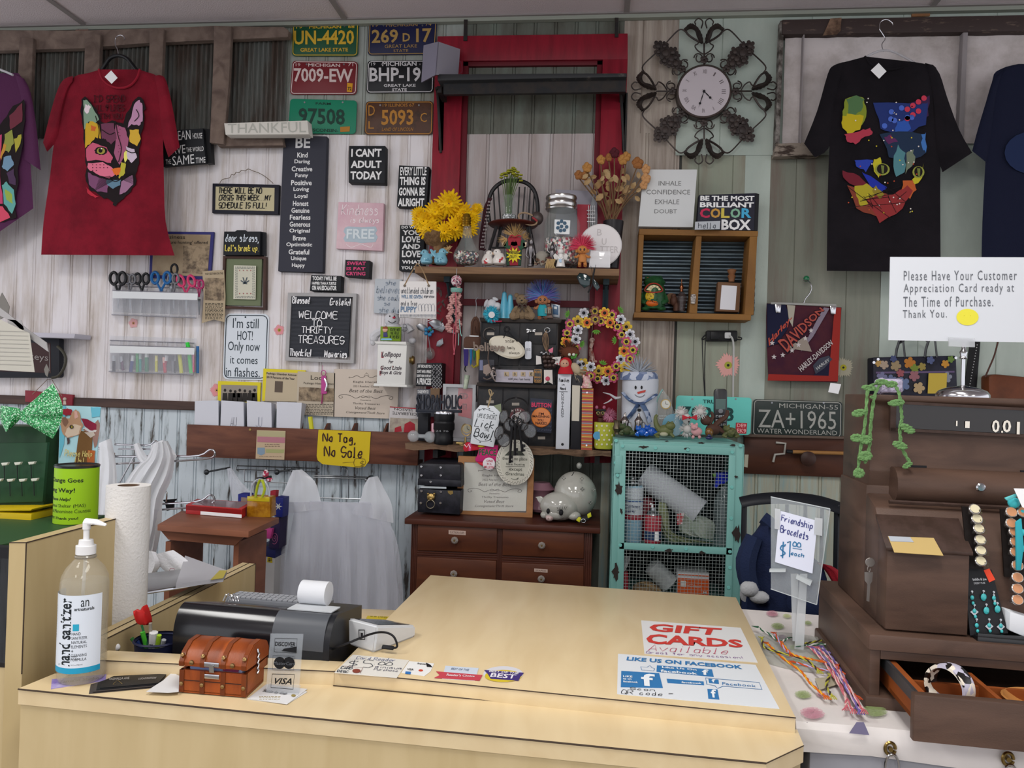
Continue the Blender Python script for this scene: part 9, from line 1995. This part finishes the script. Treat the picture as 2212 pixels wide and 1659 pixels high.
A('stud',M('8a6f48',.3,.9))
for z_ in(.056,.034):prism([CP(.38,-.03 if z_>.05 else 0,z_+.004)+cn*.002,CP(.6,-.03 if z_>.05 else 0,z_+.004)+cn*.002,CP(.6,-.03 if z_>.05 else 0,z_-.004)+cn*.002,CP(.38,-.03 if z_>.05 else 0,z_-.004)+cn*.002],-cn*.001,.0005)
prism([CP(.46,-.03,.056)+cn*.004,CP(.53,-.03,.056)+cn*.004,CP(.53,0,.042)+cn*.004,CP(.46,0,.042)+cn*.004],-cn*.002);A('hasp',chrome)
tube_w([CP(1,.4,.075)+cx*.02]+[CP(1,.4+.06*(i%2),.07-i*.005)+cx*.03 for i in range(9)],.0022,6);A('chain',chrome)
for lo_ in(.012,.03):tube_w([CP(0,-.002,lo_+.012)+cn*.0002,CP(1,-.002,lo_+.012)+cn*.0002],.0007,4) if lo_<.02 else None
A('plank_groove',dark)
N('gift_cards','colourful cards stored inside the small wooden treasure chest','cards');prism([CP(.12,.1,.055),CP(.9,.1,.055),CP(.9,.8,.05),CP(.12,.8,.05)],V((0,0,-.025)));O(M('8d94b0',.5));prism([CP(.12,.09,.055),CP(.6,.09,.055),CP(.6,.09,.042),CP(.12,.09,.042)],-cn*.0005+V((0,-.001,0)));A('blue_card',M('6a78a0',.5));prism([CP(.62,.09,.055),CP(.85,.09,.055),CP(.85,.09,.042),CP(.62,.09,.042)],V((0,-.001,0)));A('maroon_card',M('6a2040',.5))
for k in range(2):flat('business_card',('lower','upper')[k]+' white script business card under the acrylic payment sign','card',[(533+k*6,1510-k),(620,1521),(664,1494-k*6),(652,1490-k*3),(575,1478)],M('c9c9c9',.5),ZD+.001+.001*k,.0008,'white business cards by the payment sign')
Lq([('Shutter by Aleah',(572,1489),(622,1497),(616,1503),(566,1496))],dark,pen,w=1,sl=.3);scrib(560,1503,606,1512,3,1,3);blob(circ(634,1502,5,3,10));A('print',M('8a7a44',.5))
N('payment_sign','clear acrylic stand with Discover, Mastercard and Visa logos on the ledge','sign')
q=PZ(612,1500,ZD);setY(q.y);plane(q,V((.12,-1,.0)));slab([(584,1369),(655,1370),(645,1500),(574,1494)],.002,.0003);A('acrylic_panel',M('c4ccd4',.02,k='clear',a=.16))
tx('DISCOVER',[(595,1386),(639,1387),(638,1397),(594,1395)],st='b',d=.0006);slab([(614,1401),(641,1397),(640,1410),(608,1406)],.0003,0,.0006);tx('VISA',[(594,1464),(632,1465),(630,1479),(592,1477)],st='bi',d=.0006);line([(594,1379),(642,1380),(640,1411),(592,1408)],1,.0006,1,True);line([(588,1456),(636,1457),(633,1489),(585,1485)],1.4,.0006,1,True);line([(590,1416),(636,1418),(634,1449),(588,1447)],.8,.0006,1,True)
for x_ in(604,624):slab(circ(x_,1432,12.5,13,20),.0003,0,.0006)
A('logo_print',M('121316',.4));tx('MasterCard',[(592,1428),(638,1430),(637,1437),(591,1435)],d=.0012);A(LT,M('5a5e64',.4));setZ(ZD+.004);slab([(574,1494),(645,1500),(650,1480),(580,1476)],.0015);A('foot',M('c4ccd4',.02,k='clear',a=.16))
N('pen_cup','navy wire mesh basket holding pens in the printer well','basket');q=PZ(330,1418,ZC-.03);setY(q.y+.02);q=V((q.x,q.y+.02,ZC-.1));lathe_w(q,[(0,.035),(.002,.038),(.095,.046)],24,UZ,False);lathe_w(q,[(.095,.044),(.098,.049),(.101,.046)],24,UZ,False);O(M('161a34',.5))
for lab,x0_,y0_,x1_,y1_,c_,r in(('dark green pen leaning left in the basket',314,1420,284,1378,'2a5a28',4),('bright green pen in the basket',322,1420,308,1365,'3f9a2c',5),('navy blue pen in the basket',318,1425,296,1385,'1c2a5a',5),('black pen in middle of the basket',330,1420,328,1390,'17181c',5),('lime highlighter in the basket',336,1420,344,1372,'8db02a',5),('grey capped pen in the basket',345,1420,354,1382,'8d9094',5),('silver pen standing tall in the basket',325,1415,325,1346,'8a8478',3.5),('white eraser block in the basket',330,1412,332,1366,'c8c8c8',9)):
 N('pen' if 'pen' in lab else ('highlighter' if 'high' in lab else 'eraser'),lab,'pen' if 'eraser' not in lab else 'eraser');tube([(x0_,y0_,-6),(x1_,y1_,4)],r,1,seg=8);O(M(c_,.4))
N('tulip_pen','pen topped with a red wooden tulip in the pen basket','pen');tube([(326,1415),(316,1385),(306,1350)],2.4,2);A('stem',M('1f5a34',.5));slab([(282,1319),(296,1328),(305,1308),(312,1326),(318,1348),(314,1353),(300,1352),(292,1348)],.02,.006);A('tulip_head',M('a8201f',.35))
N('white_cup','small white rounded object beside the pen basket','ornament');ball(249,1398,11,9,8);O(white)
# ---------- acrylic bracelet sign and bracelets ----------
N('acrylic_sign_holder','clear acrylic sign holder on a round base standing on the cloth','sign holder')
ac=M('c8d0d4',.02,k='clear',a=.2);ac2=M('cdd4d6',.05,k='clear',a=.6)
q=PZ(1725,1410,ZT+.002);m_=mp(q);lathe_w(q,[(0,.115),(.008,.115)],40,UZ);A('base_disc',M('b9bcb4',.03,k='clear',a=.35))
setY(q.y);plane(q,V((-.35,-1,0)));slab([(1728,1240),(1744,1240),(1736,1404),(1716,1402)],.006);slab([(1708,1240),(1724,1240),(1724,1385),(1712,1385)],.006,0,-.02);A('post',M('c8cdd0',.05,k='clear',a=.5))
slab([(1665,1073),(1793,1099),(1764,1306),(1665,1272)],.005,.0005,.004);A('panel',ac);[tube([a,b],1.2,1,seg=4) for a,b in(((1665,1073,3),(1793,1099,3)),((1793,1099,3),(1764,1306,3)),((1764,1306,3),(1665,1272,3)))];slab([(1662,1230),(1697,1230),(1697,1236),(1662,1236)],.012,0,.012);slab([(1721,1242),(1754,1256),(1750,1266),(1719,1250)],.012,0,.014);A('edge_strip',ac2)
N('bracelet_notice','white handwritten Friendship Bracelets one dollar note taped to the acrylic holder','sign');slab([(1684,1103),(1766,1125),(1755,1239),(1674,1214)],.001,0,.006);O(M('cfd3e2',.5))
for s,qq_,w_ in(('Friendship',[(1690,1111),(1757,1128),(1754,1147),(1688,1127)],1.7),('Bracelets',[(1688,1134),(1748,1150),(1745,1165),(1686,1148)],1.7)):pen(s,qq_,w=w_,d=.0068)
A(LT,M('3a3f7a',.5))
for s,qq_,w_ in(('$',[(1687,1168),(1698,1170),(1696,1202),(1686,1198)],2.6),('1',[(1701,1166),(1708,1168),(1706,1202),(1700,1200)],2.6),('00',[(1714,1169),(1731,1172),(1730,1181),(1713,1178)],2.2),('each',[(1710,1189),(1738,1195),(1736,1203),(1709,1197)],1.6)):pen(s,qq_,w=w_,d=.0068)
line([(1712,1184),(1732,1187)],1.5,.0068,1);A(LT,M('2f6f9a',.5),lab='blue price lettering')
slab([(1674,1098),(1686,1100),(1684,1144),(1673,1142)],.0004,0,.0076);slab([(1760,1118),(1777,1120),(1776,1158),(1758,1154)],.0004,0,.0076);A('tape',M('c8ccd0',.3,k='clear',a=.6))
setZ(ZT);br=[('c8601c','d8a02c','orange and yellow'),('6a5a9a','b8a0b0','purple and white'),('b8606a','d0a8a4','pink and white'),('2f5a40','c8c4c0','green and white'),('a8a43c','3a3028','yellow and black'),('b84a24','a89ac0','orange and lilac')]
bp=[([(1660,1392),(1690,1420),(1730,1450),(1750,1475),(1778,1500)],0),([(1640,1357),(1665,1372),(1685,1385),(1700,1380)],3),([(1646,1380),(1652,1398),(1680,1408),(1740,1425),(1765,1446)],4),([(1690,1390),(1710,1412),(1735,1420),(1758,1425)],0),([(1722,1432),(1770,1445),(1815,1452),(1845,1462)],5),
([(1752,1400),(1780,1430),(1810,1475),(1840,1530)],2),([(1760,1402),(1790,1432),(1818,1470),(1855,1532)],1),([(1770,1402),(1796,1428),(1822,1465),(1862,1530)],2),([(1778,1400),(1806,1432),(1828,1472),(1850,1520)],1),([(1738,1390),(1765,1385),(1792,1378)],4),([(1742,1394),(1780,1392),(1810,1402),(1835,1418)],3),([(1800,1380),(1815,1400),(1835,1424)],1),([(1792,1460),(1785,1480),(1795,1500)],4),([(1800,1450),(1825,1500),(1828,1524)],2),([(1810,1440),(1825,1480),(1845,1500)],5),([(1675,1370),(1690,1395),(1705,1410)],5),([(1788,1408),(1815,1420),(1830,1430)],1)]
plc=['lying across left of the acrylic base','at far left behind the base','curved round the left of the base','on the acrylic base','stretching right past the base','in the pink bundle, leftmost','in the pink bundle, second','in the pink bundle, third','in the pink bundle, rightmost','behind the acrylic post','looped against the register base','at the far right of pile','small loop beneath the pink bundle','ending in front of the register','crossing the bundle near register','knotted at the back left of base','lying near register side']
for i,(pts,c_) in enumerate(bp):
 a,b,nm=br[c_];N('friendship_bracelet',nm+' woven friendship bracelet '+plc[i],'bracelet',None,'friendship bracelets on the cloth')
 ps=smooth([PZ(x_,y_,ZT+.013+.002*(i%4)) for x_,y_ in pts],8)
 for k,cc in((0,a),(1,b)):
  tube_w([p+V((math.cos(j*1.2+k*3.14)*.0016,0,math.sin(j*1.2+k*3.14)*.0012)) for j,p in enumerate(ps)],.0016,5);A('braid',M(cc,.85))
 for e,s_ in((ps[0],ps[0]-ps[3]),(ps[-1],ps[-1]-ps[-4])):
  s_=s_.normalized()
  for k in range(4):tube_w([e,e+s_*.012+V((.003*(k-1.5),.002*(k-1.5),0)),e+s_*.02+V((.004*(k-1.5),.002,-.002))],.001,4)
 A('tassel',M(a,.9))
N('price_tag','small clear corner tag under the bracelets, printed in pale colours','tag');setZ(ZT+.006);slab([(1760,1465),(1800,1462),(1810,1478),(1770,1490)],.0006);O(M('a8a08a',.5))
finish()
